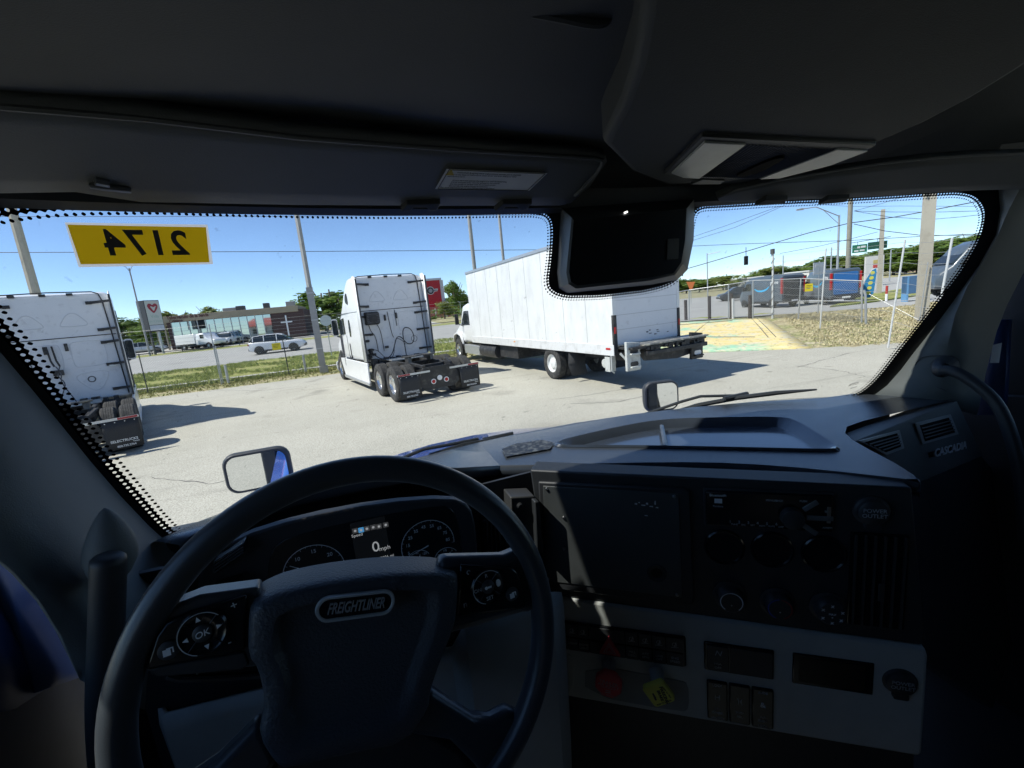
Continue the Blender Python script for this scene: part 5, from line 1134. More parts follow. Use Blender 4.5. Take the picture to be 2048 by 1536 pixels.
def tractor(name, loc, rz, label, extra, group='white semi tractors parked with their backs to us'):
    T = empty(name, loc, rz, label, 'truck', group)
    # sleeper and cab
    q = MB(); q.loft([station(3.0, 1.19, 1.0, 3.80, .16), station(3.3, 1.20, 1.0, 3.86, .18), station(3.9, 1.20, 1.0, 3.87, .20), station(4.5, 1.19, .95, 3.62, .25), station(5.1, 1.18, .9, 3.24, .3), station(5.6, 1.17, .9, 2.92, .3), station(6.0, 1.15, .9, 2.72, .28)])
    q.build('sleeper', V_white, T, smooth=50)
    q = MB(); q.loft([station(6.0, 1.13, .55, 2.68, .2), station(6.35, 1.10, .55, 2.45, .22), station(6.85, 1.05, .55, 2.02, .2), station(7.3, 1.04, .55, 1.86, .25), station(7.9, 1.0, .5, 1.66, .3), station(8.25, .92, .5, 1.42, .3), station(8.4, .8, .5, 1.1, .25)])
    q.build('hood', V_white, T, smooth=50)
    q = MB(); q.loft([[(-1.0, 6.12, 2.60), (1.0, 6.12, 2.60), (.98, 6.80, 2.08), (-.98, 6.80, 2.08)], [(-1.0, 6.14, 2.63), (1.0, 6.14, 2.63), (.98, 6.82, 2.11), (-.98, 6.82, 2.11)]]); q.build('windshield', V_win, T)
    q = MB()
    for s_ in (-1, 1): q.prism([(7.75, .3), (7.75, 1.0), (7.25, 1.25), (6.75, 1.0), (6.75, .3)], s_ * 1.0, s_ * 1.085, 'x')
    q.build('wheel_arch', V_black, T)
    q = MB(); q.loft([station(7.9, 1.18, .32, .75, .08), station(8.5, 1.1, .32, .72, .1), station(8.6, .9, .34, .70, .1)]); q.build('bumper', V_white, T)
    # rear wall pressed panels
    q = MB(); q.prism(round_rect(-1.14, 1.14, 1.02, 3.76, .14), 2.985, 3.01, 'y'); wall = q.build('rear_wall', V_rear, T, bevel=.008)
    q = MB(); q.box(-1.17, 1.13, 2.975, 2.99, 2.690, 2.712); q.build('roof_seam', V_black, T)
    q = MB(); q.tube([(-1.17, 2.97, 3.70), (-1.12, 2.97, 3.80), (-1.0, 2.97, 3.835), (0, 2.97, 3.865), (.85, 2.97, 3.845), (.97, 2.97, 3.79), (1.02, 2.97, 3.6), (1.05, 2.97, 2.7), (1.09, 2.97, 1.05)], .016, 6); q.build('rear_gasket', V_black, T)
    for x in (-.62, -.08, .42):
        q = MB(); q.box(x - .06, x + .06, 2.94, 2.99, 3.77, 3.83); q.build('marker_bracket', V_black, T)
    for c in (-.45, .38):
        outline_tube(wall, smooth_poly([(c - .27, 2.98), (c + .22, 2.98), (c + .25, 3.04), (c + .06, 3.32), (c - .10, 3.32), (c - .29, 3.04)], 2), 2.984, .009, V_line, 'pressed_triangle')
    outline_tube(wall, smooth_poly([(-.98, 1.55), (-.98, 2.52), (-.10, 2.56), (-.02, 2.5), (-.02, 1.9), (-.2, 1.75), (-.5, 1.72), (-.62, 1.6), (-.7, 1.3)], 2, False), 2.984, .008, V_line, 'pressed_line', False)
    outline_tube(wall, smooth_poly([(.16, 1.95), (.16, 2.5), (.22, 2.58), (.78, 2.58), (.84, 2.5), (.84, 1.98), (.76, 1.92), (.24, 1.90)], 2), 2.984, .008, V_line, 'pressed_line')
    outline_tube(wall, smooth_poly([(.10, 1.62), (.22, 1.74), (.74, 1.76), (.80, 1.66), (.62, 1.32), (.50, 1.24), (.38, 1.26)], 2), 2.984, .008, V_line, 'pressed_line')
    for x, z in ((.10, 2.46), (-.30, 2.42)):
        q = MB(); q.box(x - .035, x + .035, 2.95, 2.99, z - .10, z + .10); q.build('door_latch', V_black, T, bevel=.01)
    # side extenders and their black struts
    for s_ in (-1, 1):
        q = MB(); q.add([(s_ * 1.205, 3.02, 1.02), (s_ * 1.19, 2.62, 1.02), (s_ * 1.195, 2.62, 3.72), (s_ * 1.20, 2.78, 3.84), (s_ * 1.205, 3.02, 3.84)], [(0, 1, 2, 3, 4)]); q.build('side_extender', V_white, T, thick=.03)
        q = MB(); q.box(min(s_ * 1.165, s_ * 1.21), max(s_ * 1.165, s_ * 1.21), 2.58, 2.625, 1.02, 3.74); q.build('extender_edge', mat('rubber_edge', (.05, .052, .055), .6), T)
        for z in (3.58, 2.86, 2.52, 1.92, 1.24):
            q = MB(); x0 = s_ * 1.17; x1 = s_ * (.80 if z > 3 else .90)
            q.loft([[(x0, 2.70, z - .03), (x0, 2.70, z + .03), (x0, 2.74, z + .03), (x0, 2.74, z - .03)], [(x1, 2.96, z - .05), (x1, 2.96, z + .02), (x1, 2.99, z + .02), (x1, 2.99, z - .05)]]); q.box(min(x1, x1 - s_ * .12), max(x1, x1 - s_ * .12), 2.95, 2.99, z - .06, z + .02); q.build('extender_strut', V_black, T)
    # skirts, steps, tank
    for s_ in (-1, 1):
        q = MB(); q.prism([(2.75, .28), (2.70, .98), (6.75, .98), (6.75, .85), (6.35, .30)], s_ * 1.14, s_ * 1.20, 'x'); q.build('side_skirt', V_white, T, bevel=.02, seg=3)
        q = MB(); q.prism([(2.75, .20), (6.4, .20), (6.5, .30), (2.75, .30)], s_ * 1.15, s_ * 1.215, 'x'); q.build('skirt_sill', V_alup, T, bevel=.01)
        q = MB(); q.prism([(5.95, .99), (6.0, .99), (6.0, .75), (5.95, .70)], s_ * 1.19, s_ * 1.206, 'x'); q.prism([(4.7, 1.05), (4.72, 1.6), (4.8, 1.6), (4.78, 1.05)], s_ * 1.17, s_ * 1.205, 'x'); q.build('grab_slot', V_black, T)
        q = MB(); q.prism(smooth_poly([(4.3, 1.85), (4.25, 2.45), (4.5, 2.48), (4.55, 1.85)], 2), s_ * 1.19, s_ * 1.206, 'x'); q.build('sleeper_window', V_win, T)
        q = MB(); q.prism(smooth_poly([(4.05, 2.95), (4.05, 3.35), (4.25, 3.4), (4.5, 3.1)], 1), s_ * 1.18, s_ * 1.212, 'x'); q.build('roof_vent_window', V_win, T)
        q = MB(); q.prism([(5.25, 1.95), (5.25, 2.55), (5.9, 2.5), (6.25, 2.1), (6.2, 1.9)], s_ * 1.10, s_ * 1.185, 'x'); q.build('door_window', V_win, T)
        for yy in (5.12, 6.32):
            q = MB(); q.box(min(s_ * 1.10, s_ * 1.19), max(s_ * 1.10, s_ * 1.19), yy, yy + .015, 1.0, 1.9); q.build('door_seam', V_seam, T)
        q = MB(); q.box(min(s_ * 1.06, s_ * 1.206), max(s_ * 1.06, s_ * 1.206), 3.0, 6.2, 2.695, 2.71); q.build('roof_seam', V_seam, T)
        # door mirror
        q = MB(); q.loft([[(s_ * 1.28 + p[0], 6.55, p[1]) for p in round_rect(-.12, .12, 1.85, 2.55, .08)], [(s_ * 1.28 + p[0], 6.72, p[1]) for p in round_rect(-.09, .09, 1.9, 2.5, .06)]]); mm = q.build('mirror', V_white, T, smooth=50)
        q = MB(); q.prism([(s_ * 1.28 + p[0], p[1]) for p in round_rect(-.10, .10, 1.9, 2.5, .06)], 6.535, 6.552, 'y'); q.build('mirror_face', V_win, mm)
        q = MB(); q.tube([(s_ * 1.10, 6.5, 1.8), (s_ * 1.28, 6.6, 1.88)], .03, 6); q.build('mirror_arm', V_black, mm)
        wheel(T, s_ * 1.03, 7.25, .51, .29, s_)
        for yy in (.2, 1.53):
            wheel(T, s_ * 1.075, yy, .515, .285, s_); wheel(T, s_ * .735, yy, .515, .285, s_)
    # frame, fifth wheel, deck
    q = MB()
    for s_ in (-1, 1): q.box(s_ * .43 - .04, s_ * .43 + .04, -.42, 6.5, .72, .98)
    q.box(-.43, .43, .0, .10, .74, .96); q.box(-.43, .43, 1.2, 1.3, .74, .96); q.box(-.43, .43, 2.5, 2.62, .74, .96)
    q.prism([(-.62, .62), (-.62, .40), (-.4, .28), (.4, .28), (.62, .40), (.62, .62), (.47, .93), (-.47, .93)], -.46, -.42, 'y')
    q.loft([[(-.47, -.42, .90), (-.39, -.42, .90), (-.39, -.42, .98), (-.47, -.42, .98)], [(-.60, .25, .98), (-.52, .25, .98), (-.52, .25, 1.06), (-.60, .25, 1.06)]]); q.loft([[(.47, -.42, .90), (.39, -.42, .90), (.39, -.42, .98), (.47, -.42, .98)], [(.60, .25, .98), (.52, .25, .98), (.52, .25, 1.06), (.60, .25, 1.06)]])
    q.build('frame', V_black, T, bevel=.008)
    q = MB(); q.cyl((-1.0, .2, .515), (1.0, .2, .515), .09, n=10); q.cyl((-1.0, 1.53, .515), (1.0, 1.53, .515), .09, n=10); q.cyl((-.25, .2, .55), (.25, .2, .55), .24, .24, 12); q.cyl((-.25, 1.53, .55), (.25, 1.53, .55), .24, .24, 12); q.build('axles', V_black, T)
    q = MB(frame((0, .95, 1.20), (1, 0, 0), (0, 1, -.08)))
    q.prism([(-.46, .38), (.46, .38), (.46, -.05), (.30, -.52), (.16, -.55), (.055, -.12), (-.055, -.12), (-.16, -.55), (-.30, -.52), (-.46, -.05)], -.05, .0); q.box(-.42, -.30, -.1, .2, -.22, -.05); q.box(.30, .42, -.1, .2, -.22, -.05)
    q.build('fifth_wheel', mat('greased_steel', (.10, .10, .10), .35, .5, var=.3, vscale=12), T, bevel=.01)
    q = MB(); q.box(-.55, .55, 2.05, 2.75, .99, 1.02)
    for k in range(8): q.box(-.55, .55, 2.07 + k * .085, 2.11 + k * .085, 1.02, 1.032)
    q.build('deck_plate', V_alup, T)
    q = MB()
    for k in range(9):
        x = -1.0 + .22 * k; w_ = random.uniform(.1, .18); q.box(x, x + w_, 2.70, 2.95, .92, 1.0 + random.uniform(.02, .09))
    q.box(-1.0, 1.0, 2.66, 2.98, .60, .95); q.build('cab_mounts', V_black, T, bevel=.01)
    # rear lamps and mudflaps
    for x, z, m_ in ((-.20, .50, V_red), (.20, .50, V_red), (0, .58, V_wht)):
        q = MB(); q.lathe([(.075, -.46), (.075, -.475), (.055, -.478)], 18, 'y', (x, 0, z)); q.build('lamp_ring', V_wht, T)
        q = MB(); q.lathe([(.056, -.476), (.045, -.485), (0, -.488)], 18, 'y', (x, 0, z)); q.build('tail_lamp', m_, T)
    for s_ in (-1, 1):
        fc = s_ * .93
        fl = empty('mudflap'); fl.parent = T; fl.location = (fc, -.55, 0)
        q = MB(); q.loft([[(x, .003 * math.sin(x * 8) - .006 * (z < .5), z) for x in rng(-.31, .31, 6)] for z in (.80, .6, .4, .16)], closed=False, caps=False); q.build('flap', V_flap, fl, thick=.012)
        q = MB(); q.box(-.62 if s_ > 0 else -.33, .33 if s_ > 0 else .62, -.015, .015, .80, .85); q.build('flap_hanger', V_alup, fl)
        q = MB(); q.box(-.03 if s_ > 0 else -.31, .31 if s_ > 0 else .03, -.022, -.016, .805, .85); q.build('reflector_strip', mat('reflector_red', (.30, .03, .035), .4, var=.2, vscale=30), fl)
        for k in range(4):
            q = MB(); q.lathe([(.012, -.018), (0, -.022)], 8, 'y', (-.25 + .165 * k, 0, .76)); q.build('flap_bolt', V_alup, fl)
        FM = frame((0, -.022, .34), (1, 0, 0), (0, 0, 1))
        text('flap_lettering', 'SELECTRUCKS', .075, V_letter, FM, fl, squash=.97, bold=.0012, ext=.001)
        text('flap_lettering', 'Tampa', .042, V_letter, FM @ Matrix.Translation((.19, -.055, 0)), fl, bold=.0006, ext=.001)
        text('flap_lettering', '800.735.2764', .062, V_letter, FM @ Matrix.Translation((.02, -.12, 0)), fl, squash=.95, bold=.0012, ext=.001)
    extra(T)
    return T
def mid_extra(T):
    q = MB(); q.loft([[(p[0], 2.97, p[1]) for p in round_rect(-1.0, -.50, 2.22, 2.66, .05)], [(p[0], 2.78, p[1]) for p in round_rect(-.97, -.53, 2.25, 2.63, .05)]]); u = q.build('cooling_unit', V_black, T, bevel=.01)
    for k in range(6):
        q = MB(); q.box(-.95, -.55, 2.765, 2.782, 2.29 + k * .055, 2.31 + k * .055); q.build('unit_louvre', V_seam, u)
    q = MB(); q.lathe([(.15, 2.765), (.13, 2.76), (.05, 2.765), (0, 2.76)], 20, 'y', (-.75, 0, 2.43)); q.build('unit_fan', V_black, u)
    def hose(pts, r, m=V_black):
        q = MB(); q.tube(smooth_poly(pts, 2, False), r, 6); q.build('hose', m, T)
    for pts in ([(-.90, 2.93, 2.24), (-.86, 2.9, 2.0), (-.72, 2.93, 1.85), (-.70, 2.93, 1.3)], [(-.62, 2.93, 2.24), (-.52, 2.93, 2.0), (-.50, 2.93, 1.3)], [(-.20, 2.95, 2.62), (-.16, 2.93, 1.9), (-.12, 2.9, 1.72)], [(.06, 2.95, 2.66), (.07, 2.94, 2.1)]):
        hose(pts, .012)
    hose([(-.95, 2.8, 1.30), (-.7, 2.7, 1.02), (-.35, 2.66, 1.10), (-.15, 2.7, 1.55), (-.05, 2.75, 1.74), (.12, 2.78, 1.72), (.28, 2.8, 1.45), (.48, 2.8, 1.42), (.60, 2.8, 1.62), (.52, 2.8, 1.95), (.28, 2.8, 2.05), (.18, 2.8, 1.85), (.20, 2.78, 1.4), (.18, 2.7, 1.0)], .017)
    hose([(-.90, 2.8, 1.22), (-.6, 2.68, .98), (-.30, 2.64, 1.05), (-.18, 2.7, 1.5), (-.10, 2.72, 1.70), (.10, 2.74, 1.62), (.22, 2.76, 1.45)], .014, V_seam)
    hose([(-.88, 2.8, 1.40), (-.75, 2.75, 1.35), (-.55, 2.7, 1.05), (-.3, 2.68, 1.0)], .012, V_seam)
    q = MB(); q.lathe([(.10, 2.79), (.115, 2.80), (.10, 2.81)], 14, 'y', (.58, 0, 1.60)); q.build('hose_coil', V_seam, T)
    q = MB()
    for k in range(5): q.box(-1.08 + .02 * k, -.98 + .02 * k, 2.8, 2.96, 1.05 + .08 * k, 1.12 + .08 * k)
    q.box(-1.05, -.85, 2.85, 2.97, 1.36, 1.42); q.build('air_valves', V_black, T, bevel=.01)
    for x, z in ((-.38, 1.42), (-1.0, 1.70)):
        q = MB(); q.box(x - .06, x + .06, 2.93, 2.99, z - .04, z + .04); q.build('bracket', V_black, T, bevel=.01)
def left_extra(T):
    for x in (-.26, -.16):
        q = MB(); q.tube([(x, 2.92, 2.52), (x + .02, 2.9, 2.15), (x + .06, 2.88, 2.0)], .022, 6); q.build('hose', V_black, T)
    for pts in ([(-.18, 2.9, 2.0), (-.10, 2.86, 1.80), (-.16, 2.84, 1.6), (-.02, 2.8, 1.2), (.05, 2.75, 1.0)], [(-.10, 2.9, 2.0), (-.20, 2.86, 1.75), (-.06, 2.84, 1.55), (-.20, 2.8, 1.25), (-.25, 2.75, 1.0)], [(-.62, 2.93, 2.2), (-.58, 2.9, 1.9), (-.60, 2.9, 1.5)]):
        q = MB(); q.tube(smooth_poly(pts, 2, False), .014, 6); q.build('hose', V_seam, T)
    q = MB(); q.box(-.26, -.06, 2.86, 2.97, 1.76, 1.90); q.build('hose_holder', V_black, T, bevel=.01)
    q = MB(); q.lathe([(.075, 2.984), (.085, 2.975), (.06, 2.97)], 18, 'y', (.42, 0, 1.56)); q.build('drain_ring', V_seam, T)
    q = MB(); q.box(.83, .99, 2.94, 2.99, 1.82, 1.88); q.build('bracket', V_alup, T)
tractor('semi_tractor', (1.66, 13.09, 0), R(14.5), 'white semi tractor in mid lot with a black cooling unit on its cab back', mid_extra)
tractor('semi_tractor', (-6.47, 11.75, 0), R(22), 'white semi tractor at the left edge, cut off by the window pillar', left_extra)

# ---- box truck with lift gate
B = empty('box_truck', (6.39, 13.10, 0), R(7.5), 'white box truck with a long cargo body and folded lift gate', 'truck')
V_box = mat('box_skin', (.72, .735, .73), .5, var=.05, vscale=1.5, dirt=(.54, .55, .54), dscale=2.2, dlo=.45, dhi=.85, stretch=(1, 1, .45))
V_door = mat('roll_door', (.70, .71, .73), .5, var=.05, vscale=2, dirt=(.5, .5, .5), dscale=5, dlo=.6, dhi=.8)
BW, Y0, Y1, ZB, ZT = 1.10, -3.36, 6.65, 1.16, 4.02
q = MB(); q.box(-BW, BW, Y0, Y1, ZB, ZT); q.build('cargo_body', V_box, B, bevel=.05, seg=3)
for s_ in (-1, 1):
    for k in range(1, 9):
        y = Y0 + (Y1 - Y0) * k / 9; q = MB(); q.box(s_ * BW - .004, s_ * BW + .004, y - .006, y + .006, ZB + .05, ZT - .08); q.build('panel_joint', mat('joint_grey', (.36, .37, .37), .5), B)
    q = MB(); q.box(s_ * BW - .02, s_ * BW + .02, Y0 - .01, Y1 + .01, ZB - .22, ZB + .06); q.build('lower_rail', mat('rail_white', (.66, .67, .67), .4, var=.08, vscale=4, dirt=(.45, .45, .44), dscale=4), B, bevel=.008)
    q = MB(); q.box(s_ * BW - .025, s_ * BW + .025, Y0, Y1, ZT - .09, ZT + .01); q.build('roof_rail', V_alup, B, bevel=.008)
    q = MB(); q.box(s_ * BW - .026, s_ * BW + .026, Y0 + .12, Y0 + .3, ZB - .07, ZB - .02); q.build('side_marker', V_red, B)
    q = MB(); q.box(s_ * BW - .026, s_ * BW + .026, 2.2, 2.32, ZB - .06, ZB - .02); q.build('side_marker', V_amb, B)
q = MB(); q.box(-BW + .10, BW - .08, Y0 - .012, Y0 + .05, ZB + .06, ZT - .25); q.build('roll_up_door', V_door, B)
for k in range(1, 8):
    z = ZB + .06 + k * .36; q = MB(); q.box(-BW + .10, BW - .08, Y0 - .017, Y0, z - .004, z + .004); q.build('door_joint', mat('joint_grey'), B)
for x0, x1 in ((-BW - .01, -BW + .10), (BW - .08, BW + .01)):
    q = MB(); q.box(x0, x1, Y0 - .03, Y0 + .04, 1.95, ZT); q.build('rear_post', V_box, B, bevel=.01)
    q = MB(); q.box(x0, x1, Y0 - .032, Y0 + .04, .95, 1.95); q.build('rear_post_guard', V_black, B, bevel=.01)
    q = MB(); q.box(x0 + .02, x0 + .07, Y0 - .05, Y0 - .03, 1.5, 1.66); q.build('tail_lamp', V_red, B)
q = MB(); q.box(-BW, BW, Y0 - .034, Y0 + .05, ZT - .26, ZT + .005); q.build('rear_header', V_box, B)
for k in range(7):
    x = random.uniform(-.15, .65); q = MB(); q.box(x, x + random.uniform(.03, .10), Y0 - .0135, Y0 - .01, 1.33 + .02 * k, 1.345 + .02 * k + random.uniform(0, .03)); q.build('paint_scrape', V_seam, B)
# lift gate
V_gate = mat('gate_grey', (.50, .52, .50), .5, var=.12, vscale=6, dirt=(.3, .29, .26), dscale=6)
for x, m_, e in ((-BW + .04, V_gate, 1), (BW - .02, V_black, 0)):
    q = MB(); pl = [(x, .58), (x + .42, .58), (x + .42, 1.24), (x, 1.30)]; q.prism(pl, Y0 - .42, Y0 - .34, 'y'); g_ = q.build('gate_plate', m_, B, bevel=.012)
    for z in (.68, 1.0):
        q = MB(); q.prism(round_rect(x + .10, x + .34, z, z + .12, .05), Y0 - .43, Y0 - .418, 'y'); q.build('step_hole', V_black if e else V_wht, g_)
        q = MB(); q.prism(round_rect(x + .08, x + .36, z - .03, z + .01, .015), Y0 - .50, Y0 - .41, 'y'); q.build('step_tread', m_, g_)
q = MB(); q.box(-BW + .1, BW + .38, Y0 - .55, Y0 - .02, 1.10, 1.16); q.box(-BW + .5, BW + .34, Y0 - .62, Y0 - .50, .92, 1.02)
q.prism([(-BW + .5, .98), (-BW + .7, .75), (BW - .4, .66), (BW + .1, .72), (BW + .3, .98)], Y0 - .30, Y0 - .24, 'y'); q.build('gate_frame', V_black, B, bevel=.01)
q = MB(); q.box(-BW + .45, BW + .40, Y0 - .60, Y0 - .06, 1.165, 1.20); q.build('gate_platform', mat('worn_deck', (.22, .22, .21), .45, .4, var=.4, vscale=8, dirt=(.6, .56, .45), dscale=9, dlo=.55, dhi=.62), B)
q = MB()
for k in range(14):
    x = random.uniform(-.6, 1.3); q.box(x, x + random.uniform(.05, .25), Y0 - .58, Y0 - .50, 1.03 + random.uniform(-.03, .05), 1.09 + random.uniform(0, .06))
q.build('gate_linkage', V_black, B)
q = MB(); q.tube([(-BW + .02, Y0 - .2, 1.02), (-BW + .2, Y0 - .36, .72)], .03, 6); q.tube([(-BW - .02, Y0 + .1, .95), (-BW - .02, Y0 + .1, .55), (-BW + .05, Y0 + .1, .5)], .02, 6); q.build('gate_arm', V_gate, B)
q = MB(); q.cyl((-BW + .02, Y0 + .45, .72), (-BW + .3, Y0 + .45, .72), .12, n=12); q.box(-BW + .0, -BW + .18, Y0 + .2, Y0 + .4, .52, .9); q.build('hydraulic_pump', V_gate, B)
# running gear
for s_ in (-1, 1):
    wheel(B, s_ * .96, -.2, .51, .27, s_, 'white'); wheel(B, s_ * .64, -.2, .51, .27, s_, 'white'); wheel(B, s_ * .98, 8.75, .51, .28, s_, 'alu')
    q = MB(); q.loft([[(s_ * .5, -1.25, .95), (s_ * 1.08, -1.25, .95)], [(s_ * .5, -1.18, .55), (s_ * 1.08, -1.18, .55)], [(s_ * .52, -1.32, .22), (s_ * 1.06, -1.32, .22)]], closed=False, caps=False); q.build('mudflap', V_flap, B, thick=.012)
    q = MB(); q.cyl((s_ * .82, 5.9, .62), (s_ * .82, 4.2, .62), .30, n=16); q.build('fuel_tank', V_black, B, smooth=40)
    q = MB(); q.box(min(s_ * .62, s_ * 1.08), max(s_ * .62, s_ * 1.08), 6.0, 7.9, .38, .80); q.build('battery_step', V_alup, B, bevel=.02)
q = MB(); q.box(-.45, -.36, -3.0, 9.6, .70, .95); q.box(.36, .45, -3.0, 9.6, .70, .95); q.box(-1.0, 1.0, -3.2, 6.5, .95, 1.0)
q.cyl((-.9, -.2, .51), (.9, -.2, .51), .09, n=10); q.cyl((-.22, -.2, .53), (.22, -.2, .53), .23, n=12); q.box(-.95, .6, 2.4, 4.0, .45, .95); q.build('chassis', V_black, B)
# cab
q = MB(); q.loft([station(6.72, 1.04, .9, 2.62, .14), station(7.2, 1.05, .9, 2.70, .16), station(7.75, 1.03, .9, 2.62, .18), station(8.35, .98, .8, 1.85, .12), station(9.0, .95, .75, 1.62, .2), station(9.7, .88, .7, 1.40, .25), station(9.95, .75, .7, 1.2, .2)]); q.build('cab', V_white, B, smooth=50)
for s_ in (-1, 1):
    q = MB(); q.prism([(6.95, 1.72), (6.95, 2.36), (7.55, 2.36), (8.1, 1.72)], s_ * .98, s_ * 1.056, 'x'); q.build('door_window', V_win, B)
    q = MB(); q.prism([(9.45, .5), (9.45, .95), (9.1, 1.2), (8.4, 1.2), (8.05, .95), (8.05, .5)], s_ * .85, s_ * 1.0, 'x'); q.build('wheel_arch', V_black, B)
    q = MB(); q.loft([[(s_ * 1.04, 8.0, .85), (s_ * 1.12, 8.0, .85), (s_ * 1.12, 8.0, .80), (s_ * 1.04, 8.0, .80)], [(s_ * 1.0, 8.3, 1.28), (s_ * 1.13, 8.3, 1.28), (s_ * 1.13, 8.3, 1.2), (s_ * 1.0, 8.3, 1.2)], [(s_ * .95, 8.75, 1.38), (s_ * 1.13, 8.75, 1.36), (s_ * 1.13, 8.75, 1.3), (s_ * .95, 8.75, 1.3)], [(s_ * .9, 9.2, 1.30), (s_ * 1.12, 9.2, 1.26), (s_ * 1.12, 9.2, 1.2), (s_ * .9, 9.2, 1.2)], [(s_ * .85, 9.55, .95), (s_ * 1.1, 9.5, .9), (s_ * 1.1, 9.5, .85), (s_ * .85, 9.55, .85)]]); q.build('fender', V_white, B, smooth=50)
    q = MB(); q.box(min(s_ * 1.18, s_ * 1.36), max(s_ * 1.18, s_ * 1.36), 8.0, 8.08, 1.75, 2.25); mm = q.build('mirror', V_black, B, bevel=.02)
    q = MB(); q.tube([(s_ * 1.0, 7.9, 1.65), (s_ * 1.25, 8.05, 1.8)], .02, 6); q.build('mirror_arm', V_black, mm)
q = MB(); q.box(-.9, .9, 6.66, 6.72, 1.2, 2.6); q.build('cab_back', V_white, B)

# ---- cars and vans
def car(name, loc, rz, L, W, Hh, body, label, cat, prof, green, wheels, rw=.34, group=None, plate=False):
    """Car from side-view stations: (y, bottom, top, half width); green = greenhouse stations (y, belt, roof, half width low, half width top)."""
    T = empty(name, loc, rz, label, cat, group)
    q = MB(); q.loft([station(y, w, zb, zt, min(.14, (zt - zb) * .3)) for y, zb, zt, w in prof]); q.build('body', body, T, smooth=50)
    q = MB(); q.loft([[(-wl, y, zb), (-wt, y, zt), (wt, y, zt), (wl, y, zb)] for y, zb, zt, wl, wt in green]); q.build('windows', V_win, T, smooth=30, bevel=.03)
    mid = [g for g in green if g[2] > g[1] + .2]
    q = MB(); q.loft([[(-wt - .01, y, zt - .03), (-wt + .08, y, zt + .025), (wt - .08, y, zt + .025), (wt + .01, y, zt - .03)] for y, zb, zt, wl, wt in mid]); q.build('roof', body, T, smooth=50)
    for k, (a, c) in enumerate(zip(mid[:-1], mid[1:])):
        for s_ in (-1, 1):
            q = MB(); q.tube([(s_ * (a[3] + .012), a[0], a[1]), (s_ * (a[4] + .012), a[0], a[2])], .035, 6); q.build('window_post', body, T)
    for y in wheels:
        for s_ in (-1, 1):
            q = MB(); q.prism([(y + rw * 1.16 * math.cos(a), rw + rw * 1.16 * math.sin(a)) for a in rng(-.35, math.pi + .35, 14)], s_ * (W / 2 - .18), s_ * (W / 2 + .006), 'x'); q.build('wheel_arch', V_black, T)
            wheel(T, s_ * (W / 2 - .10), y, rw, .22, s_, 'car', 28)
    for s_ in (-1, 1):
        q = MB(); q.box(min(s_ * (W / 2 - .30), s_ * (W / 2 - .04)), max(s_ * (W / 2 - .30), s_ * (W / 2 - .04)), prof[-1][0] - .02, prof[-1][0] + .03, prof[-1][2] - .22, prof[-1][2] - .10); q.build('headlight', V_wht, T)
        q = MB(); q.box(min(s_ * (W / 2 - .32), s_ * (W / 2 - .03)), max(s_ * (W / 2 - .32), s_ * (W / 2 - .03)), prof[0][0] - .02, prof[0][0] + .06, prof[0][2] - .20, prof[0][2] - .06); q.build('tail_lamp', V_red, T)
        q = MB(); q.box(min(s_ * W / 2, s_ * (W / 2 + .16)), max(s_ * W / 2, s_ * (W / 2 + .16)), green[-1][0] - .55, green[-1][0] - .42, green[-1][1] - .02, green[-1][1] + .13); q.build('mirror', body, T, bevel=.02)
        q = MB(); q.box(min(s_ * (W / 2 - .05), s_ * (W / 2 + .008)), max(s_ * (W / 2 - .05), s_ * (W / 2 + .008)), wheels[0] + rw * 1.3, wheels[1] - rw * 1.3, prof[2][1] - .02, prof[2][1] + .12); q.build('side_sill', V_black, T)
        q = MB(); q.box(min(s_ * (W / 2 - .05), s_ * (W / 2 + .004)), max(s_ * (W / 2 - .05), s_ * (W / 2 + .004)), -.02, 0, .45, green[0][1]); q.build('door_seam', V_seam, T)
    q = MB(); q.box(-W / 2 + .12, W / 2 - .12, prof[0][0] - .04, prof[0][0] + .02, prof[0][1], prof[0][1] + .22); q.box(-W / 2 + .12, W / 2 - .12, prof[-1][0] - .02, prof[-1][0] + .04, prof[-1][1], prof[-1][1] + .22); q.build('bumper', V_black, T, bevel=.02)
    return T
SUVP = [(-2.15, .35, 1.02, .78), (-2.0, .28, 1.10, .86), (-1.3, .25, 1.06, .90), (0, .25, 1.02, .90), (1.0, .25, 1.00, .90), (1.5, .25, .97, .88), (2.0, .30, .88, .82), (2.2, .36, .72, .68)]
SUVG = [(-2.05, 1.04, 1.06, .78, .74), (-1.75, 1.05, 1.52, .80, .62), (-.9, 1.03, 1.60, .82, .64), (.1, 1.0, 1.60, .83, .64), (.55, .99, 1.50, .83, .62), (1.25, .97, .99, .80, .72)]
C_white = mat('car_white', (.76, .77, .78), .25, coat=.6, var=.02); C_silver = mat('car_silver', (.48, .50, .52), .3, .5, coat=.5, var=.04); C_dark = mat('car_dark', (.03, .034, .04), .25, coat=.6, var=.1)
car('suv', (-7.6, 43.2, gh(-7.6, 43.2)), R(-90), 4.4, 1.82, 1.62, C_white, 'white compact suv driving along the street behind the fence', 'car', SUVP, SUVG, (-1.35, 1.32))
SEDP = [(-2.3, .35, .92, .76), (-2.15, .28, .98, .84), (-1.3, .24, .95, .88), (0, .24, .92, .88), (1.0, .24, .90, .88), (1.7, .25, .84, .86), (2.2, .30, .74, .78), (2.35, .36, .62, .66)]
SEDG = [(-1.9, .94, .96, .76, .70), (-1.1, .94, 1.36, .78, .58), (-.3, .92, 1.43, .79, .60), (.25, .91, 1.40, .79, .60), (1.15, .89, .91, .76, .70)]
p = (-26.11,64.95,1.653)
car('sedan', (p[0], p[1], gh(p[0], p[1])), R(-78), 4.6, 1.8, 1.44, C_silver, 'silver sedan parked left of the church behind the pole sign', 'car', SEDP, SEDG, (-1.4, 1.42))
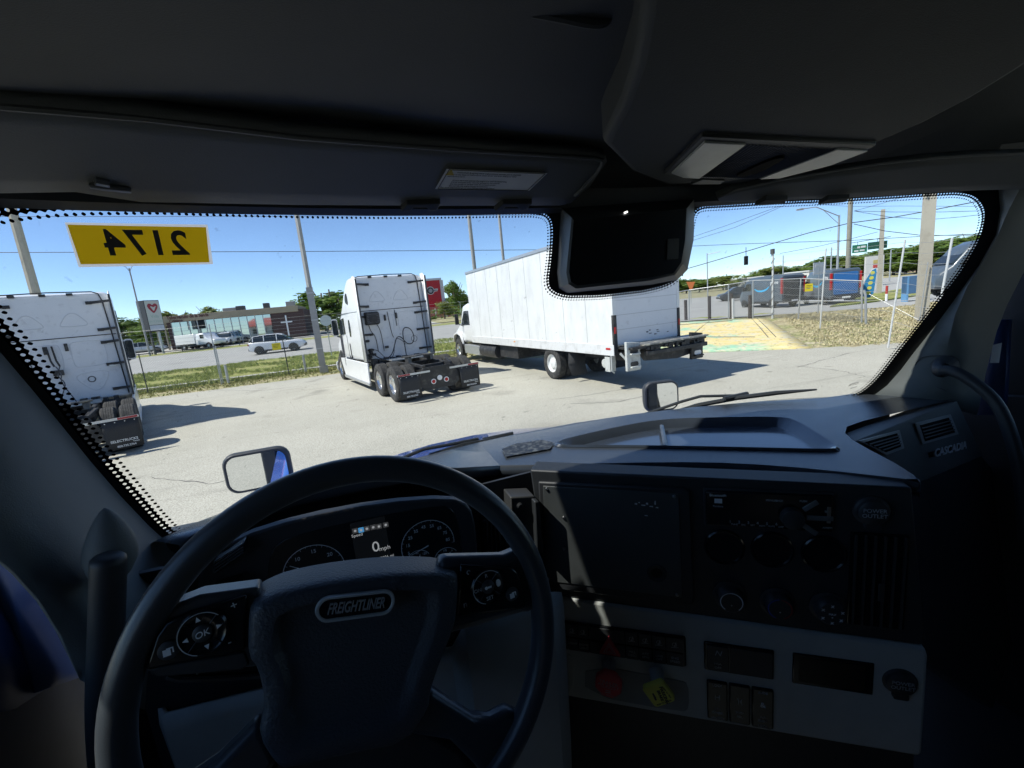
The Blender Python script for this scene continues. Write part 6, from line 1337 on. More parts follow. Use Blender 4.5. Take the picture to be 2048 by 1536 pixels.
p = (43.76,43.92,1.435)
car('crossover', (p[0], p[1], gh(p[0], p[1])), R(60), 4.4, 1.82, 1.62, C_dark, 'dark crossover on the side street left of the two delivery vans', 'car', SUVP, SUVG, (-1.35, 1.32))
p = (-19.49,63.06,1.215)
T = empty('utility_pickup', (p[0], p[1], gh(p[0], p[1])), R(-120), 'white service pickup with a box bed parked before the church windows', 'truck')
q = MB(); q.loft([station(.4, .95, .5, 1.1, .1), station(.6, .95, .45, 1.85, .15), station(1.5, .93, .45, 1.9, .2), station(1.95, .92, .45, 1.2, .12), station(2.9, .85, .45, 1.05, .15), station(3.0, .7, .5, .9, .1)]); q.build('cab', C_white, T, smooth=50)
q = MB(); q.box(-.98, .98, -2.6, .3, .7, 1.85); q.build('service_box', C_white, T, bevel=.04)
q = MB(); q.box(-.85, .85, -2.63, -2.58, .85, 1.6); q.build('box_door', C_silver, T)
q = MB(); q.box(-.94, .94, .75, 1.6, 1.25, 1.7); q.build('windows', V_win, T)
q = MB(); q.box(-.9, .9, -2.7, 2.7, .42, .55); q.build('chassis', V_black, T)
for y in (-1.5, 2.1):
    for s_ in (-1, 1): wheel(T, s_ * .86, y, .38, .24, s_, 'car', 24)
for x in (-.8, .8):
    q = MB(); q.box(x - .08, x + .08, -2.62, -2.57, .74, .84); q.build('tail_lamp', V_red, T)
# parked row seen in the church windows
for k, px in enumerate([(-19.91,73.35,1.116), (-17.61,73.93,1.113)]):
    car('parked_car', (px[0], px[1] - 7.5, gh(px[0], px[1] - 7)), R(170 + 8 * k), 4.4, 1.82, 1.6, (C_white, C_white, C_silver)[k], ('white hatchback parked nearest the service pickup', 'white car parked second along the church windows', 'silver car parked third along the church windows')[k], 'car', SUVP, SUVG, (-1.35, 1.32), group='cars parked along the church windows')
# delivery vans
C_van = mat('van_grey_blue', (.075, .10, .125), .35, coat=.4, var=.08, dirt=(.16, .17, .18), dscale=2, dlo=.55, dhi=.85)
C_vblue = mat('van_blue_door', (.03, .14, .36), .4, var=.08); C_smile = mat('smile_blue', (.05, .42, .72), .5)
def van(loc, rz, label, blue_door, group='grey delivery vans on the side street'):
    T = empty('delivery_van', loc, rz, label, 'van', group)
    q = MB(); q.loft([station(-3.0, .98, .5, 2.62, .16), station(-2.8, 1.02, .45, 2.72, .2), station(0, 1.02, .42, 2.76, .22), station(1.3, 1.02, .42, 2.72, .25), station(1.9, 1.0, .42, 2.45, .3), station(2.45, .98, .42, 1.65, .2), station(2.9, .9, .45, 1.3, .2), station(3.05, .8, .5, 1.1, .15)]); q.build('body', C_van, T, smooth=50)
    q = MB(); q.loft([[(-.86, 1.72, 2.42), (.86, 1.72, 2.42), (.90, 2.44, 1.66), (-.90, 2.44, 1.66)], [(-.86, 1.80, 2.46), (.86, 1.80, 2.46), (.90, 2.52, 1.70), (-.90, 2.52, 1.70)]]); q.build('windshield', V_win, T)
    for s_ in (-1, 1):
        q = MB(); q.prism([(1.05, 1.55), (1.05, 2.2), (1.7, 2.2), (2.2, 1.6)], s_ * .96, s_ * 1.028, 'x'); q.build('door_window', V_win, T)
        sm = [(-1.6, 1.95), (-1.1, 1.68), (-.5, 1.55), (.1, 1.58), (.55, 1.75), (.6, 1.68), (.15, 1.44), (-.5, 1.40), (-1.15, 1.54)]
        if s_ > 0: sm = [(-.9 - a, b2) for a, b2 in sm]
        q = MB(); q.prism(smooth_poly(sm, 1), s_ * 1.0, s_ * 1.03, 'x'); q.build('smile_mark', C_smile, T)
        text('van_lettering', 'prime', .42, V_letter, frame((s_ * 1.03, -2.1 * 1 if s_ < 0 else -2.1, 2.15), (0, -s_ * -1, 0), (0, 0, 1)), T, bold=.006, ext=.002)
        q = MB(); q.box(min(s_ * .90, s_ * 1.04), max(s_ * .90, s_ * 1.04), -2.5, 2.4, .40, .58); q.build('side_sill', V_black, T)
        q = MB(); q.box(min(s_ * .90, s_ * 1.03), max(s_ * .90, s_ * 1.03), -3.04, -2.88, 1.2, 2.45); q.build('tail_lamp', V_red, T)
        q = MB(); q.box(min(s_ * 1.04, s_ * 1.26), max(s_ * 1.04, s_ * 1.26), 1.95, 2.05, 1.55, 1.95); q.build('mirror', V_black, T, bevel=.03)
        for y in (-1.75, 2.1):
            q = MB(); q.prism([(y + .42 * math.cos(a), .36 + .42 * math.sin(a)) for a in rng(-.3, math.pi + .3, 14)], s_ * .84, s_ * 1.028, 'x'); q.build('wheel_arch', V_black, T)
            wheel(T, s_ * .92, y, .36, .24, s_, 'car', 24)
    q = MB(); q.prism(round_rect(-.80, .80, .80, 2.45, .12), -3.06, -2.98, 'y'); dd = q.build('rear_door', C_vblue if blue_door else C_dark, T, bevel=.02)
    q = MB(); q.box(-.012, .012, -3.066, -3.05, .8, 2.45) if not blue_door else q.box(-.7, .7, -3.066, -3.05, 1.0, 1.02); q.build('door_seam', V_black, dd)
    q = MB(); q.box(-.95, .95, -3.2, -2.98, .45, .72); q.build('bumper', V_black, T, bevel=.03)
    q = MB(); q.box(-.28, .28, -3.215, -3.2, .52, .64); q.build('number_plate', V_wht, T)
    return T
# sight lines to the rear corners give place and heading
p = (35.15,24.77,0.228); h_ = R(-33); van((p[0] - 3 * math.sin(h_), p[1] + 3 * math.cos(h_), 0), h_, 'grey delivery van with bright blue rear door and red tail lamps', True)
p = (33.86,28.10,0.256); h_ = R(-13); van((p[0] - 3 * math.sin(h_), p[1] + 3 * math.cos(h_), 0), h_, 'grey delivery van with dark rear doors, left of the blue-doored one', False)
p = (30.98,14.01,1.291); van((p[0], p[1], (30.39,15.25,3.435)[2] - 2.76), R(52), 'grey delivery van half hidden behind the right window pillar', False)

# ================================================================== fences, poles, signs, buildings, trees
S_galv = mat('galvanised', (.45, .46, .46), .45, .6, var=.15, vscale=8); S_dpost = mat('dark_post', (.07, .072, .07), .6, var=.2, vscale=8)
S_conc = mat('pole_concrete', (.42, .39, .32), .85, var=.12, vscale=5, bump=.2, bscale=30, dirt=(.30, .27, .22), dscale=2.5); S_grey = mat('pole_grey', (.30, .30, .29), .7, var=.15, vscale=5)
S_wood = mat('pole_wood', (.20, .155, .11), .9, var=.3, vscale=6, stretch=(4, 4, .4), bump=.3, bscale=30)
S_wire = mat('wire_black', (.02, .02, .022), .6); S_ylw = mat('placard_yellow', (.75, .62, .03), .6, var=.06)
def chain_link(par, a, b, z0, z1, sp=.10, r=.0028):
    """Woven wire between two posts: crossing diagonals."""
    a, b = Vector(a), Vector(b); L = (b - a).length; d = (b - a) / L; hh = z1 - z0; vs = []; fs = []
    def seg(u0, w0, u1, w1):
        p0, p1 = a + d * u0 + Vector((0, 0, w0)), a + d * u1 + Vector((0, 0, w1)); nrm = d.cross(Vector((0, 0, 1)))
        t = (p1 - p0).normalized(); s1 = t.cross(nrm) * r; o = len(vs)
        vs.extend([p0 + s1, p0 - s1, p1 - s1, p1 + s1, p0 + nrm * r * 1.5, p1 + nrm * r * 1.5]); fs.extend([(o, o + 1, o + 2, o + 3), (o, o + 4, o + 5, o + 3)])
    k = -int(hh / sp) - 1
    while k * sp < L:
        u = k * sp
        u0, w0 = (u, 0) if u >= 0 else (0, -u); u1, w1 = (u + hh, hh) if u + hh <= L else (L, L - u)
        if w1 > w0: seg(u0, z0 + w0, u1, z0 + w1)
        v = u + hh
        u0, w0 = (u, hh) if u >= 0 else (0, v); u1, w1 = (v, 0) if v <= L else (L, v - L)
        if w0 > w1: seg(u0, z0 + w0, u1, z0 + w1)
        k += 1
    me = bpy.data.meshes.new('chain_link'); me.from_pydata([tuple(p) for p in vs], [], fs); o = obj('chain_link', me, S_galv, par); o['kind'] = 'stuff'; return o
# front fence
FX = [-19.4, -16.3, -13.2, -10.13, -7.04, -4.09, -1.0, 2.05, 5.1, 8.2]; FY = 24.62
F = empty('chain_link_fence', (-7.04, FY, 0), 0, 'low chain-link fence along the grass verge in front of the street', 'fence')
def loc(p): return (p[0] + 7.04, p[1] - FY, p[2])
for k, x in enumerate(FX):
    dark = k in (3, 5, 7); q = MB(); q.cyl(loc((x, FY, -.1)), loc((x, FY, 1.86)), .024, n=8)
    if x == -7.04: q.cyl(loc((x - .08, FY + .03, -.1)), loc((x - .08, FY + .03, 2.9)), .03, n=8)
    q.build('post', S_dpost if dark else S_galv, F)
    if not dark and k != 4: q = MB(); q.tube([loc((x, FY, 1.8)), loc((x, FY, 2.9))], .012, 6); q.build('wire_arm', S_galv, F)
q = MB(); q.tube([loc((FX[0], FY, 1.83)), loc((FX[-1], FY, 1.83))], .019, 6); q.build('top_rail', S_dpost, F)
for z in (2.02, 2.19, 2.36, 2.53, 2.70, 2.87):
    q = MB(); q.tube([loc((FX[0], FY, z)), loc((FX[-1], FY, z))], .0045, 4); q.build('wire_strand', S_galv, F)
chain_link(F, loc((FX[0], FY, 0)), loc((FX[-1], FY, 0)), .08, 1.82)
p = (-4.414,24.58,1.513); pl_ = empty('fence_placard', p, 0, 'small yellow placard wired to the front fence near the white suv', 'sign', 'yellow placards on the fences')
q = MB(); q.box(-.20, .20, -.006, .006, -.17, .17); q.build('plate', S_ylw, pl_)
for k in range(3): q = MB(); q.box(-.15, .15 - .05 * k, -.009, -.006, .08 - .07 * k, .10 - .07 * k); q.build('print_line', mat('placard_ink', (.12, .10, .02), .6), pl_)
for nm, xy, h, lb in (('a', (-6.74, 24.37), .92, 'short grey pipe post beside the doubled fence post'), ('b', (-3.34, 24.95), .92, 'short grey pipe post left of the tall lamp pole base')):
    q = MB(); q.cyl((0, 0, -.1), (0, 0, h), .06, n=10); o = q.build('pipe_post', S_galv, None); o.location = (*xy, 0); tag(o, lb, 'post', 'short pipe posts by the front fence')
# tall poles
def pole(nm, xy, h, r0, r1, m, label, cat='pole', n=12, z0=None, group=None):
    T = empty(nm, (xy[0], xy[1], gh(*xy[:2]) if z0 is None else z0), 0, label, cat, group)
    q = MB(); q.cyl((0, 0, -.3), (0, 0, h), r0, r1, n); q.build('shaft', m, T, smooth=40); return T
T = pole('lamp_pole', (-2.37, 23.81), 12.5, .13, .10, S_grey, 'tall grey lamp pole left of the middle tractor, at the fence', 'pole', 4)
q = MB(); q.box(-.15, .15, -.16, -.10, 0, 4.2); q.build('cable_channel', S_grey, T); q = MB(); q.box(-.17, .20, -.17, .17, 0, .35); q.build('base_guard', S_grey, T, bevel=.02)
for z in (1.2, 2.6, 3.9): q = MB(); q.box(-.16, .16, -.17, -.15, z, z + .05); q.build('strap', S_galv, T)
p = (-13.71,25.55,6.176); T = pole('lamp_pole', p, 13, .21, .15, S_conc, 'thick concrete lamp pole rising behind the left tractor', 'pole', 8)
p = (7.263,29.11,6.821); T = pole('lamp_pole', p, 13, .14, .11, S_grey, 'tall grey lamp pole behind the box truck roof, left of the pair')
p = (11.88,37.15,8.721); T = pole('lamp_pole', p, 13, .14, .11, S_grey, 'tall grey lamp pole behind the box truck roof, right of the pair')
T = pole('street_lamp', (-23.45, 59.5), 9.6, .11, .06, S_grey, 'thin street lamp beside the heart sign', 'lamp post')
for s_ in (-1, 1):
    q = MB(); q.tube([(0, 0, 9.2), (s_ * .25, 0, 9.7), (s_ * .5, 0, 9.9)], .03, 6); q.box(min(s_ * .4, s_ * .8), max(s_ * .4, s_ * .8), -.12, .12, 9.85, 9.98); q.build('lamp_head', S_grey, T)
p = (-2.677,33.89,1.922); T = pole('round_sign', p, 2.1, .03, .03, S_galv, 'round white sign on a thin post at the roadside left of the middle tractor', 'sign')
q = MB(); q.lathe([(0, -.03), (.38, -.03), (.38, .0), (0, 0)], 24, 'y', (0, 0, (-2.67,33.90,2.59)[2] - T.location.z)); q.build('disc', mat('sign_back', (.62, .64, .66), .5, .2), T)
q = MB(); q.box(-.05, .05, -.04, -.031, 1.65, 1.95); q.build('sign_mark', mat('sign_ink', (.1, .1, .1), .6), T)
p = (-5.225,81.83,4.446); T = pole('utility_pole', p, (-5.175,81.84,7.793)[2] - .9, .15, .12, S_wood, 'dark wooden utility pole among the trees behind the middle tractor')
q = MB(); q.box(-1, 1, -.06, .06, T.children[0].dimensions.z - 1.0, T.children[0].dimensions.z - .85); q.build('crossarm', S_wood, T)
# wires over the front street
def wire(pts, r, label, group='overhead wires'):
    P_ = resample([Vector(p) for p in pts], 2.0, False) + [pts[-1]]; o0 = Vector(P_[0])
    q = MB(); q.tube([Vector(p) - o0 for p in P_], r, 5); o = q.build('overhead_wire', S_wire, None); o.location = o0; tag(o, label, 'wire', group)
wire([(-27.93,38.00,11.17), (-21.07,38.00,11.04), (-13.07,38.00,10.79), (-0.002,38.00,10.41), (19.37,38.00,9.883)], .016, 'upper black wire crossing the left sky behind the number sticker')
wire([(-28.46,38.00,9.143), (-21.59,38.00,8.848), (-13.55,38.00,8.436), (-3.999,38.00,7.947), (7.534,38.00,7.396), (19.14,38.00,6.857)], .022, 'lower black wire crossing the left sky below the number sticker')
# ---- heart pole sign
SG = empty('pole_sign', (-23.1, 61.0, gh(-23, 61)), R(54), 'tall roadside sign with a red heart and dove on white', 'sign')
q = MB(); q.box(-.82, .82, -.62, .62, 2.6, 6.1); q.build('sign_box', mat('sign_casing', (.03, .03, .032), .5), SG, bevel=.03)
q = MB(); q.box(-.76, .76, -.635, -.62, 3.35, 6.02); q.build('sign_face', mat('sign_white', (.52, .53, .48), .5, var=.05), SG)
q = MB(); q.box(-.76, .76, -.635, -.62, 2.72, 3.30); q.build('message_board', mat('board_grey', (.50, .52, .58), .5, var=.15, vscale=6), SG)
HP = [(0, -.50), (.25, -.22), (.44, .06), (.46, .28), (.34, .44), (.16, .44), (0, .28), (-.16, .44), (-.34, .44), (-.46, .28), (-.44, .06), (-.25, -.22)]
q = MB(frame((0, -.637, 5.2), (1.0, 0, 0), (0, 0, 1)) @ Matrix.Scale(1.2, 4)); q.prism(smooth_poly(HP, 1), 0, .01); q.build('heart', mat('heart_red', (.30, .02, .035), .5), SG)
q = MB(frame((0, -.652, 5.2), (1, 0, 0), (0, 0, 1)) @ Matrix.Scale(1.2, 4)); q.prism(smooth_poly([(.02, -.30), (.16, -.05), (.30, .22), (.06, .08), (-.16, .20), (-.22, .14), (-.12, -.04)], 1), 0, .012); q.build('dove', mat('sign_white'), SG)
M_sg = mat('sign_green', (.30, .42, .36), .6)
for s_, z, sz in (('Vida', 4.30, .50), ('en Cristo', 3.75, .38)):
    text('sign_lettering', s_, sz, M_sg, frame((0, -.64, z), (1, 0, 0), (0, 0, 1)), SG, ext=.004)
for x in (-.45, .45): q = MB(); q.box(x - .09, x + .09, -.09, .09, -.2, 2.62); q.build('sign_post', S_galv if x > 0 else S_dpost, SG)
# ---- church
CH = empty('church', (-16, 68, gh(-16, 68)), 0, 'low church with glass front, tan fascia and white cross on brown brick', 'building')
def cp(x0, x1, y0, y1, z0, z1, nm, m, par=None, bev=0): q = MB(); q.box(x0, x1, y0, y1, z0, z1); return q.build(nm, m, par or CH, bevel=bev)
K_tan = mat('fascia_tan', (.34, .285, .20), .8, var=.08, vscale=2); K_brick = mat('brown_brick', (.075, .045, .042), .85, var=.25, vscale=12, bump=.3, bscale=20); K_pane = mat('mirror_pane', (.40, .47, .48), .03, 1., var=.1, vscale=.4)
cp(-8.2, 7.7, .35, 9, 0, 3.6, 'wall', mat('church_wall', (.10, .09, .085), .8, var=.1))
XL = (-24.16,68.00,1.492)[0] + 16; XB = (-12.19,68.00,2.132)[0] + 16; XR = (-8.079,68.00,1.685)[0] + 16
fz0, fz1 = 3.5, 4.3
cp(XL - .3, XR - .6, -.15, 9.2, fz0, fz1, 'fascia', K_tan, bev=.02)
cp(XL - 1.9, XL - .25, .4, 5, 3.2, 3.85, 'canopy', K_tan)
for x in (XL - 1.5, XL - .6): cp(x - .09, x + .09, .5, .7, 0, 3.21, 'canopy_post', mat('post_tan', (.45, .39, .27), .7))
br_ = cp(XB, XR, -.02, 9, 0, fz0 + .3, 'brick_wall', K_brick)
for k in range(1, 9): cp(XB + .02, XR - .02, -.035, -.02, k * .40, k * .40 + .02, 'brick_course', mat('mortar', (.14, .12, .11), .9), br_)
cp(XL - .1, XL + .32, -.02, .3, 0, fz0, 'brick_pier', K_brick)
cr = (XB + XR) / 2 - .25
cp(cr - .09, cr + .09, -.12, -.04, .25, 3.1, 'cross_upright', V_wht, CH); cp(cr - .72, cr + .72, -.119, -.041, 2.1, 2.3, 'cross_beam', V_wht, CH)
npn = 12
for k in range(npn):
    x0 = XL + .35 + (XB - XL - .4) * k / npn; x1 = XL + .35 + (XB - XL - .4) * (k + 1) / npn
    q = MB(); t_ = random.uniform(-.012, .012); q.add([(x0 + .04, .10 + t_, .1), (x1 - .04, .10 - t_, .1), (x1 - .04, .10 - t_, 3.45), (x0 + .04, .10 + t_, 3.45)], [(0, 1, 2, 3)]); q.build('window_pane', K_pane, CH)
    cp(x0 - .04, x0 + .04, .02, .12, 0, 3.5, 'mullion', mat('mullion_grey', (.48, .50, .50), .5, .3))
    if k in (1, 2): cp(x0, x1, .03, .11, 1.2, 1.28, 'transom', mat('mullion_grey'))
for x, w, h in ((XB - 6.2, 1.6, .55), (XB - 4.6, 1.0, .7), (XB - 1.2, .7, .8), (XR - 2.4, 1.1, .75)):
    cp(x, x + w, 2.5, 3.6, fz1, fz1 + h, 'roof_unit', mat('roof_unit_grey', (.30, .30, .29), .6) if w > 1.05 else S_dpost, CH, .03)
text('church_lettering', 'Tabernaculo de la Senda', .62, mat('letter_brown', (.10, .03, .028), .6), frame((XL + .1, -.16, fz0 + .58), (1, 0, 0), (0, 0, 1)), CH, 'LEFT', ext=.02, squash=.76, bold=.012)
text('church_lettering', 'Cristiana', .48, mat('letter_brown'), frame((XL + .3, -.16, fz0 + .14), (1, 0, 0), (0, 0, 1)), CH, 'LEFT', ext=.02, squash=.85, bold=.01)
# low guard rail before the church
GR = empty('guard_rail', (-20, 61.5, gh(-20, 61.5)), 0, 'long dark pipe rail along the far side of the street before the church', 'rail')
for k in range(9): q = MB(); q.cyl((k * 3 - 10, 0, 0), (k * 3 - 10, 0, .55), .05, n=6); q.build('rail_post', S_dpost, GR)
q = MB(); q.tube([(-10, 0, .55), (14, 0, .55)], .04, 6); q.build('rail', S_dpost, GR)
# red roofed office behind us: only its mirror image shows in the church windows
OF = empty('sales_office', (-16, -42, 0), 0, 'white sales office with a red roof, mirrored in the church windows', 'building')
q = MB(); q.box(-22, 14, -8, 0, 0, 3.6); q.build('wall', mat('office_wall', (.7, .69, .66), .8, var=.05), OF)
q = MB(); q.loft([[(-24, 1.5, 3.6), (16, 1.5, 3.6)], [(-20, -4, 6.2), (12, -4, 6.2)], [(-24, -9.5, 3.6), (16, -9.5, 3.6)]], closed=False, caps=False); q.build('roof', mat('office_roof', (.42, .10, .09), .7, var=.12), OF, thick=.15)
for k in range(8): q = MB(); q.box(-20 + k * 4.2, -17.6 + k * 4.2, -.02, .04, .9, 2.6); q.build('window', V_win, OF)
# ---- red restaurant tower
RT = empty('restaurant', (16.3, 110, gh(16, 110)), R(6), 'red restaurant tower with a winged round emblem', 'building')
K_red = mat('tower_red', (.42, .022, .030), .7, var=.08, vscale=1.2)
def rb_(x0, x1, y0, y1, z0, z1, nm, m, par=None): q = MB(); q.box(x0, x1, y0, y1, z0, z1); return q.build(nm, m, par or RT)
rb_(-3.2, 2.1, 0, 4, 1.4, 9.0, 'tower', K_red); rb_(-3.4, 2.5, -.2, 4.2, 9.0, 9.5, 'tower_cap', mat('cap_grey', (.55, .56, .58), .6))
rb_(2.1, 3.0, .2, 4, 1.6, 9.0, 'tower_side', mat('side_pale', (.6, .6, .6), .6))
q = MB(frame((-.45, -.03, 6.6), (1, 0, 0), (0, 0, 1))); q.prism(circle(.98, 24), 0, .04); q.build('emblem_disc', mat('emblem_pale', (.62, .62, .60), .6), RT)
q = MB(frame((-.45, -.07, 6.6), (1, 0, 0), (0, 0, 1))); q.prism(circle(.82, 24), 0, .04); q.build('emblem_ring', mat('emblem_black', (.03, .03, .03), .6), RT)
q = MB(frame((-.45, -.11, 6.6), (1, 0, 0), (0, 0, 1))); q.prism(circle(.50, 20), 0, .04); q.build('emblem_centre', mat('emblem_grey', (.30, .31, .32), .6, var=.4, vscale=3), RT)
for s_ in (-1, 1):
    q = MB(frame((-.45, -.02, 6.6), (1, 0, 0), (0, 0, 1))); q.prism([(s_ * .7, -.33), (s_ * 1.65, -.24), (s_ * 1.9, .22), (s_ * 1.8, .40), (s_ * .7, .33)], 0, .06); q.build('emblem_wing', mat('emblem_pale'), RT)
    q = MB(frame((-.45, .0, 6.6), (1, 0, 0), (0, 0, 1))); q.prism([(s_ * .9, -.17), (s_ * 1.6, -.11), (s_ * 1.75, .18), (s_ * .9, .18)], .05, .08); q.build('emblem_bar', mat('emblem_ink', (.10, .11, .16), .6), RT)
rb_(-4, 9.5, -3.5, 8, 0, 2.3, 'dining_room', mat('dining_wall', (.42, .16, .15), .8, var=.2)); q = MB(); q.loft([[(2.6, -4.2, 2.6), (10, -4.2, 2.6)], [(2.8, 2, 4.6), (9.5, 2, 4.6)]], closed=False, caps=False); q.build('roof', mat('dark_roof', (.14, .15, .20), .7, var=.15), RT, thick=.1)
for k in range(5): rb_(-3.6 + k * 2.6, -3.3 + k * 2.6, -4.1, -3.9, 0, 2.6, 'porch_post', mat('porch_white', (.65, .6, .58), .7))
rb_(-4.2, 9.6, -4.3, -4.15, 2.3, 2.6, 'eave_board', mat('eave_red', (.55, .10, .10), .7))

# ---- right-hand fence on the bank, gate posts and strands
RF = empty('boundary_fence', (19.82,17.59,0.514), 0, 'galvanised chain-link fence with sagging wire strands on the bank at the right', 'fence')
def rl(p): return Vector(p) - Vector(RF.location)
posts = [(18.47,24.90,0.436), (18.74,22.52,0.604), (19.59,20.28,0.657), (19.73,18.72,0.526), (19.82,17.59,0.514), (19.53,15.93,0.492), (19.46,12.99,0.27)]
tops = [(18.52,24.86,2.128), (18.77,22.50,2.287), (19.60,20.27,2.39), (19.73,18.72,2.478), (19.81,17.60,2.408), (19.58,15.86,2.352), (19.43,13.04,2.027)]
for a, c in zip(posts, tops):
    q = MB(); q.tube([rl(a) - Vector((0, 0, .3)), rl(c)], .032, 8); q.build('post', S_galv, RF)
for k in range(len(tops) - 1):
    q = MB(); q.tube([rl(tops[k]), rl(tops[k + 1])], .024, 6); q.build('top_rail', S_galv, RF)
    a, c = Vector(posts[k]), Vector(posts[k + 1]); zt = min(tops[k][2], tops[k + 1][2])
    chain_link(RF, (rl(a).x, rl(a).y, 0), (rl(c).x, rl(c).y, 0), min(rl(a).z, rl(c).z), zt - RF.location.z, .10, .0042)
q = MB(); q.tube([rl((19.54,15.91,1.315)), rl((19.44,13.02,1.216))], .024, 6); q.build('middle_rail', S_galv, RF)
q = MB(); q.tube([rl((19.20,12.66,0.219)), rl((19.17,12.71,1.468)), rl((19.14,12.76,1.671))], .045, 8); q.build('gate_post', S_galv, RF)
q = MB(); q.tube([rl((19.40,12.73,1.489)), rl((19.59,11.07,0.428))], .008, 6); q.tube([rl((19.66,11.94,1.157)), rl((19.62,11.22,1.171))], .012, 6); q.build('brace', S_galv, RF)
tallp = [((19.74,17.52,0.521), (19.74,17.53,3.705)), ((17.68,13.43,0.472), (17.75,13.33,3.444)), ((14.99,9.223,0.354), (15.12,9.016,3.197)), ((13.62,7.407,0.277), (13.73,7.186,3.024))]
for k, (a, c) in enumerate(tallp):
    q = MB(); q.tube([rl(a) - Vector((0, 0, .3)), rl(c)], .045 if k == 0 else .026, 8); q.build('tall_post', mat('white_post', (.60, .61, .60), .5, .2, var=.1), RF)
for k in range(len(tallp) - 1):
    for j in range(9):
        t = .18 + .10 * j
        q = MB(); m0 = rl(lerp(tallp[k][0], tallp[k][1], t)); m1 = rl(lerp(tallp[k + 1][0], tallp[k + 1][1], t)); mm = (m0 + m1) / 2 - Vector((0, 0, .04)); q.tube([m0, mm, m1], .0045, 4); q.build('wire_strand', S_galv, RF)
q = MB(); a, c = rl(tallp[0][0]), rl(tallp[0][1]); q.tube([a.lerp(c, i / 60) + Vector((.07 * math.cos(i * .9), .07 * math.sin(i * .9), 0)) for i in range(61)], .012, 5); q.build('razor_coil', S_dpost, RF)
q = MB(); q.tube([rl((19.73,17.54,3.684)), rl((19.73,17.55,3.926))], .10, 8); q.build('post_cap', S_dpost, RF)
for a, c, lb in (((18.80,22.87,0.598), (18.82,22.85,1.699), 'dark timber bollard nearest the box truck, behind the fence'), ((19.41,21.55,0.654), (19.42,21.54,1.828), 'second dark timber bollard from the box truck, behind the fence'), ((19.98,20.46,0.62), (19.99,20.46,1.897), 'third dark timber bollard from the box truck, behind a white pipe'), ((19.92,19.10,0.535), (19.92,19.10,1.722), 'fourth dark timber bollard, before the nose of the left van')):
    q = MB(); q.cyl((0, 0, -.2), (0, 0, c[2] - a[2]), .095, n=10); o = q.build('bollard', mat('dark_timber', (.06, .045, .042), .85, var=.3, vscale=9), None); o.location = a; tag(o, lb, 'bollard', 'dark timber bollards on the bank')
a, c = (19.76,20.12,0.611), (19.76,20.12,1.592); q = MB(); q.cyl((0, 0, -.2), (0, 0, c[2] - a[2]), .07, n=10); o = q.build('white_pipe', V_wht, None); o.location = a; tag(o, 'short white pipe standing before the third timber bollard', 'pipe')
p = (19.31,15.24,1.918); o = empty('fence_placard', p, R(-30), 'small yellow placard on the right-hand chain-link fence before the vans', 'sign', 'yellow placards on the fences')
q = MB(); q.box(-.16, .16, -.006, .006, -.17, .17); q.build('plate', S_ylw, o); q = MB(); q.tube([(-.10, 0, .16), (0, .01, .24), (.10, 0, .16)], .006, 4); q.build('tie', S_dpost, o)
for k in range(3): q = MB(); q.box(-.11, .11 - .04 * k, -.009, -.006, .08 - .07 * k, .10 - .07 * k); q.build('print_line', mat('placard_ink'), o)
T = pole('lane_sign', (21.84,16.71,0.183), 2.6, .025, .025, S_galv, 'grey back of a lane sign standing before the blue-doored van', 'sign')
q = MB(); q.box(-.42, .42, -.02, .0, 1.95, 2.55); q.build('plate', mat('sign_back'), T); q = MB(); q.box(-.34, .34, -.032, -.02, 2.04, 2.10); q.box(-.30, .30, -.032, -.02, 2.3, 2.44); q.build('plate_print', mat('plate_white', (.65, .66, .68), .5), T)
# poles and lamps of the crossing
T = pole('utility_pole', (20.49,11.50,1.864), 12, .24, .20, S_conc, 'thick square concrete pole standing on the bank by the right pillar', 'pole', 4)
q = MB(); q.tube([(-.26, -.05, 4.6), (-.30, -.05, 5.2), (-.62, -.02, 5.25)], .03, 6); q.build('conduit_hook', S_dpost, T)
q = MB(); q.tube([(-.28, -.1, 0), (-.20, -.2, 2.2)], .02, 6); q.build('guy_guard', S_galv, T)
T = pole('utility_pole', (38.48,26.98,5.003), 14, .19, .15, mat('weathered_wood', (.26, .25, .20), .9, var=.3, vscale=6, stretch=(4, 4, .4)), 'round weathered wooden pole above the blue-doored van')
q = MB(); q.tube([(.15, 0, 9.2), (.7, 0, 9.6), (.9, 0, 9.3)], .03, 6); q.build('bracket', S_dpost, T)
pz = (47.29,30.00,7.864); T = pole('utility_pole', (47.22,30.11,4.181), pz[2] - gh(pz[0], pz[1]), .26, .20, S_conc, 'square concrete pole carrying the green street name signs', 'pole', 4)
p2 = T.location
sg = empty('street_name_sign', (46.39,30.65,4.579), R(-34), 'green street name sign hung on arms from the concrete pole', 'sign')
q = MB(); q.box(-1.35, -.15, -.02, .02, -.42, .32); q.build('plate', mat('street_green', (.015, .16, .08), .5), sg); q = MB(); q.box(-.10, 1.45, -.03, .0, -.25, .42); q.build('plate', mat('street_green_dark', (.012, .085, .05), .5), sg)
q = MB(); q.box(-.95, -.72, -.03, -.021, -.02, .16); q.box(-.66, -.28, -.03, -.021, -.0, .18); q.box(-1.2, -.85, -.03, -.021, -.32, -.18); q.box(-.75, -.35, -.03, -.021, -.30, -.16); q.build('sign_print', V_letter, sg)
q = MB(); q.tube([(-1.5, .05, .55), (1.7, .05, .75)], .03, 6); q.tube([(-.9, .05, .3), (-.9, .05, .58)], .02, 5); q.tube([(.7, .05, .4), (.7, .05, .68)], .02, 5); q.build('arm', S_dpost, sg)
pz = (48.66,35.11,8.868); T = pole('street_lamp', (48.60,35.18,4.827), pz[2] - .6, .13, .09, S_galv, 'galvanised street lamp with a long arm left of the wooden pole', 'lamp post')
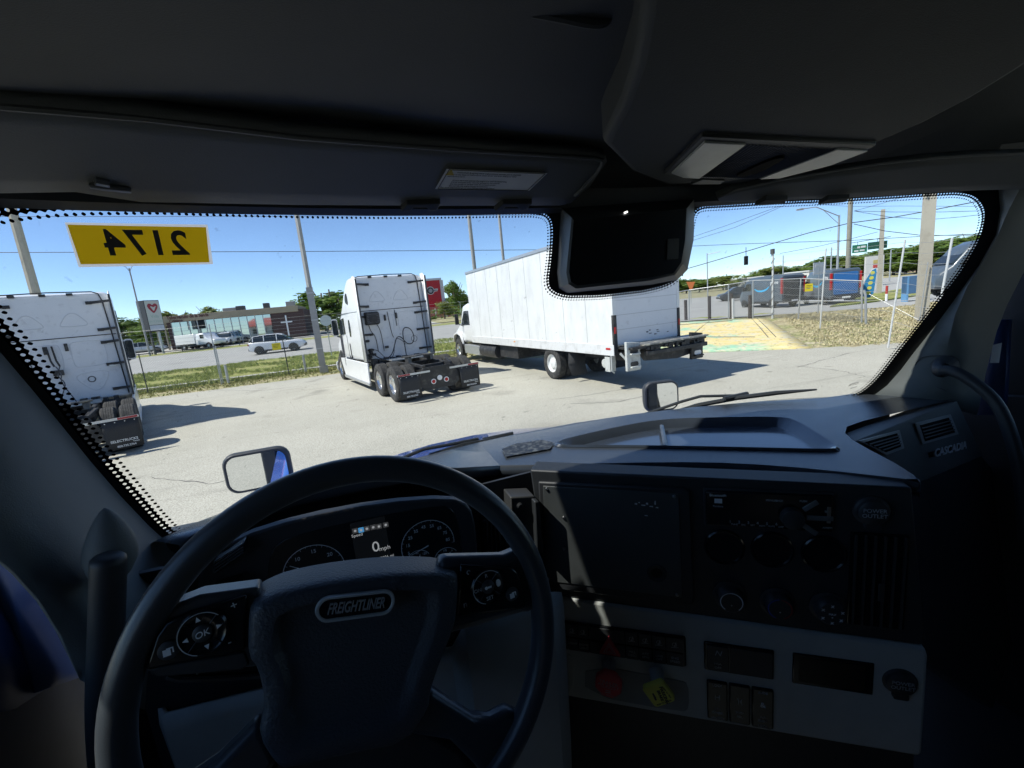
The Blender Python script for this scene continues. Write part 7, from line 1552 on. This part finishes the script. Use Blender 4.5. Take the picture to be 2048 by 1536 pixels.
hz2 = pz[2] - T.location.z; a = Vector((45.80,35.58,9.348)) - T.location; c = Vector((44.32,35.84,9.247)) - T.location
q = MB(); q.tube([(0, 0, hz2 - .6), a, c], .05, 6); q.tube([(0, 0, hz2 - 1.4), (Vector((0, 0, hz2 - .6)).lerp(a, .7))], .03, 6); q.build('arm', S_galv, T); q = MB(); q.tube([c, c + (c - a) * .5], [.12, .07], 8); q.build('lamp_head', S_galv, T)
pz = (53.41,59.56,6.858); T = pole('street_lamp', (53.37,59.59,3.319), pz[2], .10, .07, S_galv, 'small far street lamp beyond the fence, nearest the box truck', 'lamp post'); a = Vector((54.81,58.27,7.538)) - T.location
q = MB(); q.tube([(0, 0, pz[2] - .2), a], .05, 6); q.build('arm', S_galv, T)
for px, tp, d_, lb in (((60.34,44.55,3.568), (60.30,44.59,5.532), 0, 'thin far pole just left of the galvanised street lamp'), ((76.51,47.39,2.111), (76.45,47.49,4.708), 0, 'thin far pole right of the concrete sign pole'), ((72.07,61.89,3.879), (72.06,61.91,5.713), 0, 'thin far pole over the roof of the left van')):
    pole('far_pole', px, tp[2], .10, .08, S_galv, lb, 'pole', 8, None, 'thin far poles')
# traffic signal on its span wire
TS = empty('traffic_signal', (35.85,34.85,4.476), R(-40), 'black traffic signal hanging from the span wire', 'traffic light')
q = MB(); q.box(-.18, .18, -.15, .15, -.42, .42); q.build('housing', mat('signal_black', (.015, .015, .016), .5), TS, bevel=.03)
for k in range(3):
    q = MB(); q.lathe([(.13, -.15), (.14, -.30), (.12, -.30), (.11, -.16), (0, -.155)], 14, 'y', (0, 0, .27 - .27 * k)); q.build('visor', mat('signal_black'), TS)
q = MB(); q.tube([(0, 0, .4), (0, 0, 1.25)], .03, 6); q.build('hanger', S_wire, TS)
RWIRES = [([(30.63,39.52,4.042), (32.85,37.69,4.557), (35.85,34.85,5.325), (37.36,33.23,5.75), (39.24,30.99,6.273), (40.95,28.69,6.586), (42.57,26.22,6.519), (43.42,24.79,6.578), (45.23,21.32,6.758)], .035, 'thick black span wire carrying the traffic signal'),
          ([(27.01,34.74,6.189), (31.23,30.99,5.665), (34.12,27.79,5.183), (36.06,25.21,4.793), (38.19,21.85,4.427), (39.86,18.62,4.027)], .02, 'level wire running just above the traffic signal'),
          ([(28.59,36.04,6.663), (31.80,33.24,7.547), (34.71,30.18,8.488)], .016, 'upper of two wires slanting up from behind the camera housing'),
          ([(28.58,36.04,6.391), (32.37,32.68,7.291), (34.95,29.91,8.5)], .016, 'lower of two wires slanting up from behind the camera housing'),
          ([(33.23,28.84,4.473), (34.95,26.73,4.67), (36.06,25.21,4.905), (36.96,23.87,5.145)], .016, 'slack wire rising from the signal post to the concrete sign pole'),
          ([(34.53,23.91,5.812), (35.50,22.44,5.02), (36.51,20.75,4.382), (38.06,17.77,3.834)], .022, 'sagging wire leaving the wooden pole towards the right pillar'),
          ([(36.16,25.07,6.922), (37.46,23.09,6.381), (38.65,21.03,5.9), (39.82,18.71,5.455)], .016, 'straight wire level with the top of the concrete sign pole'),
          ([(36.16,25.07,6.922), (37.32,23.31,6.085), (38.42,21.45,5.497), (39.12,20.14,5.37), (39.83,18.70,5.298)], .016, 'drooping wire under the straight one at the right'),
          ([(36.16,25.07,6.922), (37.00,23.82,7.115), (37.85,22.43,7.38)], .014, 'short wire rising from the wooden pole to the windshield top'),
          ([(37.73,32.81,9.541), (39.66,30.45,8.552), (40.93,28.72,7.958), (42.72,25.99,7.327), (45.25,21.28,6.151)], .013, 'topmost faint wire under the right windshield edge')]
for pts, r_, lb in RWIRES: wire(pts, r_, lb)
# roadside things beyond the vans
PS = empty('pylon_sign', (65.42,42.48,1.571), R(-35), 'pale pylon sign with a red panel behind the feather flag', 'sign')
PS.location.z = gh(PS.location.x, PS.location.y)
zz = (65.36,42.56,4.196)[2] - PS.location.z
q = MB(); q.box(-1.0, 1.0, -.25, .25, -.3, zz); q.build('panel', mat('pylon_pale', (.55, .54, .50), .6, var=.08), PS)
for k, (m_, f0, f1) in enumerate((('pylon_gold', .86, .74), ('pylon_red', .70, .60), ('pylon_white', .58, .46))):
    q = MB(); q.box(-.2, .85, -.29, -.25, zz * f1, zz * f0); q.build('advert', mat(m_, ((.45, .36, .12), (.45, .06, .05), (.7, .7, .7))[k], .6), PS)
FF = empty('feather_flag', (37.49,24.89,0.531), R(-40), 'blue feather flag with yellow figures beside the island', 'flag')
FF.location.z = gh(FF.location.x, FF.location.y)
fz = [(37.67,24.62,1.654)[2] - FF.location.z, (37.81,24.40,2.532)[2] - FF.location.z]
q = MB(); q.tube([(-.3, 0, 0), (-.1, 0, fz[1] * .6), (.35, 0, fz[1] * .95), (.6, 0, fz[1])], .02, 6); q.build('flag_pole', S_galv, FF)
q = MB(); fo = smooth_poly([(-.25, .35), (.5, .30), (.62, fz[1] * .6), (.68, fz[1] * .97), (.5, fz[1]), (.2, fz[1] * .85), (-.08, fz[1] * .6)], 1); q.prism(fo, -.012, .012, 'y'); q.build('flag_cloth', mat('flag_blue', (.03, .22, .42), .8, var=.1), FF)
for k in range(5): q = MB(); q.prism(smooth_poly([(.02 + .06 * k, .55 + k * .38), (.32 + .05 * k, .55 + k * .38), (.36 + .05 * k, .78 + k * .38), (.08 + .06 * k, .82 + k * .38)], 1), -.02, -.012, 'y'); q.build('flag_figure', mat('flag_yellow', (.65, .62, .10), .8), FF)
BB = empty('utility_box', (36.36,21.02,0.776), R(-35), 'blue utility box on legs beside the thick concrete pole', 'box'); BB.location.z = gh(BB.location.x, BB.location.y) + .25
q = MB(); q.box(-.5, .5, -.35, .35, .3, 1.5); q.build('cabinet', mat('cabinet_blue', (.07, .15, .26), .6, var=.1), BB, bevel=.02); q = MB(); q.box(-.5, -.40, -.36, .36, -.6, 1.5); q.box(.40, .5, -.36, .36, -.6, .3); q.build('leg', mat('cabinet_light', (.13, .30, .5), .6), BB)
RW = empty('marker_post', (37.34,23.27,0.462), 0, 'red and white marker post on the grass island', 'post'); RW.location.z = gh(RW.location.x, RW.location.y)
q = MB(); q.cyl((0, 0, 0), (0, 0, .55), .08, n=10); q.build('white_part', V_wht, RW); q = MB(); q.cyl((0, 0, .55), (0, 0, 1.15), .08, n=10); q.build('red_part', mat('marker_red', (.45, .04, .03), .6), RW)
OS = empty('warning_sign', (39.88,47.47,1.453), R(-20), 'orange pointed roadwork sign left of the crossover', 'sign'); OS.location.z = gh(OS.location.x, OS.location.y)
zs = (39.90,47.45,2.709)[2] - OS.location.z
q = MB(frame((0, 0, zs), (1, 0, 0), (0, 0, 1))); q.prism([(-.55, .45), (.55, .35), (.12, -.65), (-.15, -.5)], 0, .03); q.build('board', mat('work_orange', (.70, .20, .05), .6), OS); q = MB(); q.cyl((0, .02, 0), (0, .02, zs), .04, n=6); q.build('stand', S_galv, OS)
def far_building(nm, pA, pB, top, depth, m, rm, label):
    a, c = Vector(pA), Vector(pB); z0 = gh(a.x, a.y); T = empty(nm, (a.x, a.y, z0), math.atan2(c.y - a.y, c.x - a.x), label, 'building'); L = (c - a).length; hh = top - z0
    q = MB(); q.box(0, L, 0, depth, -.5, hh); q.build('wall', m, T); q = MB(); q.box(-.2, L + .2, -.2, depth + .2, hh, hh + .3); q.build('roof', rm, T)
    for k in range(max(2, int(L / 5))):
        q = MB(); x = (k + .5) * L / max(2, int(L / 5)); q.box(x - 1, x + 1, -.03, .02, hh * .25, hh * .7); q.build('window', V_win, T)
K_w = mat('far_wall', (.42, .44, .43), .8, var=.06); K_r = mat('far_roof', (.5, .51, .5), .7)
far_building('warehouse', (86.32,90.41,1.531), (87.09,79.62,1.549), (85.89,83.80,3.101)[2], 12, K_w, K_r, 'long pale low warehouse beyond the side street, left of the vans')
far_building('shop', (98.92,84.35,1.347), (98.89,78.08,1.446), (99.33,80.74,3.377)[2], 10, mat('far_wall_white', (.66, .66, .62), .8, var=.05), K_r, 'white shop front above the roofs of the vans')
far_building('shop', (122.52,86.54,0.12), (125.71,81.84,0.273), (123.99,84.42,1.648)[2], 10, K_w, mat('far_roof_dark', (.16, .17, .19), .8), 'grey far shop behind the pale pylon sign')
far_building('shop', (128.06,78.11,0.281), (126.50,70.88,0.21), (129.47,75.75,1.668)[2], 10, mat('far_wall_pink', (.40, .30, .27), .8, var=.1), K_r, 'dull pink far shop under the trees right of the sign pole')
far_building('house', (-47.44,108.04,2.009), (-44.46,106.06,1.963), (-46.25,108.56,3.249)[2], 8, K_w, mat('far_roof_dark'), 'small pale house under the trees at the far left')

# ---- trees
def leaf_mesh(nm, seed, n_blob, n_leaf, size, flat=.8):
    rnd = random.Random(seed); vs = []; fs = []
    blobs = []
    for _ in range(n_blob):
        a = rnd.uniform(0, 6.28); h = rnd.uniform(-.62, .78); r = math.sqrt(max(.05, 1 - h * h)) * rnd.uniform(.25, .72)
        blobs.append((r * math.cos(a), r * math.sin(a), h, rnd.uniform(.20, .40)))
    for k in range(n_leaf):
        bx, by, bz, brd = blobs[k % n_blob]; d = Vector((rnd.gauss(0, 1), rnd.gauss(0, 1), rnd.gauss(0, 1))).normalized(); p = Vector((bx, by, bz)) + d * brd * rnd.uniform(.55, 1.12)
        nn = (d + Vector((rnd.gauss(0, .5), rnd.gauss(0, .5), rnd.gauss(0, .5) + .3))).normalized(); u = nn.cross(Vector((0, 0, 1))); u = u.normalized() if u.length > .01 else Vector((1, 0, 0)); w = nn.cross(u); s_ = size * rnd.uniform(.6, 1.4)
        o = len(vs); vs += [tuple(p + u * s_), tuple(p + w * s_ * .55 + u * .1 * s_), tuple(p - u * s_), tuple(p - w * s_ * .55)]; fs.append((o, o + 1, o + 2, o + 3))
    me = bpy.data.meshes.new(nm); me.from_pydata(vs, [], fs); return me
def leaf_mat(nm, c):
    m = mat(nm, c, .6, var=.35, vscale=1.2, spec=.3); nt = m.node_tree; bs = nt.nodes['Principled BSDF']; ts = nt.nodes.new('ShaderNodeBsdfTranslucent'); ts.inputs[0].default_value = (c[0] * 1.7, c[1] * 1.6, c[2], 1)
    mx = nt.nodes.new('ShaderNodeMixShader'); mx.inputs[0].default_value = .35; nt.links.new(bs.outputs[0], mx.inputs[1]); nt.links.new(ts.outputs[0], mx.inputs[2]); nt.links.new(mx.outputs[0], nt.nodes['Material Output'].inputs['Surface']); return m
LM = [leaf_mat('leaf_mid', (.13, .20, .045)), leaf_mat('leaf_dark', (.085, .145, .035)), leaf_mat('leaf_olive', (.17, .21, .06))]
CR = []
for i in range(6):
    me = leaf_mesh('crown', 30 + i, (16, 20, 13, 26, 12, 18)[i], (2600, 3000, 1900, 3200, 1500, 2600)[i], (.075, .07, .085, .065, .09, .07)[i]); me.materials.append(LM[i % 3]); CR.append(me)
M_bark = mat('bark', (.13, .105, .08), .9, var=.3, vscale=5, bump=.4, bscale=20)
def trunk_mesh(seed):
    rnd = random.Random(seed); q = MB(); q.tube([(0, 0, -.3), (.04, .0, .8), (-.03, .05, 1.8), (.06, 0, 2.8)], [.17, .13, .11, .06], 8)
    for k in range(6):
        a = k * 1.05 + rnd.random(); h = rnd.uniform(.9, 2.0); q.tube([(0, 0, h), (.5 * math.cos(a), .5 * math.sin(a), h + .5), (1.0 * math.cos(a), 1.0 * math.sin(a), h + 1.3)], [.06, .04, .015], 5)
    me = bpy.data.meshes.new('trunk'); me.from_pydata(q.v, [], q.f); me.shade_smooth(); me.materials.append(M_bark); return me
TK = [trunk_mesh(i) for i in range(3)]
NT = [0]
def tree(top, width, label, kind=0, group=None, low=.18):
    """Tree whose tip is at top; trunk foot on the land, crown spanning from low*height up."""
    x, y, zt = top; z0 = gh(x, y); hh = zt - z0; k = NT[0]; NT[0] += 1
    T = empty('tree', (x, y, z0), random.uniform(0, 6.28), label, 'tree', group)
    t = bpy.data.objects.new('trunk', TK[k % 3]); COL.objects.link(t); t.parent = T; t.scale = (hh / 3.1,) * 3
    c = bpy.data.objects.new('crown', CR[kind]); COL.objects.link(c); c.parent = T; c.scale = (width / 2, width / 2, hh * (1 - low) / 2); c.location = (0, 0, hh * (1 + low) / 2)
    return T
g1, g2, g3 = 'trees behind the church', 'trees behind the middle tractor and the red tower', 'trees along the far side of the side street'
for tp, w, kd, lb in (((-38.06,88.13,6.391), 9, 1, 'dark round tree at the far left beside the left tractor'), ((-37.95,92.52,6.046), 9, 0, 'leafy tree behind the left edge of the heart sign'), ((-33.46,85.70,4.973), 7, 3, 'dense tree right behind the heart sign posts'), ((-35.62,97.71,7.16), 8, 2, 'loose tree between the heart sign and the church'),
                      ((-35.15,104.23,7.493), 8, 4, 'thin tree over the left end of the church roof'), ((-30.43,107.79,7.925), 7, 2, 'spiky tree top over the middle of the church roof'), ((-27.71,104.39,6.786), 5, 5, 'small dark tree top beside the roof units of the church')):
    tree(tp, w, lb, kd, g1)
for tp, w, kd, lb in (((-10.91,91.35,6.818), 9, 0, 'tree at the right end of the church, left of the lamp pole'), ((-6.701,83.73,8.2), 11, 4, 'tall loose tree behind the lamp pole'), ((-3.795,79.91,6.748), 10, 3, 'dense tall tree just left of the middle tractor roof'), ((-4.616,69.85,2.722), 6, 1, 'low dark tree behind the round sign'), ((-19.44,118.41,4.091), 10, 1, 'dark tree low behind the church brick wall'),
                      ((19.24,98.13,8.853), 5.6, 0, 'upright tree between the red tower and the box truck'), ((22.22,101.60,5.863), 5, 1, 'darker tree touching the box truck corner'), ((13.99,82.83,4.115), 4.8, 5, 'low rounded tree in front of the red restaurant'), ((11.22,81.23,1.621), 4, 3, 'clipped bush at the foot of the red restaurant')):
    tree(tp, w, lb, kd, g2, .12 if w < 7 else .18)
RT_TOPS = [(74.57,94.01,4.533), (76.38,92.55,4.766), (78.63,90.65,3.961), (82.57,87.08,4.321)]  + [(99.35,98.64,3.615), (102.04,95.86,4.646), (104.25,93.45,5.698), (106.50,90.88,5.66), (108.63,88.32,4.608)] + [(118.91,91.43,6.65), (120.76,88.97,7.017), (122.53,86.52,6.083), (123.94,84.49,6.757), (125.41,82.30,6.881), (126.71,80.29,6.039)] + [(110.84,67.92,6.543), (111.88,66.20,6.65), (112.81,64.61,6.161), (113.84,62.77,6.841), (114.69,61.21,6.95), (115.52,59.63,7.239), (116.45,57.79,7.844)]
WORDS = ['first', 'second', 'third', 'fourth', 'fifth', 'sixth', 'seventh', 'eighth', 'ninth', 'tenth', 'eleventh', 'twelfth', 'thirteenth', 'fourteenth', 'fifteenth', 'sixteenth', 'seventeenth', 'eighteenth', 'nineteenth', 'twentieth', 'twenty-first', 'twenty-second']
for k, tp in enumerate(RT_TOPS):
    tree(tp, 12 + 4 * (k > 9) + 1.5 * math.sin(k * 2.3), 'far green tree, %s from the box truck along the side street' % WORDS[k], (3, 0, 1, 5, 3, 0, 5, 3)[k % 8], g3, .06)
# low shrubs that close the treeline at the far left and right
def shrub_mass(nm, pts, h, label):
    vs = []; fs = []; rnd = random.Random(5)
    for a, c in zip(pts[:-1], pts[1:]):
        L = (Vector(c) - Vector(a)).length
        for _ in range(int(L * 26)):
            t = rnd.random(); p = Vector(lerp(a, c, t)) + Vector((rnd.gauss(0, 1.6), rnd.gauss(0, 1.6), 0)); z = gh(p.x, p.y) + h * (rnd.random() ** .7) * (.75 + .25 * math.sin(p.x * .5)); s_ = rnd.uniform(.2, .5)
            u = Vector((rnd.gauss(0, 1), rnd.gauss(0, 1), rnd.gauss(0, .4))).normalized(); w = u.cross(Vector((rnd.gauss(0, 1), rnd.gauss(0, 1), 1))).normalized(); o = len(vs); q = Vector((p.x, p.y, z))
            vs += [tuple(q + u * s_), tuple(q + w * s_ * .6), tuple(q - u * s_), tuple(q - w * s_ * .6)]; fs.append((o, o + 1, o + 2, o + 3))
    me = bpy.data.meshes.new(nm); me.from_pydata(vs, [], fs); o = obj(nm, me, LM[1]); tag(o, label, 'shrubs', None, 'stuff')
shrub_mass('hedge', [(p[0], p[1], 0) for p in [(-46.44,99.72,2.359), (-43.27,101.13,2.278), (-39.88,102.52,2.192), (-36.65,103.71,1.957)]], 3.2, 'dark hedge under the trees left of the church')
shrub_mass('hedge', [(p[0], p[1], 0) for p in [(94.08,116.83,2.644), (103.59,108.49,2.674), (111.71,100.10,2.56), (119.25,91.00,2.324), (125.40,82.32,2.113), (130.37,74.18,1.924), (135.08,65.22,1.772)]], 4.0, 'dark undergrowth below the far trees along the side street')
shrub_mass('hedge', [(p[0], p[1], 0) for p in [(-13.31,94.06,0.854), (-8.889,94.58,0.737), (-3.327,94.94,0.517), (4.513,94.89,0.491), (12.66,94.15,0.375), (20.95,92.66,0.271)]], 2.2, 'dark undergrowth behind the middle tractor beyond the street')
